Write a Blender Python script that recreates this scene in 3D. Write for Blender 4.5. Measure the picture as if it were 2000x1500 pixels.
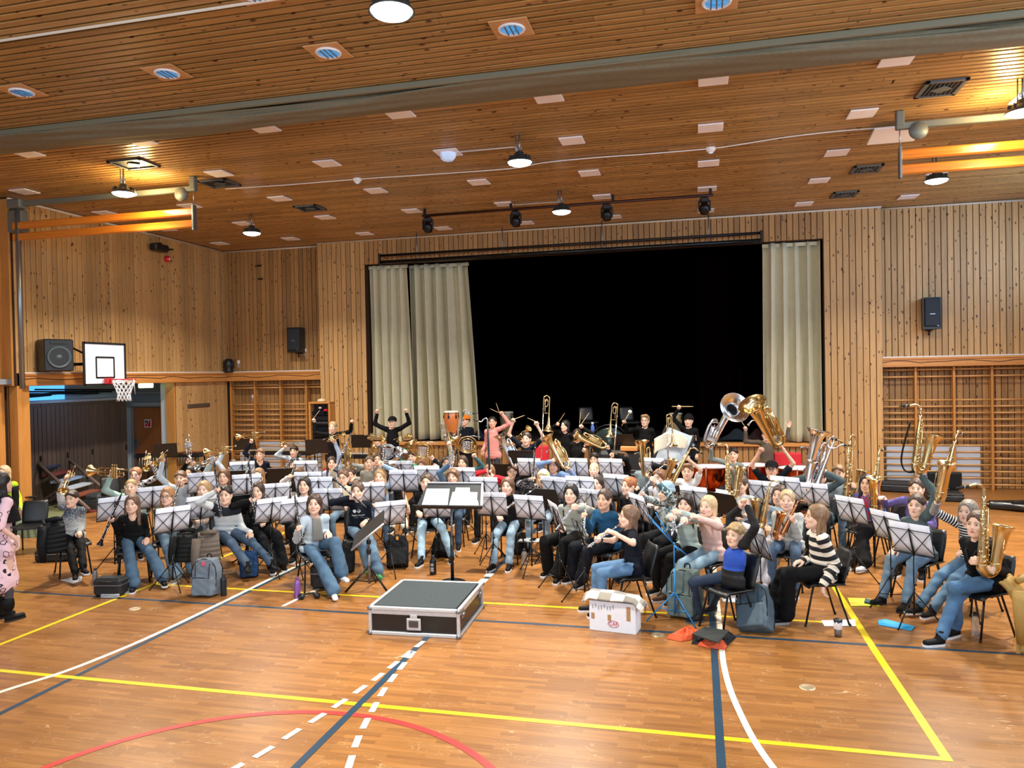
import bpy, bmesh, math, random
import numpy as np
from math import sin, cos, pi, radians, sqrt, atan2
from mathutils import Vector, Matrix, Euler
from mathutils.bvhtree import BVHTree
for _o in list(bpy.data.objects): bpy.data.objects.remove(_o, do_unlink=True)
SC = bpy.context.scene
COL = SC.collection
random.seed(7)
np.random.seed(7)
# camera
FPX = 1469.4; EYE = 2.6
def _camrot():
 a, b, c = 0.2407, 1.5575, -0.0188
 Rz = Matrix(((cos(a), -sin(a), 0), (sin(a), cos(a), 0), (0, 0, 1)))
 Rx = Matrix(((1, 0, 0), (0, cos(b), -sin(b)), (0, sin(b), cos(b))))
 Ry = Matrix(((cos(c), -sin(c), 0), (sin(c), cos(c), 0), (0, 0, 1)))
 return Rz @ Rx @ Ry
CR = _camrot()
CAMP = Vector((0, 0, EYE))
cam_data = bpy.data.cameras.new('camera'); cam = bpy.data.objects.new('camera', cam_data); COL.objects.link(cam)
cam.matrix_world = Matrix.Translation(CAMP) @ CR.to_4x4()
cam_data.sensor_width = 36; cam_data.lens = FPX / 2000 * 36; cam_data.clip_start = 0.05; cam_data.clip_end = 200
SC.camera = cam
# light and exposure
world = bpy.data.worlds.new('world'); SC.world = world; world.use_nodes = True
bg = world.node_tree.nodes['Background']; bg.inputs[0].default_value = (0.72, 0.85, 1.0, 1); bg.inputs[1].default_value = 0.55
SC.view_settings.view_transform = 'Standard'; SC.view_settings.look = 'None'
SC.view_settings.gamma = 1; SC.view_settings.use_curve_mapping = False
SC.view_settings.exposure = 0.42
def area(name, loc, target, sx, sy, power, col):
 l = bpy.data.lights.new(name, 'AREA'); l.shape = 'RECTANGLE'; l.size = sx; l.size_y = sy; l.energy = power; l.color = col
 o = bpy.data.objects.new(name, l); COL.objects.link(o); o.location = loc
 o.rotation_euler = (Vector(target) - Vector(loc)).to_track_quat('-Z', 'Y').to_euler()
 return o
area('window_light', (6.6, 6.5, 4.7), (-4, 12, 0.5), 9, 1.8, 330, (0.62, 0.8, 1.0))
area('window_light', (-2.6, -2.6, 4.4), (-3, 14, 1.0), 14, 2.2, 430, (0.8, 0.9, 1.0))
area('window_light', (6.55, 14.3, 5.0), (2.5, 17.3, 5.0), 2.4, 1.2, 55, (0.35, 0.62, 1.0))
# pixel helpers (2000 x 1500 frame)
def ray(px, py): return CR @ Vector((px - 1000, 750 - py, -FPX))
def PZ(px, py, z=0.0):
 d = ray(px, py); return CAMP + d * ((z - EYE) / d.z)
def PY(px, py, Y):
 d = ray(px, py); return CAMP + d * (Y / d.y)
def PX(px, py, X):
 d = ray(px, py); return CAMP + d * (X / d.x)
CRI = CR.transposed()
def depth(p): return -(CRI @ (Vector(p) - CAMP)).z
def proj(p):
 c = CRI @ (Vector(p) - CAMP); return (1000 + FPX * c.x / -c.z, 750 - FPX * c.y / -c.z)
# objects
def tag(o, label=None, cat=None, group=None, kind=None):
 if label: o['label'] = label
 if cat: o['category'] = cat
 if group: o['group'] = group
 if kind: o['kind'] = kind
 return o
def link(name, mesh, parent=None, mw=None):
 o = bpy.data.objects.new(name, mesh); COL.objects.link(o)
 if parent is not None: o.parent = parent
 if mw is not None: o.matrix_basis = mw
 return o
def empty(name, loc=(0, 0, 0), rz=0, mw=None):
 o = bpy.data.objects.new(name, None); COL.objects.link(o); o.empty_display_size = .1
 if mw is not None: o.matrix_basis = mw
 else: o.location = loc; o.rotation_euler = (0, 0, rz)
 return o
def copy_tree(o, parent=None):
 c = o.copy(); COL.objects.link(c); c.parent = parent
 for ch in list(o.children): copy_tree(ch, c)
 return c
class MB:
 """collects shapes, makes one mesh"""
 def __init__(s): s.v = []; s.f = []; s.m = []; s.sm = []; s.mi = 0
 def add(s, vs, fs, smooth=True, mi=None):
  b = len(s.v); s.v.extend([tuple(v) for v in vs]); s.f.extend([tuple(i + b for i in f) for f in fs])
  k = s.mi if mi is None else mi
  s.m.extend([k] * len(fs)); s.sm.extend([smooth] * len(fs)); return s
 def box(s, c, d, R=None, ch=None, mi=None):
  """chamfered box: centre c, size d"""
  hx, hy, hz = d[0] / 2, d[1] / 2, d[2] / 2
  if ch is None: ch = min(hx, hy, hz) * .25
  ch = min(ch, hx * .95, hy * .95, hz * .95)
  vs = []; idx = {}
  for sx in (-1, 1):
   for sy in (-1, 1):
    for sz in (-1, 1):
     for a in range(3):
      p = [sx * (hx - ch), sy * (hy - ch), sz * (hz - ch)]
      p[a] = (sx * hx, sy * hy, sz * hz)[a]
      idx[(sx, sy, sz, a)] = len(vs); vs.append(Vector(p))
  fs = []
  def q(*k): fs.append([idx[x] for x in k])
  for t in (-1, 1):
   q(*[(t, y, z, 0) for y, z in ((-1, -1), (1, -1), (1, 1), (-1, 1))][::t])
   q(*[(x, t, z, 1) for x, z in ((-1, -1), (-1, 1), (1, 1), (1, -1))][::t])
   q(*[(x, y, t, 2) for x, y in ((-1, -1), (1, -1), (1, 1), (-1, 1))][::t])
  for a in (-1, 1):
   for b in (-1, 1):
    q((a, b, -1, 0), (a, b, -1, 1), (a, b, 1, 1), (a, b, 1, 0))
    q((a, -1, b, 0), (a, -1, b, 2), (a, 1, b, 2), (a, 1, b, 0))
    q((-1, a, b, 1), (-1, a, b, 2), (1, a, b, 2), (1, a, b, 1))
  for sx in (-1, 1):
   for sy in (-1, 1):
    for sz in (-1, 1): q((sx, sy, sz, 0), (sx, sy, sz, 1), (sx, sy, sz, 2))
  out = []
  for f in fs:
   P = [vs[i] for i in f]; n = (P[1] - P[0]).cross(P[2] - P[0]); ce = sum(P, Vector()) / len(P)
   out.append(f if n.dot(ce) > 0 else f[::-1])
  c = Vector(c)
  if R is not None: vs = [R @ v for v in vs]
  return s.add([v + c for v in vs], out, False, mi)
 def sweep(s, pts, rad, n=8, caps=True, mi=None, flat=1.0, up=None):
  pts = [Vector(p) for p in pts]; N = len(pts)
  if not hasattr(rad, '__len__'): rad = [rad] * N
  T = []
  for i in range(N):
   t = pts[min(i + 1, N - 1)] - pts[max(i - 1, 0)]
   if t.length < 1e-9: t = Vector((0, 0, 1))
   T.append(t.normalized())
  u = Vector(up) if up is not None else (Vector((0, 0, 1)) if abs(T[0].z) < .9 else Vector((1, 0, 0)))
  vs = []
  for i in range(N):
   u = (u - T[i] * u.dot(T[i]))
   if u.length < 1e-6: u = T[i].orthogonal()
   u.normalize(); w = T[i].cross(u)
   for k in range(n):
    a = 2 * pi * k / n
    vs.append(pts[i] + (u * (cos(a) * flat) + w * sin(a)) * rad[i])
  fs = [(i * n + k, i * n + (k + 1) % n, (i + 1) * n + (k + 1) % n, (i + 1) * n + k) for i in range(N - 1) for k in range(n)]
  if caps: fs.append(tuple(range(n))[::-1]); fs.append(tuple((N - 1) * n + k for k in range(n)))
  return s.add(vs, fs, True, mi)
 def tube(s, a, b, r, n=8, mi=None, r2=None): return s.sweep([a, b], [r, r if r2 is None else r2], n, mi=mi)
 def lathe(s, prof, M=None, n=24, mi=None, smooth=True, close=False):
  """profile of (r, z) round local Z, M places it"""
  vs = []
  for r, z in prof:
   for k in range(n):
    a = 2 * pi * k / n; vs.append(Vector((r * cos(a), r * sin(a), z)))
  fs = [(i * n + k, i * n + (k + 1) % n, (i + 1) * n + (k + 1) % n, (i + 1) * n + k) for i in range(len(prof) - 1) for k in range(n)]
  if close: fs.append(tuple(range(n))[::-1]); fs.append(tuple((len(prof) - 1) * n + k for k in range(n)))
  if M is not None: vs = [M @ v for v in vs]
  return s.add(vs, fs, smooth, mi)
 def ball(s, c, r, n=10, m=7, mi=None, M=None):
  if not hasattr(r, '__len__'): r = (r, r, r)
  vs = [Vector((0, 0, -1))]
  for i in range(1, m):
   t = -pi / 2 + pi * i / m
   for k in range(n): vs.append(Vector((cos(t) * cos(2 * pi * k / n), cos(t) * sin(2 * pi * k / n), sin(t))))
  vs.append(Vector((0, 0, 1)))
  fs = [(0, 1 + (k + 1) % n, 1 + k) for k in range(n)]
  for i in range(m - 2):
   for k in range(n): a = 1 + i * n; fs.append((a + k, a + (k + 1) % n, a + n + (k + 1) % n, a + n + k))
  e = len(vs) - 1; a = 1 + (m - 2) * n
  fs += [(a + k, a + (k + 1) % n, e) for k in range(n)]
  vs = [Vector((v.x * r[0], v.y * r[1], v.z * r[2])) for v in vs]
  if M is not None: vs = [M @ v for v in vs]
  c = Vector(c); return s.add([v + c for v in vs], fs, True, mi)
 def torus(s, c, R, r, M=None, n=24, k=8, a0=0, a1=2 * pi, mi=None):
  full = abs(a1 - a0 - 2 * pi) < 1e-6
  pts = []
  for i in range(n + 1):
   a = a0 + (a1 - a0) * i / n; p = Vector((R * cos(a), R * sin(a), 0))
   if M is not None: p = M @ p
   pts.append(p + Vector(c))
  return s.sweep(pts, r, k, caps=not full, mi=mi)
 def poly(s, pts, th, mi=None, axis=Vector((0, 0, 1))):
  """flat polygon with thickness th along axis"""
  pts = [Vector(p) for p in pts]; n = len(pts); A = Vector(axis) * th
  vs = pts + [p + A for p in pts]
  fs = [tuple(range(n))[::-1], tuple(range(n, 2 * n))] + [(i, (i + 1) % n, n + (i + 1) % n, n + i) for i in range(n)]
  return s.add(vs, fs, False, mi)
 def grid(s, fn, nu, nv, th=0.0, mi=None, smooth=True):
  """surface fn(u,v)->point, optional backing offset through second sheet"""
  vs = [Vector(fn(i / nu, j / nv)) for i in range(nu + 1) for j in range(nv + 1)]
  fs = [(i * (nv + 1) + j, (i + 1) * (nv + 1) + j, (i + 1) * (nv + 1) + j + 1, i * (nv + 1) + j + 1) for i in range(nu) for j in range(nv)]
  if th:
   N = [Vector() for _ in vs]
   for f in fs:
    nn = (vs[f[1]] - vs[f[0]]).cross(vs[f[3]] - vs[f[0]])
    for i in f: N[i] += nn
   b = len(vs)
   vs2 = [v - n_.normalized() * th if n_.length > 0 else v.copy() for v, n_ in zip(vs, N)]
   fs2 = [tuple(i + b for i in f[::-1]) for f in fs]
   edge = []
   ring = [i * (nv + 1) for i in range(nu + 1)] + [nu * (nv + 1) + j for j in range(1, nv + 1)] + [i * (nv + 1) + nv for i in range(nu - 1, -1, -1)] + [j for j in range(nv - 1, 0, -1)]
   for a, c in zip(ring, ring[1:] + ring[:1]): edge.append((c, a, a + b, c + b))
   vs += vs2; fs = fs + fs2 + edge
  return s.add(vs, fs, smooth, mi)
 def mesh(s, name, mats):
  me = bpy.data.meshes.new(name); me.from_pydata(s.v, [], s.f)
  for m in (mats if isinstance(mats, (list, tuple)) else [mats]): me.materials.append(m)
  me.polygons.foreach_set('material_index', s.m); me.polygons.foreach_set('use_smooth', s.sm)
  me.update(); return me
 def build(s, name, mats, parent=None, mw=None): return link(name, s.mesh(name, mats), parent, mw)
def auto_smooth(me, deg=40):
 try: me.set_sharp_from_angle(angle=radians(deg))
 except Exception: pass
 return me
# materials
def srgb(h):
 if isinstance(h, str):
  h = h.lstrip('#'); c = [int(h[i:i + 2], 16) / 255 for i in (0, 2, 4)]
 else: c = h
 return tuple(((x / 12.92) if x <= .04045 else ((x + .055) / 1.055) ** 2.4) for x in c) + (1,)
_M = {}
def nt(name):
 m = bpy.data.materials.new(name); m.use_nodes = True; t = m.node_tree
 return m, t.nodes, t.links, t.nodes['Principled BSDF']
def mat(name, col, rough=.5, metal=0, noise=0.0, nscale=20, bump=0.0, bscale=60, emit=None, estr=0, sheen=0, coat=0, spec=None, alpha=None, trans=0):
 if name in _M: return _M[name]
 m, N, L, B = nt(name); _M[name] = m
 c = srgb(col); B.inputs['Base Color'].default_value = c; B.inputs['Roughness'].default_value = rough; B.inputs['Metallic'].default_value = metal
 if spec is not None: B.inputs['Specular IOR Level'].default_value = spec
 if coat: B.inputs['Coat Weight'].default_value = coat
 if sheen: B.inputs['Sheen Weight'].default_value = sheen
 if trans: B.inputs['Transmission Weight'].default_value = trans
 if emit: B.inputs['Emission Color'].default_value = srgb(emit); B.inputs['Emission Strength'].default_value = estr
 if noise or bump:
  tc = N.new('ShaderNodeTexCoord'); no = N.new('ShaderNodeTexNoise'); no.inputs['Scale'].default_value = nscale; no.inputs['Detail'].default_value = 5
  L.new(tc.outputs['Object'], no.inputs['Vector'])
  if noise:
   mx = N.new('ShaderNodeMix'); mx.data_type = 'RGBA'; mx.blend_type = 'MULTIPLY'; mx.inputs[0].default_value = 1
   mx.inputs[6].default_value = c; mr = N.new('ShaderNodeMapRange'); mr.inputs['From Min'].default_value = .3; mr.inputs['From Max'].default_value = .7
   mr.inputs['To Min'].default_value = 1 - noise; mr.inputs['To Max'].default_value = 1 + noise
   cb = N.new('ShaderNodeCombineXYZ'); L.new(no.outputs['Fac'], mr.inputs['Value'])
   for k in range(3): L.new(mr.outputs[0], cb.inputs[k])
   L.new(cb.outputs[0], mx.inputs[7]); L.new(mx.outputs[2], B.inputs['Base Color'])
  if bump:
   n2 = N.new('ShaderNodeTexNoise'); n2.inputs['Scale'].default_value = bscale; n2.inputs['Detail'].default_value = 3; L.new(tc.outputs['Object'], n2.inputs['Vector'])
   bp = N.new('ShaderNodeBump'); bp.inputs['Strength'].default_value = bump; bp.inputs['Distance'].default_value = .01
   L.new(n2.outputs['Fac'], bp.inputs['Height']); L.new(bp.outputs[0], B.inputs['Normal'])
 return m
def wood(name, base, dark, axis='Z', rough=.45, knots=1.0, var=.25, gscale=1.0, coat=0.0, knotcol='#52301a'):
 """sawn softwood: long grain, knots, each board its own tint"""
 if name in _M: return _M[name]
 m, N, L, B = nt(name); _M[name] = m
 geo = N.new('ShaderNodeNewGeometry'); oi = N.new('ShaderNodeObjectInfo')
 add = N.new('ShaderNodeMath'); add.operation = 'ADD'; L.new(geo.outputs['Random Per Island'], add.inputs[0]); L.new(oi.outputs['Random'], add.inputs[1])
 fr = N.new('ShaderNodeMath'); fr.operation = 'FRACT'; L.new(add.outputs[0], fr.inputs[0])
 off = N.new('ShaderNodeVectorMath'); off.operation = 'SCALE'; off.inputs[0].default_value = (37, 91, 53); L.new(fr.outputs[0], off.inputs['Scale'])
 pos = N.new('ShaderNodeVectorMath'); pos.operation = 'ADD'; L.new(geo.outputs['Position'], pos.inputs[0]); L.new(off.outputs[0], pos.inputs[1])
 def mapped(sl, sc):
  mp = N.new('ShaderNodeMapping'); s3 = [sc, sc, sc]; s3['XYZ'.index(axis)] = sl
  mp.inputs['Scale'].default_value = s3; L.new(pos.outputs[0], mp.inputs['Vector']); return mp
 g = N.new('ShaderNodeTexNoise'); g.inputs['Scale'].default_value = 1; g.inputs['Detail'].default_value = 6; g.inputs['Roughness'].default_value = .65
 L.new(mapped(1.5 * gscale, 45 * gscale).outputs[0], g.inputs['Vector'])
 rp = N.new('ShaderNodeValToRGB'); rp.color_ramp.elements[0].position = .28; rp.color_ramp.elements[0].color = srgb(dark)
 rp.color_ramp.elements[1].position = .72; rp.color_ramp.elements[1].color = srgb(base); L.new(g.outputs['Fac'], rp.inputs[0])
 mr = N.new('ShaderNodeMapRange'); mr.inputs['To Min'].default_value = 1 - var; mr.inputs['To Max'].default_value = 1 + var * .6; L.new(fr.outputs[0], mr.inputs['Value'])
 cb = N.new('ShaderNodeVectorMath'); cb.operation = 'SCALE'; L.new(rp.outputs[0], cb.inputs[0]); L.new(mr.outputs[0], cb.inputs['Scale'])
 last = cb.outputs[0]
 if knots:
  vo = N.new('ShaderNodeTexVoronoi'); vo.inputs['Scale'].default_value = 1; L.new(mapped(6.5, 15.0).outputs[0], vo.inputs['Vector'])
  se = N.new('ShaderNodeSeparateColor'); L.new(vo.outputs['Color'], se.inputs[0])
  th = N.new('ShaderNodeMath'); th.operation = 'MULTIPLY'; th.inputs[1].default_value = .25 * knots; L.new(se.outputs[0], th.inputs[0])
  sb = N.new('ShaderNodeMath'); sb.operation = 'SUBTRACT'; L.new(th.outputs[0], sb.inputs[0]); L.new(vo.outputs['Distance'], sb.inputs[1])
  k = N.new('ShaderNodeMapRange'); k.inputs['From Min'].default_value = -.02; k.inputs['From Max'].default_value = .03; L.new(sb.outputs[0], k.inputs['Value'])
  mx = N.new('ShaderNodeMix'); mx.data_type = 'RGBA'; L.new(k.outputs[0], mx.inputs[0]); L.new(last, mx.inputs[6]); mx.inputs[7].default_value = srgb(knotcol); last = mx.outputs[2]
 L.new(last, B.inputs['Base Color'])
 B.inputs['Roughness'].default_value = rough
 if coat: B.inputs['Coat Weight'].default_value = coat; B.inputs['Coat Roughness'].default_value = .25
 bp = N.new('ShaderNodeBump'); bp.inputs['Strength'].default_value = .25; bp.inputs['Distance'].default_value = .004
 L.new(g.outputs['Fac'], bp.inputs['Height']); L.new(bp.outputs[0], B.inputs['Normal'])
 return m
W_WALL = wood('pine_panelling', '#cda36c', '#ad8450', 'Z', .5, 1.0, .22)
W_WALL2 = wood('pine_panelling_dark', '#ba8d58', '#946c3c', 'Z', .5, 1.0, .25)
W_CEIL = wood('pine_ceiling', '#c0935a', '#936a36', 'X', .36, 1.0, .25)
W_BEAMX = wood('beam_wood', '#d99a55', '#b9773a', 'X', .4, .35, .1)
W_BEAMY = wood('beam_wood_long', '#d99a55', '#b9773a', 'Y', .4, .35, .1)
W_BEAMZ = wood('post_wood', '#d2954f', '#b67a3a', 'Z', .35, .3, .1)
W_ORANGE = wood('varnished_pole', '#d9832c', '#b9651c', 'X', .18, 0, .05, coat=.5)
W_BAR = wood('bar_wood', '#e0ae70', '#c98f50', 'X', .35, 0, .08)
W_BROWN = wood('brown_board', '#5b4a40', '#463830', 'Z', .6, .2, .12)
W_DOOR = wood('door_veneer', '#a8683a', '#8a5028', 'Z', .35, 0, .05)
BLACKP = mat('black_plastic', '#17181b', .42)
BLACKM = mat('black_metal', '#101113', .32, .3)
GREYM = mat('grey_steel', '#8a9096', .35, .8)
ALU = mat('aluminium', '#ccd0d4', .45, .45, noise=.06)
WHITE = mat('white_paint', '#e9e8ea', .55)
DARKGAP = mat('dark_gap', '#3a2412', .9); CEILGAP = mat('ceiling_gap', '#1d1209', .95)
BRASS = mat('brass', '#e2ca96', .2, 1.0)
SILVER = mat('silver', '#dfe3e8', .15, 1.0)
COPPER = mat('copper', '#c9673a', .22, 1.0)
PAPER = mat('paper', '#dfe3f2', .8)
# room shell
CZ = 5.98; XL = -12.09; XR = 6.8; YS = 17.2; YB = 17.55; LIP = 0.99
def struct(name, mb, mats, parent=None):
 o = mb.build(name, mats, parent)
 if parent is None: o['kind'] = 'structure'
 return o
def floor_mat():
 m, N, L, B = nt('parquet')
 geo = N.new('ShaderNodeNewGeometry')
 br = N.new('ShaderNodeTexBrick'); br.offset = .37; br.inputs['Scale'].default_value = 1
 br.inputs['Brick Width'].default_value = .42; br.inputs['Row Height'].default_value = .052
 br.inputs['Mortar Size'].default_value = .0012; br.inputs['Color1'].default_value = (0, 0, 0, 1); br.inputs['Color2'].default_value = (1, 1, 1, 1); br.inputs['Mortar'].default_value = (.3, .3, .3, 1)
 L.new(geo.outputs['Position'], br.inputs['Vector'])
 rp = N.new('ShaderNodeValToRGB'); E = rp.color_ramp.elements
 E[0].position = -0.0; E[0].color = srgb('#8c5c2e'); E[1].position = 1; E[1].color = srgb('#a8733c')
 e = E.new(.5); e.color = srgb('#9b6935')
 L.new(br.outputs['Color'], rp.inputs[0])
 mp = N.new('ShaderNodeMapping'); mp.inputs['Scale'].default_value = (2.2, 60, 1); L.new(geo.outputs['Position'], mp.inputs['Vector'])
 g = N.new('ShaderNodeTexNoise'); g.inputs['Scale'].default_value = 1; g.inputs['Detail'].default_value = 6; L.new(mp.outputs[0], g.inputs['Vector'])
 mr = N.new('ShaderNodeMapRange'); mr.inputs['From Min'].default_value = .3; mr.inputs['From Max'].default_value = .7; mr.inputs['To Min'].default_value = .8; mr.inputs['To Max'].default_value = 1.14
 L.new(g.outputs['Fac'], mr.inputs['Value'])
 n3 = N.new('ShaderNodeTexNoise'); n3.inputs['Scale'].default_value = .55; n3.inputs['Detail'].default_value = 3; L.new(geo.outputs['Position'], n3.inputs['Vector'])
 mr3 = N.new('ShaderNodeMapRange'); mr3.inputs['From Min'].default_value = .3; mr3.inputs['From Max'].default_value = .7; mr3.inputs['To Min'].default_value = .86; mr3.inputs['To Max'].default_value = 1.12
 L.new(n3.outputs['Fac'], mr3.inputs['Value'])
 mu = N.new('ShaderNodeMath'); mu.operation = 'MULTIPLY'; L.new(mr.outputs[0], mu.inputs[0]); L.new(mr3.outputs[0], mu.inputs[1])
 sc = N.new('ShaderNodeVectorMath'); sc.operation = 'SCALE'; L.new(rp.outputs[0], sc.inputs[0]); L.new(mu.outputs[0], sc.inputs['Scale'])
 last = sc.outputs[0]
 for rot, s1, s2, th in ((.5, 1.1, 26, .014), (-.9, 1.7, 30, .010), (1.9, .8, 19, .010)):
  m2 = N.new('ShaderNodeMapping'); m2.inputs['Rotation'].default_value = (0, 0, rot); m2.inputs['Scale'].default_value = (s1, s2 * .12, 1); L.new(geo.outputs['Position'], m2.inputs['Vector'])
  wv = N.new('ShaderNodeTexNoise'); wv.inputs['Scale'].default_value = 2.2; wv.inputs['Detail'].default_value = 2; wv.inputs['Distortion'].default_value = 1.2; L.new(m2.outputs[0], wv.inputs['Vector'])
  sb = N.new('ShaderNodeMath'); sb.operation = 'SUBTRACT'; sb.inputs[1].default_value = .5; L.new(wv.outputs['Fac'], sb.inputs[0])
  ab = N.new('ShaderNodeMath'); ab.operation = 'ABSOLUTE'; L.new(sb.outputs[0], ab.inputs[0])
  lt = N.new('ShaderNodeMapRange'); lt.inputs['From Min'].default_value = 0; lt.inputs['From Max'].default_value = th * .25; lt.inputs['To Min'].default_value = 1; lt.inputs['To Max'].default_value = 0; L.new(ab.outputs[0], lt.inputs['Value'])
  m3 = N.new('ShaderNodeTexNoise'); m3.inputs['Scale'].default_value = 3.5; m3.inputs['Detail'].default_value = 4; L.new(geo.outputs['Position'], m3.inputs['Vector'])
  gt = N.new('ShaderNodeMapRange'); gt.inputs['From Min'].default_value = .46; gt.inputs['From Max'].default_value = .62; gt.inputs['To Max'].default_value = .75; L.new(m3.outputs['Fac'], gt.inputs['Value'])
  ml = N.new('ShaderNodeMath'); ml.operation = 'MULTIPLY'; L.new(lt.outputs[0], ml.inputs[0]); L.new(gt.outputs[0], ml.inputs[1])
  mx = N.new('ShaderNodeMix'); mx.data_type = 'RGBA'; L.new(ml.outputs[0], mx.inputs[0]); L.new(last, mx.inputs[6]); mx.inputs[7].default_value = srgb('#ecc79a'); last = mx.outputs[2]
 L.new(last, B.inputs['Base Color'])
 rr = N.new('ShaderNodeMapRange'); rr.inputs['To Min'].default_value = .2; rr.inputs['To Max'].default_value = .42; L.new(n3.outputs['Fac'], rr.inputs['Value']); L.new(rr.outputs[0], B.inputs['Roughness'])
 B.inputs['Specular IOR Level'].default_value = .5
 bp = N.new('ShaderNodeBump'); bp.inputs['Strength'].default_value = .08; bp.inputs['Distance'].default_value = .004; L.new(g.outputs['Fac'], bp.inputs['Height']); L.new(bp.outputs[0], B.inputs['Normal'])
 return m
FLOOR = floor_mat()
b = MB(); b.box((-3.6, 7.4, -.1), (21.2, 21.6, .2), ch=.01); struct('floor', b, FLOOR)
GREENF = mat('linoleum', '#8f9468', .5, noise=.08)
b = MB(); b.box((-13.2, 14.0, -.005), (2.2, 6.2, .02), ch=.003); o = struct('floor_recess', b, GREENF)
# vertical boards, each one an object of its own under its wall
PITCH = .122
_board_cache = {}
def board_mesh(w, d, l, ax, m):
 k = (round(w, 3), round(d, 3), round(l, 2), ax, m.name)
 if k not in _board_cache:
  b = MB()
  dims = {'Z': (w, d, l), 'X': (l, w, d), 'YZ': (d, w, l)}[ax]
  c = .006; hx, hy, hz = [x / 2 for x in dims]
  b.box((0, 0, 0), dims, ch=c)
  _board_cache[k] = b.mesh('board', m)
 return _board_cache[k]
def boards_y(parent, x0, x1, z0, z1, y, m, name='board', pitch=PITCH, gap=.012):
 """boards standing on a wall that faces -Y"""
 n = max(1, round((x1 - x0) / pitch)); p = (x1 - x0) / n
 for i in range(n):
  o = link(name, board_mesh(p - gap, .022, z1 - z0, 'Z', m), parent)
  o.location = (x0 + (i + .5) * p, y - .011 - random.uniform(0, .003), (z0 + z1) / 2)
def boards_x(parent, y0, y1, z0, z1, x, m, name='board', pitch=PITCH, gap=.012):
 n = max(1, round((y1 - y0) / pitch)); p = (y1 - y0) / n
 for i in range(n):
  o = link(name, board_mesh(p - gap, .022, z1 - z0, 'YZ', m), parent)
  o.location = (x + .011 + random.uniform(0, .003), y0 + (i + .5) * p, (z0 + z1) / 2)
def wallbox(name, lo, hi, m=None):
 b = MB(); b.box([(lo[i] + hi[i]) / 2 for i in range(3)], [hi[i] - lo[i] for i in range(3)], ch=.002)
 return struct(name, b, m or DARKGAP)
XJ = -9.17          # where the stage wall steps forward
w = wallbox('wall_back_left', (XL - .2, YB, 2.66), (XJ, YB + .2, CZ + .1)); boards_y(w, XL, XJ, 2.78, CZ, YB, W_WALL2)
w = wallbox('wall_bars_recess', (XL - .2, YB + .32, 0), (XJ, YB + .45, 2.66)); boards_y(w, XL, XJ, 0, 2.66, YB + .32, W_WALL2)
OX0, OX1, OZ = -7.9, 2.66, 5.36
w = wallbox('wall_stage_left', (XJ, YS, 0), (OX0, YS + .75, CZ + .1)); boards_y(w, XJ, OX0, 0, CZ, YS, W_WALL)
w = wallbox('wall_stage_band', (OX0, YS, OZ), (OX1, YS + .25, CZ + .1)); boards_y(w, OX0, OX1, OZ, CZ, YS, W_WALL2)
w = wallbox('wall_stage_right', (OX1, YS, 0), (3.8, YS + .75, CZ + .1)); boards_y(w, OX1, 3.8, 0, CZ, YS, W_WALL)
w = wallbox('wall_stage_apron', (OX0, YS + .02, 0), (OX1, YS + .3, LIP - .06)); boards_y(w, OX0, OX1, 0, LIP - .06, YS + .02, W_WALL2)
b = MB(); b.box(((OX0 + OX1) / 2, YS + .09, LIP - .035), (OX1 - OX0, .34, .07), ch=.008); struct('trim_stage_lip', b, W_BEAMX)
w = wallbox('wall_back_right', (3.8, YB - .08, 2.6), (XR + .2, YB + .2, CZ + .1)); boards_y(w, 3.8, XR, 2.78, CZ, YB - .08, W_WALL)
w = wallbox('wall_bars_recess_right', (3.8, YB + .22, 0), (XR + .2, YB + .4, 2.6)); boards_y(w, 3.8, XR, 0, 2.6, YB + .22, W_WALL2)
def ledge(name, pts, z, h):
 a, c = Vector(pts[0]), Vector(pts[1]); d = (c - a); L_ = d.length; ang = atan2(d.y, d.x); R = Matrix.Rotation(ang, 3, 'Z')
 mid = (a + c) / 2; nrm = R @ Vector((0, -1, 0))
 p = MB(); p.box((mid.x, mid.y, z - h / 2), (L_, .10, h), R=R, ch=.006)
 m = W_BEAMX if abs(d.x) > abs(d.y) else W_BEAMY
 root = struct(name, p, m)
 q = MB(); q.box(Vector((mid.x, mid.y, z - .025)) + nrm * .06, (L_, .03, .035), R=R); q.box(Vector((mid.x, mid.y, z - h + .03)) + nrm * .06, (L_, .03, .05), R=R)
 q.build('moulding', m, root)
 n = int(L_ / .25); cp = []
 for i in range(n + 1):
  t = i / n; cp.append(a.lerp(c, t) + Vector((0, 0, z - h * .45 + .02 * sin(i * 1.3) + random.uniform(-.02, .01))) + nrm * .056)
 q = MB(); q.sweep(cp, .006, 5); q.build('cable', BLACKP, root)
 q = MB(); q.box(Vector((mid.x, mid.y, z + .012)) - nrm * .0, (L_, .09, .024), R=R); q.build('top_strip', WHITE, root)
 return root
ledge('trim_1', ((XL + .05, YB - .06, 0), (XJ, YB - .06, 0)), 2.775, .23)
ledge('trim_2', ((3.8, YB - .14, 0), (XR, YB - .14, 0)), 2.79, .2)
LY0, LY1 = 11.48, 15.5
w = wallbox('wall_left', (XL - .2, 11.15, 2.55), (XL, YB, CZ + .1)); boards_x(w, 11.2, YB, 2.78, CZ, XL, W_WALL)
w = wallbox('wall_left_panel', (XL - .2, LY1, 0), (XL, YB + .32, 2.6)); boards_x(w, LY1 + .02, YB, 0, 2.57, XL, W_WALL, pitch=.2, gap=.006)
ledge('trim_3', ((XL + .05, 11.3, 0), (XL + .05, YB - .1, 0)), 2.775, .23)
bb = MB(); hz = 1.93
bb.box((XL + .03, 16.35, hz + .03), (.03, .86, .10), ch=.01); o = bb.build('door_pull', W_BROWN, w)
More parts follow.
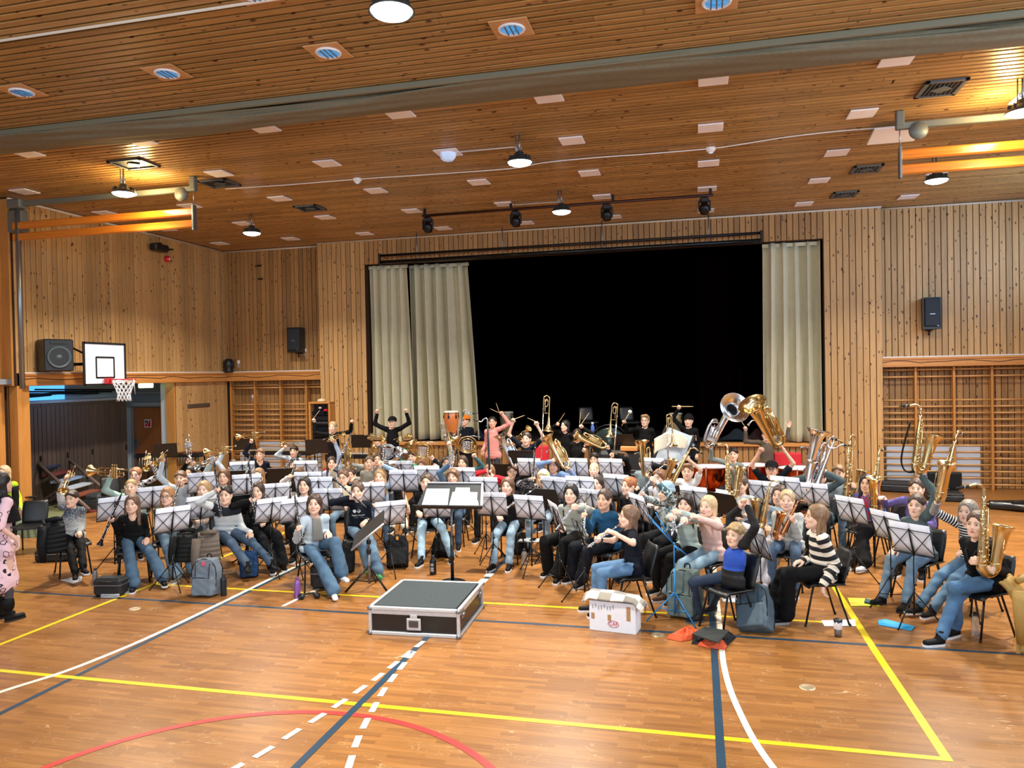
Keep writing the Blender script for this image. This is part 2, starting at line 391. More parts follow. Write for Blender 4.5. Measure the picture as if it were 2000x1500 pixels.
w = wallbox('wall_left_near', (XL - .5, 3.0, 0), (XL - .28, 11.3, CZ + .1)); boards_x(w, 8.6, 11.15, 0, CZ, XL - .28, W_WALL, pitch=.16)
for (x, y, sx, sy, z0, z1, nm) in ((XL - .1, 11.36, .2, .26, 0, 5.5, 'post'), (XL - .16, 10.62, .16, .3, 0, 5.65, 'post'), (XL - .22, 11.02, .1, .2, 0, 5.6, 'post')):
 p = MB(); p.box((x, y, (z0 + z1) / 2), (sx, sy, z1 - z0), ch=.01); o = p.build('column', W_BEAMZ); tag(o, kind='structure')
for x_, y_, z0_, z1_, sx_ in ((XL - .1, 11.13, 2.55, 5.95, .24), (XL - .1, LY1 - .02, 0, 2.55, .24), (XL - .39, 11.28, 0, 5.95, .26)):
 p = MB(); p.box((x_, y_, (z0_ + z1_) / 2), (sx_, .04, z1_ - z0_), ch=.006); o = p.build('column', W_BEAMZ); tag(o, kind='structure')
p = MB(); p.box((XL - .16, 9.6, 2.62), (.18, 1.75, .2), ch=.01); o = p.build('trim_4', W_BEAMY); tag(o, kind='structure')
GREYW = mat('grey_paint', '#8a919b', .7); BLUEW = mat('pale_wall', '#a9bac8', .75)
wallbox('wall_store_back', (-14.1, 10.6, 0), (-13.9, 16.4, 2.62), BLUEW)
wallbox('wall_store_end', (-14.1, 16.25, 0), (XL - .2, 16.4, 2.62), GREYW)
wallbox('wall_store_side', (-14.1, 10.5, 0), (XL - .3, 10.7, 2.62), GREYW)
wallbox('ceiling_store', (-14.1, 10.6, 2.58), (XL, 16.4, 2.68), GREYW)
p = MB(); p.box((-12.36, 15.62, 1.29), (.26, .24, 2.58), ch=.01); o = p.build('column', mat('column_grey', '#b9bfc6', .6)); tag(o, kind='structure')
p = MB(); p.box((-13.05, 16.1, 2.02), (1.6, .28, .1), ch=.01); p.box((-13.05, 16.02, 2.3), (1.6, .03, .03)); o = p.build('trim_5', GREYW); tag(o, kind='structure')
wn = empty('window_5', (-13.88, 13.1, 2.38)); wn['kind'] = 'structure'
p = MB(); p.box((0, 0, 0), (.02, 2.0, .34)); p.build('pane', mat('lit_window', '#5fb0e8', .3, emit='#4a9fe0', estr=1.3), wn)
p = MB(); p.box((.01, 0, .18), (.05, 2.1, .04)); p.box((.01, 0, -.18), (.05, 2.1, .04)); p.box((.01, 0, 0), (.05, .04, .36)); p.build('frame', GREYW, wn)
area('store_light', (-12.95, 13.4, 2.5), (-13.6, 13.3, 1.6), .5, 2.2, 9, (.25, .55, 1.0))
dr = empty('door_1', (-13.35, 16.2, 0)); dr['kind'] = 'structure'
p = MB(); p.box((0, 0, .965), (.96, .05, 1.93), ch=.006); p.build('leaf', W_DOOR, dr)
p = MB(); p.box((-.52, 0, .98), (.06, .1, 1.96)); p.box((.52, 0, .98), (.06, .1, 1.96)); p.box((0, 0, 1.97), (1.1, .1, .06)); p.build('frame', GREYW, dr)
p = MB(); p.box((-.4, -.035, 1.02), (.07, .02, .24)); p.tube((-.4, -.04, 1.08), (-.4, -.09, 1.08), .012); p.tube((-.4, -.09, 1.08), (-.28, -.09, 1.08), .012); p.build('handle', GREYM, dr)
# ceiling: boards along the room's width with dark gaps
b = MB(); b.box((-2.65, 8.0, CZ + .10), (19.4, 21.0, .12), ch=.01); ceil = struct('ceiling', b, CEILGAP)
rnd = random.Random(3)
rows = []
y = 2.4
while y < YB:
 x = XL - .2 + (-rnd.uniform(0, 3.5));
 while x < XR:
  L_ = rnd.choice((3.3, 3.9, 4.5, 5.1)); x1 = min(x + L_, XR + .15); x0 = max(x, XL - .4)
  if x1 - x0 > .3: rows.append((x0, x1, y))
  x += L_
 y += .118
vis = [r for r in rows if r[2] > 4.6]; near = vis[:298]; nearset = set(near)
st = MB(); hidden = MB()
for r in rows:
 x0, x1, yy = r; dz = rnd.uniform(0, .004)
 if r in nearset:
  o = link('board', board_mesh(.086, .03, round(x1 - x0, 1), 'X', W_CEIL), ceil); o.location = ((x0 + x1) / 2, yy, CZ + .015 + dz)
 else: st.box(((x0 + x1) / 2, yy, CZ + .015 + dz), (x1 - x0 - .004, .086, .03), ch=.005)
o = st.build('boarding', W_CEIL, ceil); o['kind'] = 'stuff'
BEAD = mat('bead', '#d8cdbd', .5)
for i, (a, c) in enumerate((((XL + .03, 11.1), (XL + .03, YB - .03)), ((XL, YB - .03), (XJ, YB - .03)), ((XJ, YS - .03), (3.8, YS - .03)), ((3.8, YB - .11), (XR, YB - .11)))):
 p = MB(); p.sweep([(a[0], a[1], CZ - .03), (c[0], c[1], CZ - .03)], .022, 6); o = p.build('trim_%d' % (10 + i), BEAD); o['kind'] = 'structure'
w = wallbox('wall_right', (XR, 2.5, 0), (XR + .2, YB + .4, 3.9), W_WALL)
wallbox('wall_right_top', (XR, 2.5, 5.6), (XR + .2, YB + .4, CZ + .1), W_WALL)
GLASS = mat('window_glass', '#e8f2ff', .05, trans=1.0)
for k in range(4):
 y0 = 2.6 + k * 3.8
 wn = empty('window_%d' % (k + 1), (XR + .1, y0 + 1.8, 4.75)); wn['kind'] = 'structure'
 p = MB(); p.box((0, -1.75, 0), (.12, .12, 1.7)); p.box((0, 1.75, 0), (.12, .12, 1.7)); p.box((0, 0, .8), (.12, 3.5, .1)); p.box((0, 0, -.8), (.12, 3.5, .1)); p.box((0, 0, 0), (.08, .06, 1.6)); p.build('frame', WHITE, wn)
# court markings
def marking(pts, w, m, name='floor_marking', z=.0015):
 pts = [Vector((p[0], p[1], 0)) for p in pts]; n = len(pts); Lf = []; Rt = []
 for i in range(n):
  t = (pts[min(i + 1, n - 1)] - pts[max(i - 1, 0)]).normalized(); q = Vector((-t.y, t.x, 0)) * w / 2
  Lf.append(pts[i] + q + Vector((0, 0, z))); Rt.append(pts[i] - q + Vector((0, 0, z)))
 b = MB(); fs = [(i, i + 1, n + i + 1, n + i) for i in range(n - 1)]
 b.add(Lf + Rt, [f[::-1] for f in fs], False)
 o = b.build(name, m); o['kind'] = 'structure'; return o
def worn(name, c):
 return mat(name, c, .35, noise=.1, nscale=3)
YEL = worn('yellow_line', '#efd01c'); BLU = worn('blue_line', '#1f3f55'); WHT = worn('white_line', '#f0e9d8'); RED = worn('red_line', '#cf3a38')
marking([(-10.5, 5.47), (1.6, 5.47)], .055, YEL)
marking([(1.57, 5.45), (1.55, 7.5), (1.55, 13.8)], .065, YEL, z=.002)
marking([(-6.78, 5.47), (-6.78, 13.5)], .055, YEL)
marking([(-6.78, 8.2), (1.5, 8.2)], .05, YEL)
marking([(-12.3, 7.6), (6.8, 7.6)], .05, BLU)
marking([(.12, 3.8), (.12, 13)], .06, BLU, z=.0022)
marking([(-2.64, 3.6), (-2.64, 13)], .06, BLU, z=.0028)
def smooth(pts, n=8):
 out = []
 for i in range(len(pts) - 1):
  p0, p1, p2, p3 = [Vector(pts[max(0, min(len(pts) - 1, j))]) for j in (i - 1, i, i + 1, i + 2)]
  for k in range(n):
   t = k / n; out.append(.5 * ((2 * p1) + (p2 - p0) * t + (2 * p0 - 5 * p1 + 4 * p2 - p3) * t * t + (3 * p1 - p0 - 3 * p2 + p3) * t ** 3))
 out.append(Vector(pts[-1])); return out
marking(smooth([(-5.9, 4.4), (-5.74, 5.08), (-5.56, 5.56), (-5.46, 6.15), (-5.42, 6.75), (-5.41, 7.42), (-5.41, 8.2), (-5.41, 12)]), .055, WHT, z=.002)
marking([(-5.37, 4.3), (-5.35, 12)], .055, BLU, z=.0012)
marking(smooth([(.19, 12.5), (.19, 8.6), (.19, 7.2), (.2, 6.71), (.23, 6.29), (.29, 5.84), (.36, 5.45), (.46, 5.08), (.62, 4.6)]), .05, WHT, z=.003)
marking([(-4.62, 7.66), (-4.56, 8.4)], .05, WHT, z=.003)
marking([(-2.64 + 1.79 * cos(a * pi / 60), 3.5 + 1.79 * sin(a * pi / 60)) for a in range(0, 121)], .06, RED, z=.0025)
A = [(-2.64, 6.82), (-2.665, 6.55), (-2.69, 6.28), (-2.715, 6.0), (-2.755, 5.73), (-2.8, 5.45), (-2.85, 5.18), (-2.91, 4.91), (-2.965, 4.63), (-3.04, 4.38)]
Bp = [(-2.62, 6.54), (-2.6, 6.27), (-2.58, 6.0), (-2.55, 5.72), (-2.5, 5.44), (-2.45, 5.17), (-2.39, 4.9), (-2.31, 4.63)]
for P_ in (A, Bp):
 for i, p in enumerate(P_):
  q = P_[min(i + 1, len(P_) - 1)]; r = P_[max(i - 1, 0)]; t = (Vector(r) - Vector(q)).normalized() * .085
  marking([Vector(p) - t, Vector(p) + t], .05, WHT, name='floor_marking_dash', z=.0035)
for p in ((-2.65, 9.35), (-2.65, 9.08)): marking([(p[0], p[1] - .08), (p[0], p[1] + .08)], .1, WHT, z=.0035)
for p in ((.84, 6.49), (-6.27, 7.27), (-.41, 7.51)):
 b = MB(); b.lathe([(0, .004), (.045, .004), (.052, .006), (.062, .004), (.066, 0)], Matrix.Translation((p[0], p[1], 0)), 20)
 o = b.build('floor_socket_cover', mat('worn_brass', '#b8a888', .4, .6, noise=.2)); o['kind'] = 'structure'
# fittings on ceiling and walls
def M4(loc=(0, 0, 0), R=None):
 m = Matrix.Translation(loc)
 return m @ R.to_4x4() if R is not None else m
LAMPG = mat('lamp_glow', '#ffffff', .5, emit='#fff8ee', estr=14)
HOUS = mat('lamp_housing', '#3c4648', .4, .4)
def highbay():
 r = empty('high_bay_lamp')
 b = MB(); b.lathe([(.0, .2), (.05, .2), (.08, .18), (.09, .13), (.16, .1), (.215, .05), (.245, .012), (.25, 0), (.235, .0), (.215, .02), (.1, .06), (0, .06)], None, 32)
 for k in range(10): b.box((.15 * cos(k * pi / 5), .15 * sin(k * pi / 5), .09), (.12, .008, .06), R=Matrix.Rotation(k * pi / 5, 3, 'Z'))
 b.build('housing', HOUS, r)
 b = MB(); b.lathe([(.222, .008), (.2, -.02), (.13, -.045), (0, -.055)], None, 32); b.lathe([(.215, .014), (0, .015)], None, 32); b.build('diffuser', LAMPG, r)
 b = MB(); b.tube((0, 0, .18), (0, 0, .50), .018, 10); b.torus((0, 0, .27), .04, .008, Matrix.Rotation(pi / 2, 3, 'X'), 14, 6); b.tube((-.07, 0, .12), (-.07, 0, .5), .012, 6); b.build('hanger', GREYM, r)
 return r
hb = highbay(); first = True
names = {(-8.8, 10.2): 'dark high bay lamp hanging above the left varnished pole pair', (-8.8, 13.75): 'small high bay lamp near the left back corner of the ceiling', (-2.38, 5.8): 'largest high bay lamp hanging at the top edge of the picture',
  (-2.38, 10.4): 'high bay lamp with a bent white cable in the middle of the ceiling', (-2.38, 13.8): 'high bay lamp hanging between the black stage spotlights', (3.8, 10.15): 'high bay lamp cut by the frame above the right poles', (3.8, 13.45): 'high bay lamp hanging just below the right varnished poles'}
for (x, y), lab in names.items():
 o = hb if first else copy_tree(hb); first = False
 o.location = (x, y, CZ - .40); o.scale = (.76, .76, .8); tag(o, lab, 'lamp', 'high bay lamps')
 l = bpy.data.lights.new('lamp_light', 'AREA'); l.shape = 'DISK'; l.size = .34; l.energy = 185; l.color = (1.0, .92, .80); l.spread = radians(134)
 lo = bpy.data.objects.new('lamp_light', l); COL.objects.link(lo); lo.location = (x, y, CZ - .455)
for (x, y) in ((-8.8, 10.2), (3.8, 10.15)):
 l = bpy.data.lights.new('lamp_spill', 'POINT'); l.energy = 60; l.color = (1.0, .72, .3); l.shadow_soft_size = .12
 lo = bpy.data.objects.new('lamp_spill', l); COL.objects.link(lo); lo.location = (x, y + .35, CZ - .36)
PANW = mat('panel_white', '#f2eef4', .6)
b = MB(); b.box((0, 0, 0), (.34, .34, .02), ch=.004); pm = b.mesh('ceiling_panel', PANW)
n = 0
for j, y in enumerate((9.08, 10.87, 12.72, 14.5, 16.45)):
 for k in range(-6, 4):
  x = .24 + 1.945 * k
  if (j, k) in ((1, -2), (1, -5), (2, 2), (4, 3)): continue
  if k == 3 and j > 2: continue
  o = link('ceiling_panel', pm); o.location = (x, y, CZ - .012)
  tag(o, 'small square white acoustic panel fixed to the pine ceiling', 'panel', 'white panels on the ceiling')
b = MB(); b.box((0, 0, 0), (.62, .5, .03), ch=.004); o = b.build('ceiling_panel', PANW); o.location = (2.75, 11.6, CZ - .12); o.rotation_euler = (radians(-8), 0, 0)
tag(o, 'large white panel tilted down beside the right pole bracket', 'panel')
BLUE_REFL = mat('downlight_reflection', '#5aa0d8', .15, .3, emit='#3f9fe8', estr=.45, noise=.5, nscale=14)  # blue window reflections put into the lens colour and a faint glow
WPL = wood('plate_wood', '#d8a874', '#b98350', 'X', .4, 0, .1)
def downlight():
 r = empty('downlight')
 b = MB(); b.box((0, 0, -.008), (.38, .38, .016), ch=.003); b.build('wood_plate', WPL, r)
 b = MB(); b.torus((0, 0, -.02), .12, .014, None, 28, 8); b.build('ring', WHITE, r)
 b = MB(); b.lathe([(.115, -.016), (.08, -.02), (0, -.03)], None, 24); b.build('lens', BLUE_REFL, r)
 b = MB(); [b.box((dx, 0, -.03), (.012, .2, .012)) for dx in (-.05, 0, .05)]; b.build('louver', GREYM, r)
 return r
dl = downlight(); first = True
for x, y in ((-1.7, 7.18), (-3.65, 7.17), (-5.58, 7.16), (-7.52, 7.15), (.23, 7.18), (-3.7, 5.9)):
 o = dl if first else copy_tree(dl); first = False; o.location = (x, y, CZ - .002)
 nm = {(-1.7): 'second from the right', -3.65: 'third from the right', -5.58: 'fourth from the right', -7.52: 'at the far left', .23: 'cut by the top edge on the right', -3.7: 'cut by the top edge near the conduit'}[x]
 tag(o, 'blue glinting round downlight in a wood plate, ' + nm, 'downlight', 'downlights in the near ceiling')
VENT = mat('vent_grey', '#5a626a', .5, .4)
def vent(x, y, sx, sy, slats, label):
 r = empty('ceiling_vent', (x, y, CZ - .005)); tag(r, label, 'vent', 'air vents in the ceiling')
 b = MB()
 for s_ in (-1, 1): b.box((s_ * sx / 2, 0, -.012), (.05, sy + .05, .025)); b.box((0, s_ * sy / 2, -.012), (sx + .05, .05, .025))
 b.build('frame', VENT, r)
 b = MB(); b.box((0, 0, .0), (sx, sy, .008)); b.build('backing', BLACKP, r)
 for i in range(slats):
  b = MB(); b.box((-sx / 2 + (i + .5) * sx / slats, 0, -.014), (sx / slats * .45, sy * .95, .012), R=Matrix.Rotation(.5, 3, 'Y')); b.build('slat', VENT, r)
 b = MB(); b.poly([(-.12, 0, -.03), (0, -.12, -.03), (.12, 0, -.03), (0, .12, -.03)], .01); b.build('deflector', PANW if sx > .5 and x < -5 else VENT, r)
vent(2.93, 10.16, .42, .5, 9, 'large slatted vent beside the right ceiling glow')
vent(2.85, 13.9, .42, .42, 7, 'slatted vent left of the right varnished poles')
vent(2.84, 15.8, .42, .42, 7, 'slatted vent nearest the stage wall on the right')
vent(-8.43, 10.0, .55, .42, 0, 'pale diffuser vent above the left high bay lamp')
vent(-7.9, 11.4, .5, .42, 0, 'dark framed vent beside the left pole bracket')
vent(-7.4, 13.6, .45, .42, 6, 'dark flat vent above the left back speaker')
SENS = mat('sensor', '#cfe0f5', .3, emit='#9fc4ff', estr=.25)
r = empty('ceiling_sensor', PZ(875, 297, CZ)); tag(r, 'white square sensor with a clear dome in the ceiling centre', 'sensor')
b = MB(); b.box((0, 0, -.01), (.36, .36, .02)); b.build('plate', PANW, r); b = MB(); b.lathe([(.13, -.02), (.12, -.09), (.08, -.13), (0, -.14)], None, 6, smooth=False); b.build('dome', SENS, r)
for (px, py), lab in (((698, 349), 'round white smoke detector on the cable, left of centre'), ((1388, 289), 'round white smoke detector on the cable, right of centre')):
 r = empty('smoke_detector', PZ(px, py, CZ)); tag(r, lab, 'detector')
 b = MB(); b.lathe([(0, -.07), (.04, -.07), (.06, -.045), (.075, -.03), (.075, 0)], None, 18); b.build('body', WHITE, r)
 b = MB(); b.lathe([(.03, -.071), (.03, -.08), (0, -.085)], None, 12); b.build('grille', SENS, r)
def cable(name, pts, rad, m, label, cat='cable', n=6):
 b = MB(); b.sweep(pts, rad, n); o = b.build(name, m); tag(o, label, cat); return o
cable('ceiling_cable', smooth([tuple(PZ(px, py, CZ - .02)) for px, py in ((440, 369), (560, 361), (698, 350), (850, 340), (1000, 329), (1060, 318), (1160, 308), (1260, 301), (1388, 290), (1440, 283), (1535, 268), (1640, 256), (1760, 247))], 5), .009, WHITE, 'thin white cable running across the ceiling through two smoke detectors')
cable('conduit', [(-12.3, 6.0, CZ - .03), (0, 6.02, CZ - .03)], .015, BEAD, 'straight white conduit across the nearest ceiling boards', 'conduit')
cable('lamp_cable', [tuple(PZ(892, 297, CZ - .02)), tuple(PZ(1004, 287, CZ - .02)), tuple(PZ(1009, 291, CZ - .08)), tuple(PZ(1010, 305, CZ - .3))], .012, WHITE, 'white cable bent down from the sensor to the middle lamp')
cable('lamp_cable', [tuple(PZ(1006, 400, CZ - .02)), tuple(PZ(1094, 394, CZ - .02)), tuple(PZ(1097, 398, CZ - .1)), tuple(PZ(1097, 404, CZ - .25))], .012, WHITE, 'white cable bent down to the lamp above the stage')
OLIVE = mat('divider_fabric', '#756d58', .85, noise=.08, bump=.3, bscale=30)
def divider(u, v):
 x = -13 + 20.4 * u; a = v * 2 * pi
 sag = .5 + .5 * sin(x * .7 - .6)
 wy = .27 + .05 * sin(x * .8 + 2); hz = .045 + .035 * sag
 f = 1 + .10 * sin(a * 5 + x * 1.1) + .06 * sin(a * 9 - x * 2.3 + 1) + .05 * sin(a * 3 + x * 3.1)
 return (x, 8.5 + wy * cos(a) * f, CZ - .01 - hz + hz * sin(a) * f * (1.0 if sin(a) > 0 else 1.15))
r = empty('divider_curtain', (-2.7, 8.5, CZ)); tag(r, 'long olive grey divider curtain bundled up under the ceiling', 'curtain')
b = MB(); b.grid(divider, 240, 48); o = b.build('fabric', OLIVE, r); o.location = -r.location
b = MB(); b.box((-2.65, 8.18, CZ - .04), (19, .05, .07)); b.box((-2.65, 8.84, CZ - .04), (19, .05, .07)); o = b.build('track', mat('track_grey', '#77735f', .5), r); o.location = -r.location
RAIL = mat('rail_grey', '#6d706a', .5, .3)
def poles(side, label):
 s_ = 1 if side == 'l' else -1
 x0, x1 = (XL + .3, -8.08) if side == 'l' else (2.66, 6.6)
 r = empty('swing_pole_frame', ((x0 + x1) / 2, 10.95, 5.2)); tag(r, label, 'gym poles')
 P = r.location
 for z, nm in ((5.40, 'upper'), (5.2, 'lower')):
  b = MB(); b.box((0, 0, z - P.z), (x1 - x0, .07, .13), ch=.02); b.build('pole', W_ORANGE, r)
 xe = (x1 if s_ > 0 else x0) - P.x
 b = MB(); b.box((xe, 0, .1), (.03, .1, .42)); b.tube((xe, 0, .3), (xe, 0, .62), .008); b.build('end_bracket', GREYM, r)
 r2 = empty('pole_rail', ((x0 + x1) / 2, 10.95, CZ - .2)); tag(r2, ('grey ceiling rail over the left varnished poles' if s_ > 0 else 'grey ceiling rail over the right varnished poles'), 'rail')
 b = MB(); b.box((0, 0, 0), (x1 - x0 + .1, .08, .09)); b.build('rail', RAIL, r2)
 b = MB(); b.box((xe, 0, .1), (.1, .1, .2)); b.tube((xe, 0, .0), (xe, 0, .2), .03); b.build('bracket', RAIL, r2)
 b = MB(); b.lathe([(0, -.03), (.11, -.03), (.12, 0), (.11, .03), (0, .03)], M4((xe - s_ * .22, -.02, -.08), Matrix.Rotation(pi / 2, 3, 'X')), 20); b.build('pulley', RAIL, r2)
poles('l', 'pair of varnished horizontal gym poles on the left, glowing under the lamp'); poles('r', 'pair of varnished horizontal gym poles at the right edge')
r = empty('steel_upright', (-11.68, 10.95, 2.5)); tag(r, 'tall grey steel tube upright carrying the left poles', 'pole')
b = MB(); b.sweep([(0, 0, 0), (0, 0, 3.25)], .045, 14); b.build('tube', GREYM, r); b = MB(); b.box((0, 0, 3.28), (.3, .2, .16)); b.box((-.1, .1, 3.0), (.3, .2, .4)); b.build('head_bracket', RAIL, r)
r = empty('spotlight_bar', (-2.5, 14.45, CZ - .14)); tag(r, 'long black bar under the ceiling carrying four moving spotlights', 'bar')
b = MB(); b.sweep([(-2.85, 0, 0), (2.85, 0, 0)], .028, 10); b.build('pipe', mat('dark_red_bar', '#3b1b14', .4, .3), r)
b = MB(); [b.box((x, 0, .07), (.05, .05, .14)) for x in (-2.8, -1, 1, 2.8)]; b.build('bracket', BLACKM, r)
def spot():
 r = empty('moving_spotlight')
 b = MB(); b.box((0, 0, -.07), (.17, .15, .11), ch=.03); b.build('base', BLACKP, r)
 b = MB(); [b.box((s_ * .1, 0, -.17), (.03, .06, .2), ch=.01) for s_ in (-1, 1)]; b.build('yoke', BLACKP, r)
 b = MB(); b.lathe([(0, .09), (.06, .09), (.085, .04), (.09, -.05), (.075, -.1), (.06, -.1), (0, -.09)], M4((0, -.01, -.22), Matrix.Rotation(.5, 3, 'X')), 16); b.build('head', BLACKM, r)
 return r
sp = spot(); first = True
for i, px in enumerate((835, 1007, 1185, 1376)):
 o = sp if first else copy_tree(sp); first = False
 q = PY(px, 410, 14.45); o.location = (q.x, 14.45, CZ - .16)
 tag(o, 'black moving spotlight on the ceiling bar, ' + ('leftmost of four', 'second of four from the left', 'third of four from the left', 'rightmost of four')[i], 'spotlight', 'moving spotlights')
r = empty('stage_pipe_rig', (-3, 16.85, 5.4)); tag(r, 'long black double pipe rig hung before the top of the stage opening', 'rig')
b = MB(); b.sweep([(-4.35, 0, .1), (4.38, 0, .1)], .03, 10); b.build('upper_pipe', BLACKM, r)
b = MB(); b.sweep([(-4.35, 0, -.06), (4.38, 0, -.06)], .045, 10); b.build('lower_pipe', mat('dark_gloss', '#22262a', .15, .7), r)
for x in (-3.4, -1.3, 1.0, 3.3):
 b = MB(); b.tube((x, 0, -.08), (x, 0, .58), .012, 6); b.build('hanger', GREYM, r)
for x in (-4.35, 4.38): b = MB(); b.box((x, 0, .02), (.05, .08, .26)); b.build('end_plate', BLACKM, r)
# stage interior
BLKC = mat('stage_black', '#010101', 1, spec=0); BLUEB = mat('stage_blue_black', '#010103', 1, spec=0); MAR = mat('maroon_velour', '#060101', 1, spec=0)  # colours held near black to stand in for the gloom of the stage
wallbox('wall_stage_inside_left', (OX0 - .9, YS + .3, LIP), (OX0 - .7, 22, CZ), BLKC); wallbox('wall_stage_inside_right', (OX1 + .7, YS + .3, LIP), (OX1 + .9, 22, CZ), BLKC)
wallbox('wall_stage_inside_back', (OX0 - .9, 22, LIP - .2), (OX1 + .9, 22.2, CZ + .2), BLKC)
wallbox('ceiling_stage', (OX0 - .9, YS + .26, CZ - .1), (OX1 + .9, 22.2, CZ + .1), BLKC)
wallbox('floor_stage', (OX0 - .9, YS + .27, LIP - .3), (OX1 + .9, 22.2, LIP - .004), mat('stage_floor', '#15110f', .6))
def drape(name, x0, x1, y, z0, z1, amp, per, m, label, spread=0.0, nu=None, bx0=None, bx1=None):
 bx0 = x0 if bx0 is None else bx0; bx1 = x1 if bx1 is None else bx1
 nu = nu or int((x1 - x0) / per * 12); rr = random.Random(int(x0 * 100)); ph = [rr.uniform(-.5, .5) for _ in range(64)]; am = [rr.uniform(.55, 1.25) for _ in range(64)]
 def fn(u, v):
  k = u * (x1 - x0) / per; i = int(k) % 62
  w_ = sin(2 * pi * k + .8 * ph[i] * (1 - (1 - v))) * am[i]
  x = (x0 + (x1 - x0) * u) * v + (bx0 + (bx1 - bx0) * u) * (1 - v) + .03 * sin(4 * pi * k + 1) * (1 - v * .5)
  return (x, y + amp * w_ * (.75 + .45 * (1 - v)) + .05 * sin(2.2 * u * pi + 3 * v), z0 + (z1 - z0) * v)
 r = empty(name, ((x0 + x1) / 2, y, z0)); tag(r, label, 'curtain')
 b = MB(); b.grid(fn, nu, 22, th=.006); o = b.build('cloth', m, r); o.location = -r.location
 b = MB(); b.box((0, 0, z1 - z0 - .04), (x1 - x0, .02, .08), ch=.004); b.build('heading_tape', m, r)
 return r
CUR = mat('stage_curtain', '#c9c5a8', .7, noise=.04, nscale=6, bump=.1, bscale=80, sheen=.3)
drape('stage_curtain', -7.88, -6.85, 17.38, LIP + .03, OZ - .02, .13, .22, CUR, 'pale beige pleated stage curtain panel beside the left stage wall', bx1=-6.75)
drape('stage_curtain', -6.9, -5.35, 17.6, LIP + .03, OZ - .02, .17, .27, CUR, 'pale beige pleated stage curtain with the black stage beside its right edge', bx1=-5.12)
drape('stage_curtain', 1.44, 2.6, 17.4, LIP + .02, OZ - .02, 0.16, .25, CUR, 'pale beige pleated stage curtain at the right side of the stage', bx0=1.4)
drape('back_curtain', -8.2, -.4, 20.9, LIP, 5.2, .06, .3, BLUEB, 'blue black curtain hanging across the back of the dark stage')
drape('side_curtain', .0, 1.7, 18.6, LIP, CZ - .3, .07, .22, MAR, 'dark maroon velour curtain in the right part of the stage')
# wall bars
def wall_bars(name, x0, x1, y, ups, zs, label, top):
 r = empty(name, ((x0 + x1) / 2, y, 0)); tag(r, label, 'wall bars'); cx = (x0 + x1) / 2
 for x in ups: b = MB(); b.box((x - cx, 0, top / 2), (.045, .16, top), ch=.006); b.build('upright', W_BEAMZ, r)
 for z in zs:
  for a, c in zip([x0] + list(ups), list(ups) + [x1]):
   if c - a < .1: continue
   b = MB(); b.sweep([(a - cx + .02, -.03, z), (c - cx - .02, -.03, z)], .018, 8); b.build('bar', W_BAR, r)
 return r
wall_bars('wall_bars', 3.83, 6.75, YB + .01, (4.5, 5.23, 5.94, 6.66), [.11 + .1365 * i for i in range(14)] + [2.38, 2.53], 'pine wall bars below the ledge on the right', 2.58)
wall_bars('wall_bars', XL + .05, XJ - .02, YB + .12, (XL + .08, -11.3, -10.55, -9.8), [.15 + .1365 * i for i in range(14)] + [2.36, 2.43], 'pine wall bars in the left back recess', 2.6)
MATW = mat('bench_white', '#c9d2e0', .6)
for x0, x1, lab in ((3.95, 4.75, 'pale grey folded mat leaning behind the right wall bars, left one'), (4.82, 5.78, 'pale grey folded mat leaning behind the right wall bars, right one'), (-11.9, -9.3, 'long pale mat behind the left wall bars')):
 r = empty('gym_mat', ((x0 + x1) / 2, YB + (.14 if x0 > 0 else .235), .46)); tag(r, lab, 'mat')
 b = MB(); b.box((0, 0, .05), (x1 - x0, .04, .84), ch=.02); b.build('pad', MATW, r)
 b = MB(); [b.box((0, -.02, z), (x1 - x0, .008, .01)) for z in (-.2, 0, .2)]; b.build('seam', GREYM, r)
# speakers
SPKG = mat('speaker_grille', '#0e1a26', .5, bump=.5, bscale=300); CONE = mat('speaker_cone', '#3a4a52', .5)
def wall_speaker(px0, py0, px1, py1, Y, label):
 a, c = PY(px0, py0, Y), PY(px1, py1, Y); w_, h_ = abs(c.x - a.x), abs(a.z - c.z); dp = .32
 r = empty('wall_speaker', ((a.x + c.x) / 2, Y, (a.z + c.z) / 2)); tag(r, label, 'speaker')
 b = MB(); b.poly([(-w_ / 2, 0, -h_ / 2), (w_ / 2, 0, -h_ / 2), (w_ / 2 * .7, dp, -h_ / 2), (-w_ / 2 * .7, dp, -h_ / 2)], h_); b.build('cabinet', BLACKP, r)
 b = MB(); b.box((0, -.02, .02), (w_ * .86, .04, h_ * .9), ch=.02); b.build('grille', SPKG, r)
 b = MB(); b.box((0, -.045, -.02), (.1, .008, .02)); b.box((w_ * .28, -.045, -h_ * .4), (.03, .008, .02)); b.build('badge', GREYM, r)
 b = MB(); b.box((0, dp - .04, -h_ * .45), (.1, .2, .12)); b.tube((0, dp - .1, -h_ * .5), (0, dp - .1, -h_ * .5 - .12), .02); b.build('wall_bracket', BLACKM, r)
wall_speaker(560, 640, 588, 688, YB - .36, 'black speaker on the left back wall above the wall bars')
wall_speaker(1802, 581, 1839, 642, YB - .42, 'black speaker on the right back wall')
r = empty('box_speaker', (-11.72, 11.72, 2.80), radians(-28)); tag(r, 'big black square speaker standing on the ledge beside the backboard', 'speaker')
b = MB(); b.box((-.02, 0, .31), (.46, .5, .6), ch=.02); b.build('cabinet', BLACKP, r)
for nm, M_ in (('woofer', CONE),):
 F = M4((.21, 0, .27), Matrix.Rotation(pi / 2, 3, 'Y'))
 b = MB(); b.lathe([(.2, 0), (.21, .015), (.18, .02), (.16, -.005), (.07, -.03), (.05, .0), (0, .01)], F, 28); b.build(nm, M_, r)
b = MB(); b.box((.215, 0, .55), (.02, .3, .06)); b.build('horn', SPKG, r)
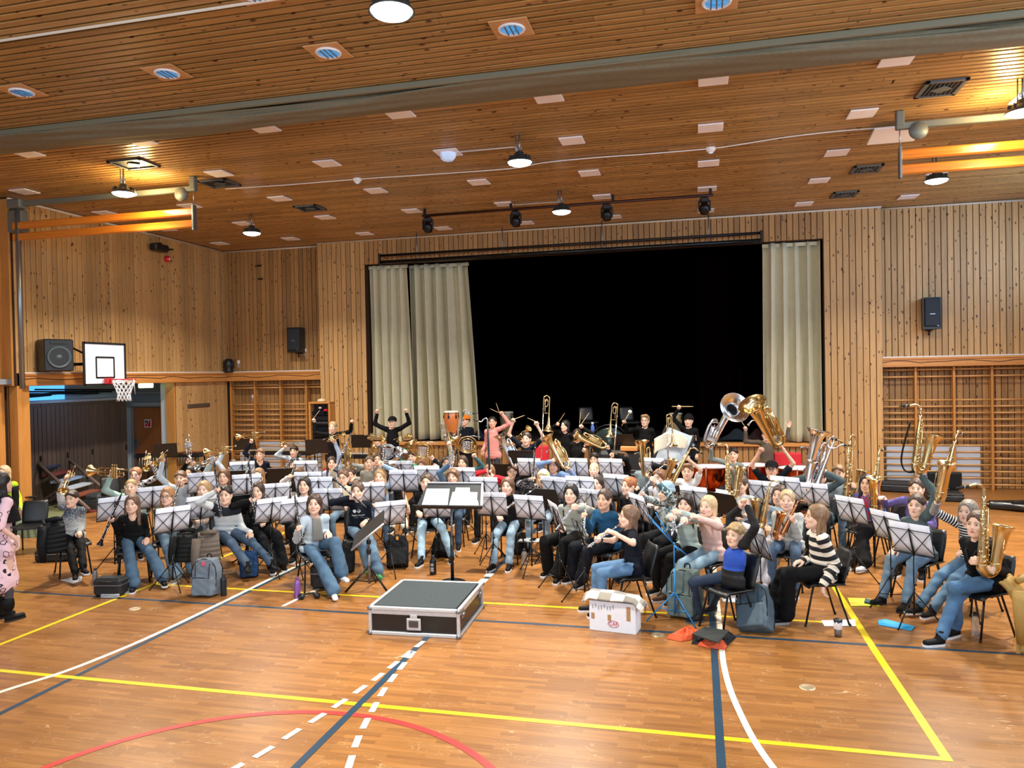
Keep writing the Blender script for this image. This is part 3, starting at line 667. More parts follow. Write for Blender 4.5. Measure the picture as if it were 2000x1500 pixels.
# basketball backboard and hoop
BBW = mat('backboard_white', '#dfe6f2', .4); REDH = mat('hoop_red', '#c4202c', .35)
r = empty('backboard', (-11.4, 12.57, 2.55)); tag(r, 'white basketball backboard with black border on the left wall', 'backboard')
b = MB(); b.box((0, 0, .4), (.04, 1.06, .80), ch=.005); b.build('board', BBW, r)
b = MB()
for s_ in (-1, 1): b.box((.018, s_ * .53, .4), (.03, .045, .85)); b.box((.018, 0, .4 + s_ * .405), (.03, 1.1, .04))
b.build('border', BLACKP, r)
b = MB()
for s_ in (-1, 1): b.box((.022, s_ * .23, .33), (.008, .035, .42)); b.box((.022, 0, .33 + s_ * .2), (.008, .46, .035))
b.build('inner_square', BLACKP, r)
b = MB(); b.box((-.34, -.3, .4), (.64, .05, .06)); b.box((-.34, .3, .4), (.64, .05, .06)); b.tube((-.6, -.35, .8), (-.03, -.2, .5), .02); b.build('wall_arm', BLACKM, r)
r = empty('basketball_hoop', (-11.36, 12.57, 2.64)); tag(r, 'red basketball hoop with a white net below the backboard', 'hoop')
b = MB(); b.torus((.4, 0, 0), .22, .010, None, 32, 8); b.build('rim', REDH, r)
b = MB(); b.box((.05, 0, -.03), (.1, .14, .12), ch=.01); b.box((.14, 0, 0), (.12, .05, .02)); b.sweep([(.1, -.06, -.07), (.3, -.17, -.005)], .007, 6); b.sweep([(.1, .06, -.07), (.3, .17, -.005)], .007, 6); b.build('mount', REDH, r)
b = MB()
def netp(a, t): rr = .215 - .10 * min(t * 1.6, 1) + .015 * max(0, t - .8) * 5; return (.4 + rr * cos(a), rr * sin(a), -.01 - .42 * t)
for k in range(12):
 for s_ in (-1, 1):
  b.sweep([netp((k + s_ * t * 3) * 2 * pi / 12, t) for t in [i / 6 for i in range(7)]], .006, 4)
b.sweep([(.63, .0, 0), (.645, .02, -.3)], .005, 4)
o = b.build('net', mat('net_white', '#e8ecf2', .8), r)
r = empty('stage_monitor', PY(447, 727, YB - .2)); tag(r, 'small black round wall spotlight standing on the ledge corner', 'spotlight')
b = MB(); b.lathe([(0, 0), (.11, 0), (.12, .04), (.09, .08), (.12, .14), (.125, .24), (.1, .32), (.06, .35), (0, .35)], None, 18); b.build('body', BLACKP, r); b = MB(); [b.box((s_ * .12, 0, .2), (.04, .06, .2)) for s_ in (-1, 1)]; b.build('yoke', BLACKM, r)
for px, py, Y, lab in ((466, 707, YB - .03, 'white socket box with a cable above the ledge'), (596, 684, YB - .03, 'white socket beside the left wall speaker'), (494, 774, YB + .27, 'small white socket behind the left wall bars')):
 r = empty('wall_socket', PY(px, py, Y)); tag(r, lab, 'socket'); b = MB(); b.box((0, 0, 0), (.07, .04, .09), ch=.01); b.build('box', WHITE, r); b = MB(); b.tube((0, -.01, -.04), (0, -.01, -.16), .008); b.build('lead', WHITE, r)
r = empty('wall_projector', PX(311, 484, XL + .2)); tag(r, 'small black fixture high on the left wall beside a red alarm bell', 'fixture')
b = MB(); b.box((0, 0, 0), (.2, .45, .16), ch=.03); b.build('body', BLACKP, r); b = MB(); b.box((-.1, .1, .1), (.15, .06, .08)); b.tube((0, .2, 0), (.05, .4, .02), .02); b.build('bracket', BLACKM, r)
r = empty('alarm_bell', PX(327, 506, XL + .06)); tag(r, 'small red alarm bell on the left wall', 'bell')
b = MB(); b.lathe([(.0, .06), (.05, .06), (.075, .03), (.075, -.04)], Matrix.Rotation(pi / 2, 4, 'Y'), 16); b.build('bell', REDH, r); b = MB(); b.lathe([(0, .07), (.03, .065), (.03, .05)], Matrix.Rotation(pi / 2, 4, 'Y'), 12); b.build('centre', WHITE, r)
for px, py, Y, lab in ((507, 519, YB - .02, 'upper small black cross bracket on the left back wall'), (509, 545, YB - .02, 'lower small black cross bracket on the left back wall')):
 r = empty('wall_bracket', PY(px, py, Y)); tag(r, lab, 'bracket'); b = MB(); b.box((0, -.01, 0), (.14, .03, .02), R=Matrix.Rotation(.3, 3, 'Y')); b.box((0, -.01, 0), (.14, .03, .02), R=Matrix.Rotation(-.3, 3, 'Y')); b.build('arms', BLACKM, r)
r = empty('exit_lamp', PX(285, 753, -12.5)); tag(r, 'pale yellow green lit exit lamp above the brown cupboards', 'lamp')
b = MB(); b.box((0, 0, 0), (.1, .42, .11), ch=.02); b.build('diffuser', mat('exit_glow', '#eaf2b0', .5, emit='#e6efa0', estr=3), r); b = MB(); b.box((0, 0, .07), (.14, .46, .03)); b.build('housing', WHITE, r)
r = empty('door_sign', PY(289, 827, 16.13)); tag(r, 'small red and white sign on the brown door', 'sign')
b = MB(); b.box((0, 0, 0), (.2, .012, .2), ch=.003); b.build('plate', WHITE, r)
b = MB(); b.poly([(-.08, -.008, -.0), (-.01, -.008, .0), (-.01, -.008, -.08), (-.08, -.008, -.08)], .002, axis=Vector((0, -1, 0))); b.poly([(.0, -.008, -.085), (.085, -.008, -.085), (.085, -.008, .085), (.04, -.008, .085), (.04, -.008, .02), (.0, -.008, .02)], .002, axis=Vector((0, -1, 0))); b.build('red_field', REDH, r)
b = MB(); b.poly([(-.08, -.008, .01), (.02, -.008, .01), (.02, -.008, .08), (-.08, -.008, .08)], .002, axis=Vector((0, -1, 0))); b.build('grey_field', GREYM, r)
xs = [11.3, 12.5, 13.1, 13.8, 14.5, 15.55]
for i in range(5):
 y0, y1 = xs[i], xs[i + 1]; r = empty('cupboard', (-13.7, (y0 + y1) / 2, 0)); d = (y1 - y0) / 2
 tag(r, 'tall brown panelled cupboard in the store room, ' + ('first before the column', 'second beside the stairs', 'third behind the stair rail', 'fourth with a latch', 'fifth next to the door')[i], 'cupboard', 'brown cupboards in the store room')
 b = MB(); b.box((0, 0, 1.08), (.38, y1 - y0 - .01, 2.16), ch=.006); b.build('carcass', W_BROWN, r)
 n = 6
 for k in range(n): b = MB(); b.box((.20, -d + (k + .5) * 2 * d / n, 1.06), (.02, 2 * d / n - .012, 2.06), ch=.004); b.build('board', W_BROWN, r)
 b = MB(); b.box((.22, d - .06, 1.0), (.03, .03, .12)); b.build('latch', BLACKM, r)
b = MB(); b.box((-13.68, 13.45, 2.19), (.42, 4.3, .06), ch=.006); o = b.build('trim_6', GREYW); o['kind'] = 'structure'
r = empty('folded_frames', (-13.6, 13.2, 2.23)); tag(r, 'black folded metal frames lying on top of the brown cupboards', 'frames')
for i in range(6):
 b = MB(); b.sweep([(random.uniform(-.1, .1), -1.6 + i * .3, .03 + .04 * i), (random.uniform(0, .2), .2 + i * .45, .10 + .03 * (i % 3))], .018, 6); b.build('bar', BLACKM, r)
b = MB(); b.sweep([(0, -1.2, .03), (.05, -.8, .3), (.0, -.6, .03)], .03, 6); b.sweep([(0.1, -1.5, .3), (.05, -.5, .05)], .03, 6); b.build('folded_leg', BLACKM, r)
r = empty('stage_steps', (-12.75, 12.9, 0)); tag(r, 'dark wooden stage steps with side rails before the brown cupboards', 'steps'); LO = Vector(r.location)
cols = (mat('step_navy', '#26304a', .6), mat('step_red', '#6e3028', .6), mat('step_blue', '#8fa8c8', .5), mat('step_grey', '#c4ccd4', .5), mat('step_rust', '#8a4a34', .6))
f0, f1 = PY(113, 880, 13.9), PY(204, 956, 13.5); n0, n1 = PY(72, 903, 13.0), PY(122, 948, 12.7)
def ext(a, c, z=.08): d = c - a; return c + d * ((z - c.z) / d.z)
f1, n1 = ext(f0, f1), ext(n0, n1)
for a, c in ((f0, f1), (n0, n1)):
 b = MB(); b.sweep([a - LO, c - LO], .035, 8); b.build('side_rail', mat('rail_wood', '#6b5648', .5), r)
 b = MB(); b.sweep([a - LO, Vector((a.x, a.y, .02)) - LO], .022, 7); b.sweep([a.lerp(c, .5) - LO, Vector((a.lerp(c, .5).x, a.lerp(c, .5).y, .02)) - LO], .02, 7); b.build('rail_post', BLACKM, r)
for i in range(7):
 t = (i + .6) / 7; A_, C_ = n0.lerp(n1, t), f0.lerp(f1, t); m_ = (A_ + C_) / 2 - LO; dv = C_ - A_; an_ = atan2(dv.y, dv.x); Rr = Matrix.Rotation(an_ + pi / 2, 3, 'Z')
 b = MB(); b.box(m_ - Vector((0, 0, .12)), (.24, dv.to_2d().length * .94, .045), R=Rr, ch=.006); b.build('tread', cols[i % 5], r)
 b = MB(); b.box(m_ - Vector((0, 0, .24)), (.03, dv.to_2d().length * .92, .14), R=Rr); b.build('riser', W_BROWN, r)
# implicit surfaces -> quads (surface nets)
def surf_nets(f, lo, hi, h):
 lo = np.asarray(lo, float); n = np.maximum(np.ceil((np.asarray(hi, float) - lo) / h).astype(int), 2) + 1
 ax = [lo[i] + h * np.arange(n[i]) for i in range(3)]
 G = np.stack(np.meshgrid(*ax, indexing='ij'), -1).reshape(-1, 3)
 V = f(G).reshape(n)
 V[0] = V[-1] = 1; V[:, 0] = V[:, -1] = 1; V[:, :, 0] = V[:, :, -1] = 1
 I = V < 0
 c = n - 1
 S = np.zeros(c, np.int8)
 for dx in (0, 1):
  for dy in (0, 1):
   for dz in (0, 1): S += I[dx:dx + c[0], dy:dy + c[1], dz:dz + c[2]]
 act = (S > 0) & (S < 8); idx = -np.ones(c, int); A = np.argwhere(act); idx[act] = np.arange(len(A))
 P = np.zeros((len(A), 3)); W = np.zeros(len(A))
 for a in range(3):
  o1, o2 = [k for k in range(3) if k != a]
  for u in (0, 1):
   for v in (0, 1):
    p0 = A.copy(); p0[:, o1] += u; p0[:, o2] += v; p1 = p0.copy(); p1[:, a] += 1
    v0 = V[p0[:, 0], p0[:, 1], p0[:, 2]]; v1 = V[p1[:, 0], p1[:, 1], p1[:, 2]]
    k = (v0 < 0) != (v1 < 0); t = v0[k] / (v0[k] - v1[k]); q = p0[k].astype(float); q[:, a] += t
    P[k] += q; W[k] += 1
 P = P / W[:, None] * h + lo
 F = []
 for a in range(3):
  o1, o2 = [(1, 2), (2, 0), (0, 1)][a]
  s0 = [slice(None)] * 3; s1 = [slice(None)] * 3; s0[a] = slice(0, -1); s1[a] = slice(1, None)
  ch = I[tuple(s0)] != I[tuple(s1)]; E_ = np.argwhere(ch)
  E_ = E_[(E_[:, o1] > 0) & (E_[:, o2] > 0) & (E_[:, o1] < c[o1]) & (E_[:, o2] < c[o2])]
  ins = I[E_[:, 0], E_[:, 1], E_[:, 2]]
  def cid(d1, d2):
   q = E_.copy(); q[:, o1] -= d1; q[:, o2] -= d2; return idx[q[:, 0], q[:, 1], q[:, 2]]
  Q = np.stack([cid(0, 0), cid(1, 0), cid(1, 1), cid(0, 1)], 1)
  Q[~ins] = Q[~ins][:, ::-1]; F.append(Q)
 return P, np.concatenate(F)
def cone_d(P, a, b, ra, rb, k=None):
 a = np.asarray(a, float); b = np.asarray(b, float); ba = b - a; L2 = max(ba @ ba, 1e-9)
 t = np.clip((P - a) @ ba / L2, 0, 1); d = P - a - t[:, None] * ba
 return np.sqrt((d * d).sum(1)) - (ra + (rb - ra) * t)
def ell_d(P, c, r):
 q = (P - np.asarray(c, float)) / np.asarray(r, float); k = np.sqrt((q * q).sum(1)); return (k - 1) * min(r)
def smin(a, b, k):
 h = np.clip(.5 + .5 * (b - a) / k, 0, 1); return b * (1 - h) + a * h - k * h * (1 - h)
def smax(a, b, k): return -smin(-a, -b, k)
def np_mesh(name, P, F, mats, smooth=True, mi=None):
 me = bpy.data.meshes.new(name)
 me.vertices.add(len(P)); me.vertices.foreach_set('co', np.asarray(P, np.float32).ravel())
 me.loops.add(F.size); me.loops.foreach_set('vertex_index', F.astype(np.int32).ravel())
 me.polygons.add(len(F)); me.polygons.foreach_set('loop_start', np.arange(0, F.size, F.shape[1], dtype=np.int32))
 me.polygons.foreach_set('use_smooth', np.ones(len(F), bool) if smooth else np.zeros(len(F), bool))
 for m in mats: me.materials.append(m)
 if mi is not None: me.polygons.foreach_set('material_index', mi.astype(np.int32))
 me.update(calc_edges=True); return me
# materials for people
SKINS = {}
def skin(c='#e3b298'):
 if c not in SKINS:
  m = mat('skin_' + c[1:], c, .5, noise=.05, nscale=30, sheen=.1); m.node_tree.nodes['Principled BSDF'].inputs['Subsurface Weight'].default_value = .0; SKINS[c] = m
 return SKINS[c]
def hairmat(c):
 n = 'hair_' + c[1:]
 if n in _M: return _M[n]
 m, N, L, B = nt(n); _M[n] = m
 tc = N.new('ShaderNodeTexCoord'); mp = N.new('ShaderNodeMapping'); mp.inputs['Scale'].default_value = (110, 110, 9); L.new(tc.outputs['Object'], mp.inputs[0])
 no = N.new('ShaderNodeTexNoise'); no.inputs['Scale'].default_value = 1; no.inputs['Detail'].default_value = 4; L.new(mp.outputs[0], no.inputs['Vector'])
 rp = N.new('ShaderNodeValToRGB'); k = srgb(c); rp.color_ramp.elements[0].position = .3; rp.color_ramp.elements[1].position = .7
 rp.color_ramp.elements[0].color = (k[0] * .5, k[1] * .5, k[2] * .5, 1); rp.color_ramp.elements[1].color = (min(1, k[0] * 1.35), min(1, k[1] * 1.35), min(1, k[2] * 1.35), 1)
 L.new(no.outputs['Fac'], rp.inputs[0]); L.new(rp.outputs[0], B.inputs['Base Color']); B.inputs['Roughness'].default_value = .45
 bp = N.new('ShaderNodeBump'); bp.inputs['Strength'].default_value = .6; bp.inputs['Distance'].default_value = .006; L.new(no.outputs['Fac'], bp.inputs['Height']); L.new(bp.outputs[0], B.inputs['Normal'])
 return m
EYEW = mat('eye_white', '#e8e4e2', .3); IRIS = mat('eye_iris', '#2c2420', .2); LIPS = mat('lips', '#b8625c', .4); TEETH = mat('teeth', '#f0ebe4', .3)
def cloth(c, rough=.85, bump=.25, noise=.07, c2=None, style=None):
 n = 'cloth_%s_%s_%s' % (c[1:], (c2 or '')[1:], style)
 if n in _M: return _M[n]
 if sum(srgb(c)[:3]) < .12: c = '#' + ''.join('%02x' % int(int(c[i:i + 2], 16) * .62) for i in (1, 3, 5))
 if style is None: return mat(n, c, rough, noise=noise, nscale=9, bump=bump, bscale=45, spec=.2)
 m, N, L, B = nt(n); _M[n] = m; B.inputs['Roughness'].default_value = rough
 at = N.new('ShaderNodeAttribute'); at.attribute_name = 'along'; tc = N.new('ShaderNodeTexCoord')
 mx = N.new('ShaderNodeMix'); mx.data_type = 'RGBA'; mx.inputs[6].default_value = srgb(c); mx.inputs[7].default_value = srgb(c2)
 def math_(op, a, b=None, c_=None):
  q = N.new('ShaderNodeMath'); q.operation = op
  for i, x in enumerate((a, b, c_)):
   if x is None: continue
   if isinstance(x, (int, float)): q.inputs[i].default_value = x
   else: L.new(x, q.inputs[i])
  return q.outputs[0]
 if style.startswith('stripe'):
  p = float(style.split('_')[1]); duty = float(style.split('_')[2])
  fr = math_('FRACT', math_('DIVIDE', at.outputs['Fac'], p)); L.new(math_('LESS_THAN', fr, duty), mx.inputs[0])
 elif style == 'zigzag':
  sp = N.new('ShaderNodeSeparateXYZ'); L.new(tc.outputs['Object'], sp.inputs[0])
  zz = math_('PINGPONG', sp.outputs['X'], .035); fr = math_('FRACT', math_('DIVIDE', math_('ADD', at.outputs['Fac'], zz), .045)); L.new(math_('LESS_THAN', fr, .4), mx.inputs[0])
 elif style == 'yoke':      # dark shoulders over a pale body
  mr = N.new('ShaderNodeMapRange'); mr.inputs['From Min'].default_value = .115; mr.inputs['From Max'].default_value = .125; L.new(at.outputs['Fac'], mr.inputs['Value']); L.new(mr.outputs[0], mx.inputs[0])
 elif style == 'speckle':
  no = N.new('ShaderNodeTexNoise'); no.inputs['Scale'].default_value = 90; L.new(tc.outputs['Object'], no.inputs['Vector'])
  mr = N.new('ShaderNodeMapRange'); mr.inputs['From Min'].default_value = .05; mr.inputs['From Max'].default_value = .35; L.new(at.outputs['Fac'], mr.inputs['Value'])
  ad = math_('ADD', no.outputs['Fac'], math_('MULTIPLY', mr.outputs[0], .55)); mr2 = N.new('ShaderNodeMapRange'); mr2.inputs['From Min'].default_value = .55; mr2.inputs['From Max'].default_value = .75; L.new(ad, mr2.inputs['Value']); L.new(mr2.outputs[0], mx.inputs[0])
 elif style == 'blotch':
  no = N.new('ShaderNodeTexNoise'); no.inputs['Scale'].default_value = 9; no.inputs['Detail'].default_value = 3; no.inputs['Distortion'].default_value = 2; L.new(tc.outputs['Object'], no.inputs['Vector'])
  mr2 = N.new('ShaderNodeMapRange'); mr2.inputs['From Min'].default_value = .48; mr2.inputs['From Max'].default_value = .52; L.new(no.outputs['Fac'], mr2.inputs['Value']); L.new(mr2.outputs[0], mx.inputs[0])
 elif style == 'flower':
  vo = N.new('ShaderNodeTexVoronoi'); vo.inputs['Scale'].default_value = 11; vo.inputs['Randomness'].default_value = .7; L.new(tc.outputs['Object'], vo.inputs['Vector'])
  no = N.new('ShaderNodeTexNoise'); no.inputs['Scale'].default_value = 22; L.new(tc.outputs['Object'], no.inputs['Vector'])
  r1 = math_('SUBTRACT', math_('ADD', vo.outputs['Distance'], math_('MULTIPLY', no.outputs['Fac'], .5)), .55); L.new(math_('LESS_THAN', math_('ABSOLUTE', r1), .045), mx.inputs[0])
 elif style == 'panel':     # white front over dark, blue towards the shoulders
  sp = N.new('ShaderNodeSeparateXYZ'); L.new(tc.outputs['Object'], sp.inputs[0]); L.new(math_('LESS_THAN', at.outputs['Fac'], .2), mx.inputs[0])
 L.new(mx.outputs[2], B.inputs['Base Color'])
 no = N.new('ShaderNodeTexNoise'); no.inputs['Scale'].default_value = 50; L.new(tc.outputs['Object'], no.inputs['Vector'])
 bp = N.new('ShaderNodeBump'); bp.inputs['Strength'].default_value = bump; bp.inputs['Distance'].default_value = .01; L.new(no.outputs['Fac'], bp.inputs['Height']); L.new(bp.outputs[0], B.inputs['Normal'])
 return m
# head template (face towards -Y, origin between the ears)
def head_field(P):
 d = ell_d(P, (0, .012, .032), (.074, .094, .086))
 d = smin(d, ell_d(P, (0, -.03, -.03), (.058, .062, .075)), .03)
 d = smin(d, cone_d(P, (0, -.045, -.07), (0, -.066, -.096), .036, .022), .03)
 for s in (-1, 1):
  d = smin(d, cone_d(P, (s * .052, .0, -.04), (s * .03, -.05, -.085), .022, .018), .025)
  d = smin(d, ell_d(P, (s * .037, -.062, -.028), (.024, .022, .022)), .015)
  d = smax(d, -ell_d(P, (s * .031, -.098, .004), (.021, .018, .014)), .012)
  ear = ell_d(P, (s * .077, .012, -.004), (.010, .020, .032)); d = smin(d, ear, .006)
 d = smin(d, cone_d(P, (0, -.078, .012), (0, -.100, -.026), .008, .012), .012)
 d = smin(d, cone_d(P, (-.012, -.088, -.032), (.012, -.088, -.032), .009, .009), .008)
 d = smin(d, ell_d(P, (0, -.084, -.056), (.024, .012, .014)), .01)
 d = smax(d, -(cone_d(P, (-.02, -.1, -.056), (.02, -.1, -.056), .002, .002)), .004)
 d = smin(d, cone_d(P, (0, .02, -.05), (0, .032, -.19), .050, .054), .03)
 return d
HEADS = {}
for lod, h in (('hi', .0068), ('lo', .0105)):
 HEADS[lod] = surf_nets(head_field, (-.105, -.125, -.22), (.105, .125, .135), h)
def face_bits(smile):
 b = MB()
 for s in (-1, 1):
  b.ball((s * .031, -.083, .003), (.0135, .008, .0065), 8, 5, mi=1)
  b.ball((s * .031, -.0885, .003), (.0062, .0045, .0062), 8, 5, mi=2)
  b.sweep([(s * .016, -.087, .006), (s * .031, -.0925, .0115), (s * .046, -.083, .006)], .0018, 4, mi=4)
  b.sweep([(s * .014, -.092, .022), (s * .03, -.0945, .028), (s * .05, -.080, .022)], [.0022, .0032, .0016], 5, mi=4)
 w = .026 if smile else .020; up = .006 if smile else 0
 if smile: b.ball((0, -.0935, -.055), (.019, .006, .0052), 10, 5, mi=5)
 dz = .0065 if smile else .0035
 b.sweep([(-w, -.084, -.056 + up), (-w * .5, -.094, -.055 + dz), (0, -.0965, -.056 + dz), (w * .5, -.094, -.055 + dz), (w, -.084, -.056 + up)], [.0016, .0035, .0034, .0035, .0016], 6, mi=3)
 b.sweep([(-w, -.084, -.056 + up), (-w * .5, -.094, -.058 - dz), (0, -.096, -.059 - dz), (w * .5, -.094, -.058 - dz), (w, -.084, -.056 + up)], [.0016, .0042, .005, .0042, .0016], 6, mi=3)
 return b
FACE = {True: face_bits(True), False: face_bits(False)}
# hand templates: wrist at origin, fingers to +Z, palm towards -Y, thumb on +X
def hand_parts(pose):
 pr = [((-.0, .0, -.03), (0, 0, .01), .026, .028)]
 for i, (x, L_) in enumerate(((.027, .074), (.009, .082), (-.009, .076), (-.026, .060))):
  base = np.array((x, 0, .082 - abs(i - 1) * .004)); pr.append(((x * .6, 0, .02), tuple(base), .017, .0125))
  if pose == 'open': angs = (8, 14, 12); sp = (x * 2.2)
  elif pose == 'grip': angs = (62, 82, 55); sp = 0
  else: angs = (28, 32, 25); sp = x * 1.0
  p = base; a = 0
  for k, (seg, an) in enumerate(zip((.45, .31, .24), angs)):
   a += radians(an); q = p + L_ * seg * np.array((sp * (1 if k == 0 else .3), -sin(a), cos(a)))
   pr.append((tuple(p), tuple(q), .0100 - .0008 * k, .0092 - .0012 * k)); p = q
 if pose == 'grip': th = ((.026, -.004, .02), (.043, -.026, .052), (.026, -.052, .070), (.006, -.060, .078))
 elif pose == 'open': th = ((.024, -.002, .015), (.058, -.012, .045), (.078, -.016, .074), (.086, -.018, .094))
 else: th = ((.024, -.004, .015), (.050, -.020, .045), (.054, -.034, .076), (.050, -.042, .096))
 for k in range(3): pr.append((th[k], th[k + 1], .0135 - .0018 * k, .0115 - .0018 * k))
 return pr
HANDS = {}
for pose in ('grip', 'open', 'soft'):
 pp = hand_parts(pose)
 def hf(P, pp=pp):
  d = None
  for a, b_, ra, rb in pp:
   q = cone_d(P, a, b_, ra, rb); d = q if d is None else smin(d, q, .006)
  return d
 for lod, h in (('hi', .0062), ('lo', .0088)): HANDS[pose, lod] = surf_nets(hf, (-.075, -.11, -.06), (.11, .04, .19), h)
# hair templates
def hair_field(style):
 def f(P):
  x, y, z = P[:, 0], P[:, 1], P[:, 2]
  rip = .0022 * np.sin(44 * np.arctan2(x, y + .01) + 6 * z * 10) + .0015 * np.sin(90 * x + 60 * z)
  cap = ell_d(P, (0, .016, .040), (.087, .105, .094)) if style != 'afro' else ell_d(P, (0, .02, .05), (.115, .125, .12))
  face = ell_d(P, (0, -.105, -.03), (.066, .060, .100 if style in ('fringe', 'fringe_long') else .118))
  ears = ell_d(P, (.08, .0, -.03), (.03, .03, .045)); ears = np.minimum(ears, ell_d(P, (-.08, .0, -.03), (.03, .03, .045)))
  low = -.045
  if style in ('short', 'fringe', 'curly', 'swept'):
   if style == 'curly': rip = rip + .006 * np.sin(95 * x) * np.sin(95 * y) * np.sin(95 * z)
   if style == 'fringe': cap = smin(cap, ell_d(P, (0, -.072, .062), (.066, .026, .028)), .02)
   if style == 'swept': cap = smin(cap, cone_d(P, (-.045, -.06, .095), (.04, -.075, .10), .026, .030), .02)
   d = smax(cap, -face, .01); d = smax(d, -ears, .008); d = smax(d, -(z - low + .25 * (y < 0) * 0) , .012)
   d = smax(d, (-.02 - z) + 1.2 * (-y - .02) * 0, .01) if False else d
   d = smax(d, -(z + .01 + .6 * (y + .0)), .02)
   return d + rip
  if style == 'buzz':
   d = smax(ell_d(P, (0, .014, .036), (.079, .098, .090)), -face, .006); return smax(d, -(z - .0 + .5 * y), .015)
  d = cap
  if style in ('long', 'fringe_long', 'long_front'):
   zb = -.26
   for s in (-1, 1): d = smin(d, cone_d(P, (s * .070, .012, .02), (s * (.084 if style != 'long_front' else .078), .012 if style != 'long_front' else -.055, zb), .026, .022), .02)
   bk = cone_d(P * [.75, 1.35, 1], (0, .06, .0), (0, .088, zb), .062, .060); d = smin(d, bk, .03)
  if style == 'bob':
   for s in (-1, 1): d = smin(d, cone_d(P, (s * .070, .012, .02), (s * .078, .008, -.10), .026, .024), .02)
   d = smin(d, cone_d(P * [.75, 1.3, 1], (0, .06, .0), (0, .07, -.10), .062, .060), .03)
  if style == 'tail':
   d = smax(cap, -ears, .008); d = smax(d, -(z + .045 + .0 * y), .02)
   d = smin(d, cone_d(P, (0, .115, .045), (0, .14, -.13), .026, .018), .012)
  if style == 'bun':
   d = smax(cap, -ears, .008); d = smax(d, -(z + .045), .02); d = smin(d, ell_d(P, (0, .10, .075), (.038, .036, .036)), .01)
  if style == 'fringe_long': d = smin(d, ell_d(P, (0, -.072, .060), (.064, .026, .030)), .02)
  if style == 'afro': d = smax(d, -(z + .07), .03)
  d = smax(d, -face, .01)
  neck = cone_d(P, (0, .0, -.06), (0, .01, -.3), .046, .052); d = smax(d, -neck, .01)
  if style in ('long', 'fringe_long', 'bob', 'long_front'): d = smax(d, -cone_d(P, (0, -.06, -.06), (0, -.08, -.34), .058, .05), .012)
  return d + rip
 return f
def hat_field(kind):
 def f(P):
  z = P[:, 2]
  if kind == 'beanie':
   d = ell_d(P, (0, .016, .046), (.095, .112, .108)); d = smax(d, -(z - .020 + .1 * P[:, 1]), .01)
   band = np.abs(ell_d(P, (0, .014, .036), (.092, .108, .11))) - .012; band = smax(band, np.abs(z - .042 + .1 * P[:, 1]) - .020, .008)
   return smin(d, band, .006)
  d = ell_d(P, (0, .016, .05), (.092, .108, .085)); d = smax(d, -(z - .040), .006)
  br = smax(ell_d(P, (0, -.10, .045), (.072, .085, .2)), np.abs(z - .045 + .25 * (P[:, 1] + .1) * 0 - .6 * P[:, 0] ** 2 * -1) - .005, .004)
  return smin(d, br, .006)
 return f
HAIR = {}
for st_, zlo in (('short', -.12), ('fringe', -.12), ('swept', -.12), ('curly', -.12), ('buzz', -.12), ('long', -.30), ('long_front', -.30), ('fringe_long', -.30), ('bob', -.15), ('tail', -.19), ('bun', -.12), ('afro', -.12)):
 P_, F_ = surf_nets(hair_field(st_), (-.15, -.15, zlo), (.15, .19, .19), .0095); HAIR[st_] = np_mesh('hair', P_, F_, [BLACKP])
for k_ in ('beanie', 'cap'):
 P_, F_ = surf_nets(hat_field(k_), (-.13, -.21, -.05), (.13, .15, .19), .0075); HAIR[k_] = np_mesh(k_, P_, F_, [BLACKP])
b = MB()
for s in (-1, 1):
 b.torus((s * .032, -.101, .002), .021, .0022, Matrix.Diagonal((1, .85, 1)).to_3x3() @ Matrix.Rotation(pi / 2, 3, 'X'), 16, 5)
 b.sweep([(s * .053, -.099, .006), (s * .078, -.05, .008), (s * .079, .01, .004)], .002, 5)
b.sweep([(-.011, -.103, .006), (.011, -.103, .006)], .002, 5)
GLASSES = b.mesh('glasses', BLACKM)
def shoe_f(P):
 d = cone_d(P * [1, 1, 1.15], (0, .0, .045), (0, -.15, .038), .038, .036); d = smin(d, cone_d(P, (0, -.02, .06), (0, .004, .115), .036, .040), .03)
 return smax(d, .012 - P[:, 2], .004)
P_, F_ = surf_nets(shoe_f, (-.07, -.21, -.01), (.07, .07, .15), .0095); SHOE = np_mesh('shoe', P_, F_, [BLACKP])
b = MB(); o_ = [(.036 * cos(a) * (1.0 + .12 * (sin(a) < 0)), (.036 if sin(a) > 0 else .0) * sin(a) + (0 if sin(a) > 0 else .0), 0) for a in [k * pi / 10 for k in range(0, 11)]]
o_ += [(-.041, -.08, 0), (-.044, -.14, 0), (-.034, -.178, 0), (0, -.192, 0), (.034, -.178, 0), (.044, -.14, 0), (.041, -.08, 0)]
b.poly(o_, .022); SOLE = b.mesh('sole', WHITE)
# person builder
KS = .92
def desat(c):
 v = [int(c[i:i + 2], 16) for i in (1, 3, 5)]; m = sum(v) / 3; return '#' + ''.join('%02x' % int(m * .38 + x * .62 * .95) for x in v)
def yawdir(a): return np.array((sin(a), -cos(a), 0.0))
def basis(a): return yawdir(a), np.array((cos(a), sin(a), 0.0))
def ik(S, W, u, l, hint):
 d = W - S; D = np.linalg.norm(d); mx = (u + l) * .985
 if D > mx:
  k = min(D / (u + l) / .985, 1.10); u *= k; l *= k; mx = (u + l) * .985
  if D > mx: W = S + d / D * mx; d = W - S; D = mx
 D = max(D, abs(u - l) + .03); dn = d / max(np.linalg.norm(d), 1e-6)
 a = (u * u - l * l + D * D) / (2 * D); hgt = sqrt(max(u * u - a * a, 0)); h = hint - dn * (hint @ dn); n = np.linalg.norm(h)
 h = h / n if n > 1e-6 else np.array((0, 0, -1.0))
 return S + dn * a + h * hgt, W
def look_yaw(H): return atan2(-H[0], H[1])
PEOPLE = []
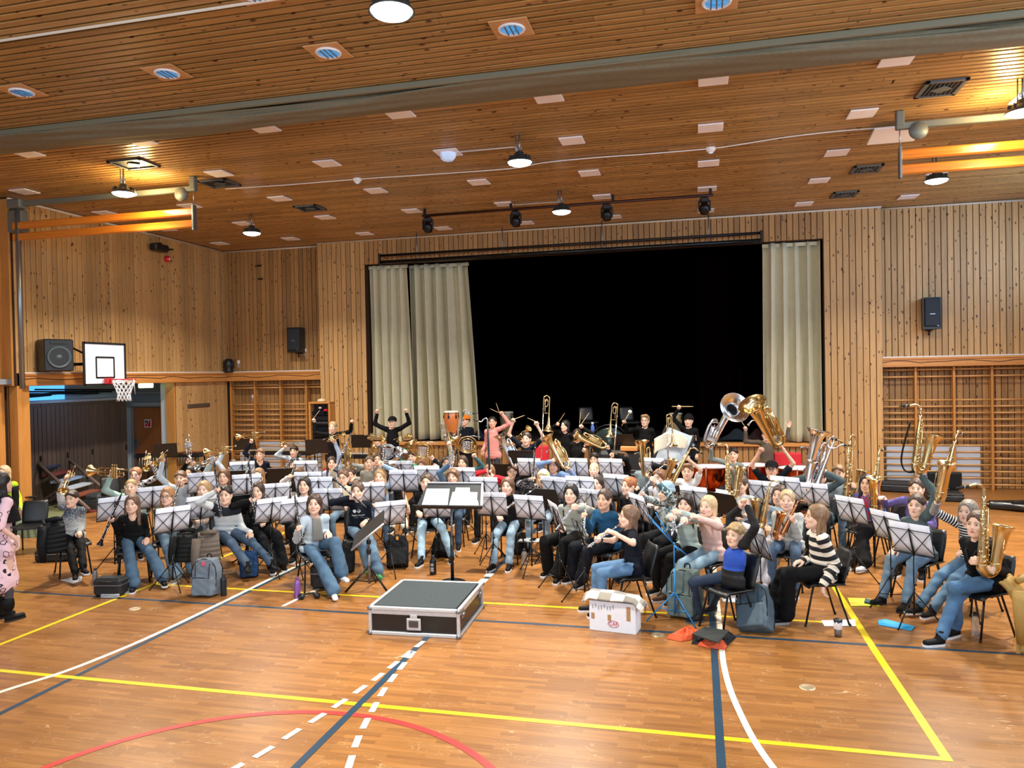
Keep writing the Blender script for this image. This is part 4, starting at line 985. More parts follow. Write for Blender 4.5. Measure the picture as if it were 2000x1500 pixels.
def person(label, head, z=1.13, Y=None, yaw=None, look=None, pitch=-.10, s=1.0, stand=False, top='#333333', top2=None, tstyle=None, sleeve='long', loose=1.0, hood=False,
  legs='#4a6f96', cut='straight', hair='short', hc='#5b4432', sk='#e3b298', A='lap', B='lap', smile=True, glasses=False, hat=None, hatc='#222222', lean=0.06, shoes='#1b1b1d',
  sole='#e8e8e8', feet=None, group='band members', zip_=None, seatz=.45, chair='black', collar=False, hem=0.0, turtle=False, beard=None, roll=0.0, headhide=False, footz=0.0, cross=False, vneck=False, legs_sp=1.0):
 s = s * (.95 if stand else KS); seatz = seatz * KS
 H = np.array(PY(head[0], head[1], Y)) if Y is not None else np.array(PZ(head[0], head[1], z))
 z = H[2]; Zc = depth(H); lod = 'hi' if Zc < 11.3 else 'lo'
 if yaw is None: yaw = atan2(-2.6 - H[0], H[1] - 6.0) * .75
 else: yaw = radians(yaw)
 fd, sd = basis(yaw); up = np.array((0, 0, 1.0))
 ly = look_yaw(H) if look is None else radians(look)
 N = H - up * .155 * s - yawdir(ly) * .012 + fd * -.005
 if stand:
  Pv = np.array((N[0], N[1], footz + .535 * (z - footz) + .0)) - fd * .0; seat = None
 else:
  Pv = np.array((N[0], N[1], seatz + .095)) - fd * lean
 tors = N - Pv; tl = np.linalg.norm(tors)
 sh = [N - sd * .142 * s - up * .05 * s, N + sd * .142 * s - up * .05 * s]
 ua, la = .275 * s, .245 * s
 hips = [Pv - sd * .085 * s, Pv + sd * .085 * s]
 kn, an, toe = [], [], []
 for i, sg in enumerate((-1, 1)):
  if stand:
   sp = .10 * legs_sp; a = np.array((Pv[0], Pv[1], footz + .085)) + sd * sg * sp + fd * .0; k = (hips[i] + a) / 2 + fd * .03; t = fd
  else:
   if feet is not None and feet[i] is not None:
    f_ = feet[i]; q = PZ(f_[0], f_[1], .05 if len(f_) < 3 else f_[2]); a = np.array(q); a[2] = max(.085, q.z + .02)
   else: a = np.array((Pv[0], Pv[1], .085)) + fd * (.40 * s + random.uniform(-.06, .08)) + sd * sg * (.13 * legs_sp)
   k, a = ik(hips[i], a, .41 * s, .42 * s, fd * .8 + up * 1.2 + sd * sg * .12)
   if cross and i == 1: pass
   t = fd + sd * sg * .15; t = t / np.linalg.norm(t)
  kn.append(k); an.append(a); toe.append(t)
 el, wr, hm, grips = [], [], [], []
 for i, (sp, sg) in enumerate(((A, -1), (B, 1))):
  ax = None; pose = 'soft'; hint = up * -1.0 + sd * sg * .12 - fd * .55; zd = None
  if sp == 'lap': T = Pv + fd * .27 * s + sd * sg * .07 + up * .125; zd = fd * .8 - sd * sg * .5 - up * .2
  elif sp == 'knee': T = kn[i] + up * .085 - fd * .03; zd = fd - up * .3
  elif sp == 'thigh': T = hips[i] + (kn[i] - hips[i]) * .62 + up * .10; zd = fd - up * .2
  elif sp == 'side': T = sh[i] - up * (ua + la) * .96 + sd * sg * .10 + fd * .04; zd = -up
  elif sp == 'pocket': T = Pv + sd * sg * .17 + fd * .06 - up * .02; zd = -up + fd * .3
  else:
   if sp[0] == 'on':           # ('on', (p0, p1), t, off)
    (p0, p1) = sp[1]; p0 = np.array(p0); p1 = np.array(p1); T = p0 + (p1 - p0) * sp[2]; ax = p1 - p0; ax /= np.linalg.norm(ax); pose = 'grip'
    if len(sp) > 3: T = T + np.array(sp[3])
   else:
    T = np.array(PY(sp[0], sp[1], H[1] + (sp[2] if len(sp) > 2 else -.1))); pose = sp[3] if len(sp) > 3 else 'grip'
  S = sh[i].copy(); d = T - S; dl = np.linalg.norm(d)
  if T[2] > S[2] + .05: hint = sd * sg * 1.0 - fd * .1 - up * .3; S = S + up * .035 * s + d / dl * .02; sh[i] = S
  if dl > (ua + la + .07) * .98: S = S + d / dl * .05; sh[i] = S
  d = T - S; dn = d / np.linalg.norm(d)
  Zd = dn * .7 + up * .3 if zd is None else zd
  gl = np.array((0, -.034, .074)) * s if pose == 'grip' else np.array((0, -.01, .07)) * s
  for it in range(3):
   Zd = Zd / np.linalg.norm(Zd)
   if ax is not None:
    X = ax - Zd * (ax @ Zd)
    if np.linalg.norm(X) < .25: X = np.cross(Zd, fd) + .01
   elif zd is not None: X = -sd * sg * (1 if sg < 0 else 1); X = X if sg < 0 else sd
   else: X = sd * 1.0
   X = X - Zd * (X @ Zd); X /= np.linalg.norm(X); Yv = np.cross(Zd, X)
   want = (fd * .6 - sd * sg * .6) if zd is None else -up
   if (-Yv) @ want < 0: X = -X; Yv = -Yv
   R = np.stack([X, Yv, Zd], 1); w = T - R @ gl
   e, w = ik(S, w, ua, la, hint)
   if zd is None: Zd = (w - e) / np.linalg.norm(w - e) * .75 + (T - S) / np.linalg.norm(T - S) * .25
  el.append(e); wr.append(w); hm.append((R, w, pose, i)); grips.append(w + R @ gl)
 # fields
 fx = np.stack([sd, fd, up], 1)          # world -> body axes
 def B_(P): return (P - Pv) @ fx
 def bp(v): return (np.asarray(v) - Pv) @ fx
 def torso_d(P, r0, r1, r2, grow):
  q = B_(P) * [1, 1.3, 1]; a = bp(Pv) * [1, 1.3, 1]; m = bp(Pv + tors * .62) * [1, 1.3, 1]; n_ = bp(N - up * .085) * [1, 1.3, 1]
  d = cone_d(q, a, m, r0 + grow, r1 + grow); d = smin(d, cone_d(q, m, n_, r1 + grow, r2 + grow), .03) / 1.15
  return d
 fem = hair in ('long', 'fringe_long', 'bob', 'tail', 'bun', 'long_front')
 r0, r1, r2 = (.122, .112, .092) if fem else (.124, .126, .104)
 r0, r1, r2 = r0 * s, r1 * s, r2 * s
 rng = np.random.RandomState(abs(hash((round(head[0]), round(head[1])))) % 99991)
 ph = rng.uniform(0, 6, 12)
 def wrk(P, amp):
  q = P * 1.0; amp = amp * np.clip(np.linalg.norm(P - Pv, axis=1) * 3 - .3, .15, 1)
  return amp * (np.sin(q @ (23, 11, 31) + ph[0]) * np.sin(q @ (-17, 29, 13) + ph[1]) + .7 * np.sin(q @ (41, -37, 52) + ph[2]) * np.sin(q @ (33, 21, -47) + ph[3]))
 def arm_d(P, grow, upto=2.0):
  d = None
  for i in (0, 1):
   e = el[i]; w = wr[i]; w = w + (w - e) * .0
   dd = cone_d(P, sh[i], sh[i] + (e - sh[i]) * min(1, upto), .045 * s + grow * .9, (.039 * s if upto > 1 else .044 * s) + grow)
   if upto > 1: dd = smin(dd, cone_d(P, e, e + (w - e) * (.97 if upto >= 2 else upto - 1), .039 * s + grow, .028 * s + grow * 1.1), .015)
   d = dd if d is None else np.minimum(d, dd)
  return d
 def shirt_f(P):
  g = .010 * loose + .004
  d = torso_d(P, r0, r1, r2, g)
  d = smin(d, cone_d(P, sh[0], sh[1], .050 * s, .050 * s), .03)
  d = smin(d, cone_d(P, N - up * .075, N - up * .02, .066 * s, .056 * s), .025)
  d = smin(d, cone_d(B_(P) * [1, 1.3, 1], bp(hips[0] - up * .02) * [1, 1.3, 1], bp(hips[1] - up * .02) * [1, 1.3, 1], .100 * s + g, .100 * s + g) / 1.15, .03)
  if not hem: d = smax(d, Pv[2] - (.075 if not stand else .10) - P[:, 2], .005)
  d = smin(d, arm_d(P, g * .7, {'long': 2.0, 'short': .62, 'elbow': 1.0, 'none': .12, 'push': 1.55}[sleeve]), .03)
  if hood:
   d = smin(d, cone_d(P, N - fd * .055 - sd * .07 - up * .045, N - fd * .055 + sd * .07 - up * .045, .045, .045), .03)
   d = smin(d, cone_d(P, N - sd * .075 - up * .05, N + fd * .07 - up * .095, .024, .018), .02); d = smin(d, cone_d(P, N + sd * .075 - up * .05, N + fd * .07 - up * .095, .024, .018), .02)
  if collar or turtle: d = smin(d, cone_d(P, N - up * .03, N + up * (.03 if turtle else .005), .062 * s, .058 * s), .012)
  if hem and stand: d = smin(d, cone_d((P - Pv), np.zeros(3), -up * hem, r0 * 1.0, r0 * 1.35), .04)
  nk = cone_d(P, N + up * (.015 if not (turtle) else .05) + fd * .012, N + up * .25 + fd * .05, .050 * s, .07)
  if not vneck: d = smax(d, -nk, .008)
  else: d = smax(d, -cone_d(P, N + fd * .13 - up * .17, N + up * .12 + fd * .04, .028, .095), .01)
  return d + wrk(P, .0050 * loose) + .006 * loose * np.exp(-((P[:, 2] - Pv[2] - .06) / .09) ** 2) * np.sin(P @ (6, 9, 95) + ph[5])
 def pants_f(P):
  wd = {'straight': (.080, .066, .060, .056), 'slim': (.074, .058, .050, .042), 'wide': (.084, .074, .076, .090), 'loose': (.088, .074, .072, .066), 'tights': (.07, .052, .05, .038)}[cut]
  q = B_(P) * [1, 1.35, 1]
  d = cone_d(q, bp(hips[0] + fd * .02) * [1, 1.35, 1], bp(hips[1] + fd * .02) * [1, 1.35, 1], .086 * s, .086 * s)
  if stand: d = smin(d, cone_d(q, bp(Pv) * [1, 1.35, 1], bp(Pv + up * .10) * [1, 1.35, 1], .112 * s, .112 * s), .03)
  for i in (0, 1):
   b_ = an[i] + (kn[i] - an[i]) / np.linalg.norm(kn[i] - an[i]) * .015
   L = smin(cone_d(P, hips[i], kn[i], wd[0] * s, wd[1] * s), cone_d(P, kn[i], b_, wd[2] * s, wd[3] * s), .02)
   d = smin(d, L, .022)
  d = smax(d, .028 + footz * (1 if stand else 0) - P[:, 2], .004)
  return d + wrk(P, .0045) + .004 * np.clip(np.linalg.norm(P - Pv, axis=1) * 4 - 1, 0, 1) * .4 * np.sin(P @ (24, 21, 45) + ph[6])
 def body_f(P):
  d = torso_d(P, r0, r1, r2, -.022)
  d = smin(d, cone_d(P, sh[0], sh[1], .046 * s, .046 * s), .03)
  d = smin(d, cone_d(P, N - up * .05, N + up * .04 + fd * .01, .052 * s, .046 * s), .03)
  for i in (0, 1):
   a = smin(cone_d(P, sh[i], el[i], .040 * s, .034 * s), cone_d(P, el[i], wr[i], .034 * s, .025 * s), .012)
   a = smin(a, cone_d(P, wr[i], wr[i] + hm[i][0][:, 2] * .02, .025 * s, .026 * s), .01); d = smin(d, a, .015)
   L = smin(cone_d(P, hips[i], kn[i], .075 * s, .052 * s), cone_d(P, kn[i], an[i], .05 * s, .034 * s), .015); d = smin(d, L, .02)
   d = smin(d, cone_d(P, an[i] - up * .03, an[i] + toe[i] * .10 - up * .05, .024, .018), .01)
  return d
 root = empty('person', (Pv[0], Pv[1], footz if stand else 0)); tag(root, label, 'person', group)
 O3 = np.array(root.location); q4 = lambda P: P - O3
 def bounds(pts, m): pts = np.array(pts); return pts.min(0) - m, pts.max(0) + m
 hb = .030 if (sleeve == 'long' and lod == 'lo') else (.024 if sleeve == 'long' else (.017 if lod == 'hi' else .021))
 lo_, hi_ = bounds([*hips, *kn, *an, *el, *wr, N, *sh, *[an[i] + toe[i] * .12 for i in (0, 1)]], .16); lo_[2] = max(lo_[2], footz - .03)
 P1, F1 = surf_nets(body_f, lo_, hi_, hb)
 cy, sy = cos(ly), sin(ly); Rz = np.array(((cy, -sy, 0), (sy, cy, 0), (0, 0, 1)))
 cp, sp_ = cos(pitch), sin(pitch); Rx = np.array(((1, 0, 0), (0, cp, -sp_), (0, sp_, cp))); cr, sr = cos(roll), sin(roll); Ry = np.array(((cr, 0, sr), (0, 1, 0), (-sr, 0, cr)))
 HR = Rz @ Ry @ Rx * (s * .5 + .5) * 1.07
 VS = [q4(P1)]; FS = [F1]; MI = [np.zeros(len(F1), int)]; n = len(P1)
 hp, hf_ = HEADS[lod]; VS.append(q4(hp @ HR.T + H)); FS.append(hf_ + n); MI.append(np.zeros(len(hf_), int)); n += len(hp)
 for i in (0, 1):
  R, w, pose, ii = hm[i]; P2, F2 = HANDS[pose, lod]; P2 = P2 * s;
  if ii == 1: P2 = P2 * [-1, 1, 1]; F2 = F2[:, ::-1]
  VS.append(q4(P2 @ R.T + w)); FS.append(F2 + n); MI.append(np.zeros(len(F2), int)); n += len(P2)
 fb = FACE[bool(smile)]; fv = np.array(fb.v) @ HR.T + H
 me_v = np.concatenate(VS + [q4(fv)]); quads = np.concatenate(FS); mi = np.concatenate(MI).tolist()
 flist = quads.tolist() + [[k + n for k in f] for f in fb.f]; mi += fb.m
 me = bpy.data.meshes.new('body'); tot = sum(len(f) for f in flist)
 me.vertices.add(len(me_v)); me.vertices.foreach_set('co', me_v.astype(np.float32).ravel())
 me.loops.add(tot); me.loops.foreach_set('vertex_index', np.array([k for f in flist for k in f], np.int32))
 me.polygons.add(len(flist)); st = np.cumsum([0] + [len(f) for f in flist[:-1]]); me.polygons.foreach_set('loop_start', st.astype(np.int32))
 me.polygons.foreach_set('use_smooth', np.ones(len(flist), bool)); me.polygons.foreach_set('material_index', np.array(mi, np.int32))
 brow = hairmat(hc)
 for m in (skin(sk), EYEW, IRIS, LIPS, brow, TEETH): me.materials.append(m)
 me.update(calc_edges=True); link('body', me, root)
 h = {'hi': .0165, 'lo': .023}[lod]
 pts = [*sh, Pv, Pv - up * .03, N + up * .1] + (el + wr if sleeve in ('long', 'elbow', 'push') else [sh[i] + (el[i] - sh[i]) * .7 for i in (0, 1)]);
 if hem: pts.append(Pv - up * hem)
 lo_, hi_ = bounds(pts, .20 if not hem else .24); P2, F2 = surf_nets(shirt_f, lo_, hi_, h)
 ms = np_mesh('top', q4(P2), F2, [cloth(top, c2=top2, style=tstyle)])
 if tstyle:
  da = arm_d(P2, .01, 2.0 if sleeve == 'long' else .62); dt = torso_d(P2, r0, r1, r2, .012); al = (N[2] - P2[:, 2]).copy()
  for i in (0, 1):
   k = (da < dt - .004) & (np.linalg.norm(P2 - sh[i], axis=1) < np.linalg.norm(P2 - sh[1 - i], axis=1) + .0)
   e, w = el[i], wr[i]; d1 = cone_d(P2, sh[i], e, .05, .05); d2 = cone_d(P2, e, w, .05, .05)
   t1 = (P2 - sh[i]) @ (e - sh[i]) / np.linalg.norm(e - sh[i]); t2 = np.linalg.norm(e - sh[i]) + (P2 - e) @ (w - e) / np.linalg.norm(w - e)
   al[k] = (np.where(d1 < d2, t1, t2) + .06)[k]
  if tstyle == 'panel': al[(da < dt - .004)] = 1.0
  at = ms.attributes.new('along', 'FLOAT', 'POINT'); at.data.foreach_set('value', al.astype(np.float32))
 tops = link('top', ms, root)
 if cut != 'none':
  lo_, hi_ = bounds([*hips, *kn, *an] + ([Pv + up * .15] if stand else []), .16); lo_[2] = max(lo_[2], -.02 + footz); P2, F2 = surf_nets(pants_f, lo_, hi_, h)
  link('trousers', np_mesh('trousers', q4(P2), F2, [cloth(desat(legs), .8, .35, .14)]), root)
 HM = Matrix.Translation(Vector(H - O3)) @ Matrix(HR.tolist()).to_4x4()
 def sub(nm, me_, m, parent=root, M=None):
  o = link(nm, me_, parent, M); o.material_slots[0].link = 'OBJECT'; o.material_slots[0].material = m; return o
 if hair: sub('hair', HAIR[hair], brow, M=HM)
 if hat: sub(hat, HAIR[hat], cloth(hatc), M=HM)
 if glasses: link('glasses', GLASSES, root, HM)
 if beard: pass
 if shoes:
  for i in (0, 1):
   t = toe[i]; a = atan2(t[0], -t[1]); zz = an[i][2] - .085
   M = Matrix.Translation(Vector((an[i][0] - O3[0], an[i][1] - O3[1], zz - O3[2] + .0))) @ Matrix.Rotation(a, 4, 'Z') @ Matrix.Scale(.92 * s + .08, 4)
   so = sub('shoe', SHOE, cloth(shoes, .6), M=M)
   if sole: sl = link('sole', SOLE, so); sl.material_slots[0].link = 'OBJECT'; sl.material_slots[0].material = mat('sole_' + sole[1:], sole, .6)
 d = dict(root=root, H=H, N=N, Pv=Pv, fd=fd, sd=sd, yaw=yaw, el=el, wr=wr, grips=grips, kn=kn, an=an, top=tops, O=O3, s=s, sh=sh, HM=HM)
 if not stand and chair: CHAIRS.append((Pv + fd * .05, yaw, label, Zc, chair))
 for i, (g, sp) in enumerate(zip(grips, (A, B))):
  if not isinstance(sp, str):
   if sp[0] == 'on': T = np.array(sp[1][0]) + (np.array(sp[1][1]) - np.array(sp[1][0])) * sp[2]
   else: T = np.array(PY(sp[0], sp[1], H[1] + (sp[2] if len(sp) > 2 else -.1)))
   er = np.linalg.norm(T - g)
   if er > .07: print('REACH', label[:40], 'AB'[i], round(float(er), 2), 'T-S', (T - sh[i]).round(2), 'z', round(float(z), 2), 'Y', round(float(H[1]), 2))
 PEOPLE.append(d); return d
CHAIRS = []
def decal(p, txt, w, off_u, off_v, col, th=.002):
 """lettering laid on the front of a garment"""
 c = bpy.data.curves.new('print', 'FONT'); c.body = txt; c.align_x = 'CENTER'; c.align_y = 'CENTER'; c.size = w; c.space_line = .8
 o = bpy.data.objects.new('print', c); COL.objects.link(o); dg = bpy.context.evaluated_depsgraph_get(); me = bpy.data.meshes.new_from_object(o.evaluated_get(dg)); bpy.data.objects.remove(o); bpy.data.curves.remove(c)
 sd, fd, up = Vector(p['sd']), Vector(p['fd']), Vector((0, 0, 1)); base = Vector(p['Pv'] - p['O']) + up * off_v + sd * off_u
 tm = p['top'].data; bv = BVHTree.FromPolygons([v.co for v in tm.vertices], [list(q.vertices) for q in tm.polygons])
 for v in me.vertices:
  q = base + sd * v.co.x + up * v.co.y + fd * .6; hit = bv.ray_cast(q, -fd, 1.0)
  v.co = (hit[0] + fd * .004) if hit[0] is not None else q - fd * .45
 me.materials.append(mat('print_' + col[1:], col, .7)); link('print', me, p['root'])
def strap(p, col='#141414'):
 b = MB(); N = Vector(p['N'] - p['O']); sd, fd = Vector(p['sd']), Vector(p['fd'])
 b.sweep([N + fd * .1 - Vector((0, 0, .22)), N + fd * .10 + sd * .05 - Vector((0, 0, .1)), N + sd * .066 + Vector((0, 0, -.0)), N - fd * .06 + Vector((0, 0, .0)), N - sd * .066, N + fd * .10 - sd * .05 - Vector((0, 0, .1)), N + fd * .1 - Vector((0, 0, .22))], .010, 6)
 b.build('neck_strap', mat('strap_' + col[1:], col, .8), p['root'])
def wristband(p, i, col='#15161a'):
 e, w = p['el'][i], p['wr'][i]; d = Vector(w - e).normalized(); c = Vector(w - p['O']) - d * .015
 b = MB(); b.sweep([c - d * .012, c + d * .012], [.033, .033], 12); b.build('wristwatch', mat('strap_' + col[1:], col, .5), p['root'])
# instruments (local Z runs from end 0 to end 1)
PROTO = {}
def proto(kind, L, parts): PROTO[kind] = (L, parts)
def sm(pts, n=5): return smooth(pts, n)
def keys(b, rng, z0, z1, r, n, m=1, side=None, size=.006):
 for i in range(n):
  z = z0 + (z1 - z0) * (i + .5) / n; a = rng.uniform(-1.2, 1.2) + (0 if side is None else side) - pi / 2
  x, y = (r + size * .6) * cos(a), (r + size * .6) * sin(a)
  b.ball((x, y, z), (size * 1.3, size * 1.3, size * .9), 6, 4, mi=m)
 for a in (-pi / 2 + .5, -pi / 2 - .6):
  b.sweep([((r + .006) * cos(a), (r + .006) * sin(a), z0), ((r + .006) * cos(a), (r + .006) * sin(a), z1)], .0022, 5, mi=m)
rg = random.Random(5)
b = MB(); b.lathe([(0, .085), (.0125, .085), (.0125, .2), (.014, .21), (.0125, .22), (.0135, .40), (.0155, .405), (.0155, .42), (.0135, .425), (.014, .58)], None, 12); body = b.mesh('clarinet_body', [BLACKP])
b = MB(); b.lathe([(.002, 0), (.006, .01), (.0105, .05), (.0115, .085), (.013, .09), (.014, .15)], None, 10); mp = b.mesh('mouthpiece', [BLACKP])
b = MB(); b.lathe([(.014, .575), (.0165, .60), (.024, .635), (.036, .655), (.037, .66), (.032, .655), (.0, .62)], None, 16); bell = b.mesh('bell', [BLACKP])
b = MB(); keys(b, rg, .17, .395, .0135, 15, 0, size=.0065); keys(b, rg, .43, .59, .014, 11, 0, size=.0075)
for z in (.088, .152, .41, .578, .655): b.torus((0, 0, z), .0155 if z < .6 else .036, .0022, None, 12, 5)
kw = b.mesh('keywork', [SILVER]); proto('clarinet', .66, [('clarinet_body', body), ('mouthpiece', mp), ('bell', bell), ('keywork', kw)])
b = MB(); b.lathe([(0, 0), (.0095, 0), (.0095, .66), (0, .66)], None, 10); b.torus((0, 0, .2), .010, .003, None, 12, 5); b.torus((0, 0, .56), .010, .003, None, 12, 5); fb_ = b.mesh('tube', [SILVER])
b = MB(); b.box((0, -.008, .1), (.022, .012, .04), ch=.004); lp = b.mesh('lip_plate', [SILVER])
b = MB(); keys(b, rg, .24, .55, .0098, 17, 0, size=.0068); keys(b, rg, .57, .65, .0098, 4, 0, size=.0068); fk = b.mesh('keywork', [SILVER]); proto('flute', .66, [('tube', fb_), ('lip_plate', lp), ('keywork', fk)])
b = MB(); b.lathe([(.0065, .12), (.0065, .26), (.009, .32), (.014, .37), (.022, .41), (.036, .445), (.058, .475), (.061, .478), (.056, .474), (.034, .44), (.02, .41), (.008, .36)], M4((0, 0, 0)), 24); tb = b.mesh('bell', [BRASS])
b = MB(); b.lathe([(0, -.0), (.013, 0), (.013, .008), (.006, .025), (.005, .08)], M4((.036, 0, -.0)), 12); tm = b.mesh('mouthpiece', [SILVER])
b = MB(); b.sweep([(.036, 0, .07), (.036, 0, .34)], .006, 8); b.sweep(sm([(.036, 0, .34), (.03, 0, .375), (.0, 0, .39), (-.03, 0, .375), (-.036, 0, .34)]), .0065, 8); b.sweep([(-.036, 0, .34), (-.036, 0, .235)], .006, 8)
b.sweep(sm([(0, 0, .125), (-.004, 0, .09), (-.018, 0, .076), (-.032, 0, .09), (-.036, 0, .125)]), .0065, 8); b.sweep([(-.036, 0, .125), (-.036, 0, .2)], .006, 8); b.sweep([(-.01, .014, .17), (-.01, .03, .1)], .005, 6)
for z in (.13, .30): b.tube((-.036, 0, z), (.036, 0, z), .0035, 6)
tt = b.mesh('tubing', [BRASS]); parts = [('bell', tb), ('mouthpiece', tm), ('tubing', tt)]
for k in range(3):
 b = MB(); z = .165 + k * .026; b.lathe([(0, -.062), (.010, -.062), (.0115, -.055), (.0115, .045), (.012, .05), (.0, .052)], M4((0, 0, z), Matrix.Rotation(pi / 2, 3, 'Y')), 12); b.tube((.05, 0, z), (.075, 0, z), .003, 6); b.tube((.073, 0, z), (.078, 0, z), .009, 10); parts.append(('valve', b.mesh('valve', [BRASS])))
proto('trumpet', .48, parts)
b = MB(); b.lathe([(.008, .05), (.010, .2), (.014, .34), (.022, .43), (.038, .5), (.065, .545), (.10, .57), (.104, .572), (.098, .568), (.06, .54), (.03, .48), (.01, .3)], M4((.05, 0, 0)), 28); tb = b.mesh('bell', [BRASS])
b = MB(); b.sweep(sm([(.05, 0, .06), (.05, 0, .02), (.03, 0, -.015), (0, 0, -.028), (-.03, 0, -.015), (-.05, 0, .02), (-.05, 0, .3)]), .0085, 8); b.sweep(sm([(-.03, .0, .03), (-.025, 0, .14), (-.0, .0, .16), (.022, 0, .13), (.02, 0, .06), (0, 0, .035), (-.02, 0, .07), (-.02, .01, .25)]), .0065, 7)
for z in (.06, .27): b.tube((-.05, 0, z), (.05, 0, z), .0045, 6)
tt = b.mesh('tuning_slide', [BRASS])
b = MB()
for y in (-.04, .04): b.sweep([(-.05, y, .22), (-.05, y, 1.0)], .0066, 8)
b.sweep(sm([(-.05, -.04, 1.0), (-.05, -.03, 1.035), (-.05, 0, 1.05), (-.05, .03, 1.035), (-.05, .04, 1.0)]), .0075, 8)
for z in (.3, .42): b.tube((-.05, -.04, z), (-.05, .04, z), .005, 6)
b.lathe([(0, .19), (.014, .19), (.014, .2), (.006, .22)], M4((-.05, -.04, 0)), 10); sl = b.mesh('hand_slide', [SILVER]); proto('trombone', 1.05, [('bell', tb), ('tuning_slide', tt), ('hand_slide', sl)])
def big_brass(kind, L, Rb, flare, th):
 k = L / .66
 b = MB(); prof = [(.030 * k * th, .08 * k), (.036 * k * th, .2 * k), (.043 * k * th, .34 * k), (.052 * k * th, .46 * k), (.066 * k * th, L * .84), (Rb * .58, L * .92), (Rb * flare, L * .975), (Rb, L), (Rb * 1.02, L + .003), (Rb * .97, L - .004), (Rb * .52, L * .90), (.05 * k * th, L * .8), (.03 * k, .4 * k)]
 b.lathe(prof, M4((.06 * k, 0, 0)), 36); bell = b.mesh('bell', [BRASS])
 b = MB(); r = .030 * k * th
 b.sweep(sm([(.06 * k, 0, .10 * k), (.055 * k, 0, .05 * k), (.03 * k, 0, .012 * k), (-.005 * k, 0, .0), (-.04 * k, 0, .012 * k), (-.065 * k, 0, .05 * k), (-.07 * k, 0, .10 * k)]), [r] * 11 + [r * .96] * 20, 12)
 b.sweep([(-.07 * k, 0, .1 * k), (-.075 * k, 0, .3 * k), (-.08 * k, 0, .44 * k)], [r * .95, r * .72, r * .55], 12)
 b.sweep(sm([(-.08 * k, 0, .44 * k), (-.078 * k, 0, .49 * k), (-.055 * k, 0, .525 * k), (-.03 * k, 0, .50 * k), (-.022 * k, 0, .44 * k)]), r * .5, 10); bow = b.mesh('bows', [BRASS])
 b = MB()
 for i in range(4):
  x = (-.045 + .022 * i) * k; yy = -.045 * k - .006 * i
  b.sweep(sm([(x, yy, .42 * k), (x, yy, .14 * k), (x + .006 * k, yy, .105 * k), (x + .016 * k, yy, .14 * k), (x + .016 * k, yy, .38 * k)]), .0072 * k, 7)
  b.tube((x, yy + .01, .2 * k + .03 * i), (x + .05 * k, yy + .03, .2 * k + .03 * i), .004 * k, 5)
 b.sweep(sm([(-.05 * k, -.03 * k, .40 * k), (-.1 * k, -.06 * k, .36 * k), (-.12 * k, -.07 * k, .25 * k), (-.085 * k, -.06 * k, .12 * k), (-.02 * k, -.06 * k, .08 * k)]), .008 * k, 7)
 b.sweep(sm([(-.02 * k, -.05 * k, .36 * k), (.03 * k, -.07 * k, .38 * k), (.10 * k, -.05 * k, .41 * k), (.13 * k, -.06 * k, .43 * k)]), .0058 * k, 7); tub = b.mesh('tubing', [BRASS])
 parts = [('bell', bell), ('bow_tube', bow), ('tubing', tub)]
 for i in range(3):
  b = MB(); x = (-.035 + .032 * i) * k; b.lathe([(0, .2 * k), (.014 * k, .2 * k), (.0155 * k, .21 * k), (.0155 * k, .37 * k), (.016 * k, .385 * k), (0, .39 * k)], M4((x, -.055 * k, 0)), 12); b.tube((x, -.055 * k, .39 * k), (x, -.055 * k, .425 * k), .004 * k, 6); b.tube((x, -.055 * k, .425 * k), (x, -.055 * k, .432 * k), .011 * k, 10); parts.append(('valve', b.mesh('valve', [BRASS])))
 b = MB(); b.lathe([(.006 * k, 0), (.008 * k, .05 * k), (.018 * k, .075 * k), (.019 * k, .08 * k), (0, .07 * k)], M4((.125 * k, -.06 * k, .43 * k), Matrix.Rotation(1.9, 3, 'Y')), 12); parts.append(('mouthpiece', b.mesh('mouthpiece', [SILVER])))
 proto(kind, L, parts)
big_brass('euphonium', .66, .145, .8, 1.0); big_brass('tuba', .95, .23, .76, 1.15); big_brass('alto_horn', .52, .11, .78, .9)
b = MB();
ax = sm([(.06, 0, .1), (.075, 0, .35), (.10, -.0, .58), (.13, -.02, .72), (.14, -.10, .80)], 6); n = len(ax)
b.sweep(ax, [.045 + .055 * (i / (n - 1)) for i in range(n)], 20, caps=False); tubeo = b.mesh('bell_stack', [SILVER])
Mb = M4((.14, -.08, .79), Matrix.Rotation(radians(62), 3, 'X') @ Matrix.Rotation(0, 3, 'Y'))
b = MB(); b.lathe([(.098, -.03), (.12, .04), (.17, .10), (.23, .13), (.28, .145), (.285, .147), (.275, .142), (.2, .11), (.14, .08), (.1, .02), (.09, -.02)], Mb, 40); bl = b.mesh('bell', [SILVER])
b = MB(); b.sweep(sm([(.06, 0, .1), (.045, 0, .04), (0, 0, .0), (-.06, 0, .02), (-.11, 0, .10), (-.13, 0, .25), (-.12, 0, .42), (-.07, 0, .52), (-.01, 0, .5)]), [.045 - .0006 * i for i in range(41)], 12); bw = b.mesh('bows', [SILVER])
b = MB()
for i in range(5): b.sweep(sm([(-.09 + .03 * i, -.05, .40), (-.09 + .03 * i, -.055, .14), (-.075 + .03 * i, -.055, .11), (-.07 + .03 * i, -.05, .15), (-.07 + .03 * i, -.05, .38)]), .010, 7)
b.sweep(sm([(-.1, -.03, .45), (-.02, -.06, .48), (.03, -.05, .42), (.02, -.05, .3), (-.06, -.05, .28)]), .012, 8); tb_ = b.mesh('tubing', [SILVER])
parts = [('bell', bl), ('bell_stack', tubeo), ('bow_tube', bw), ('tubing', tb_)]
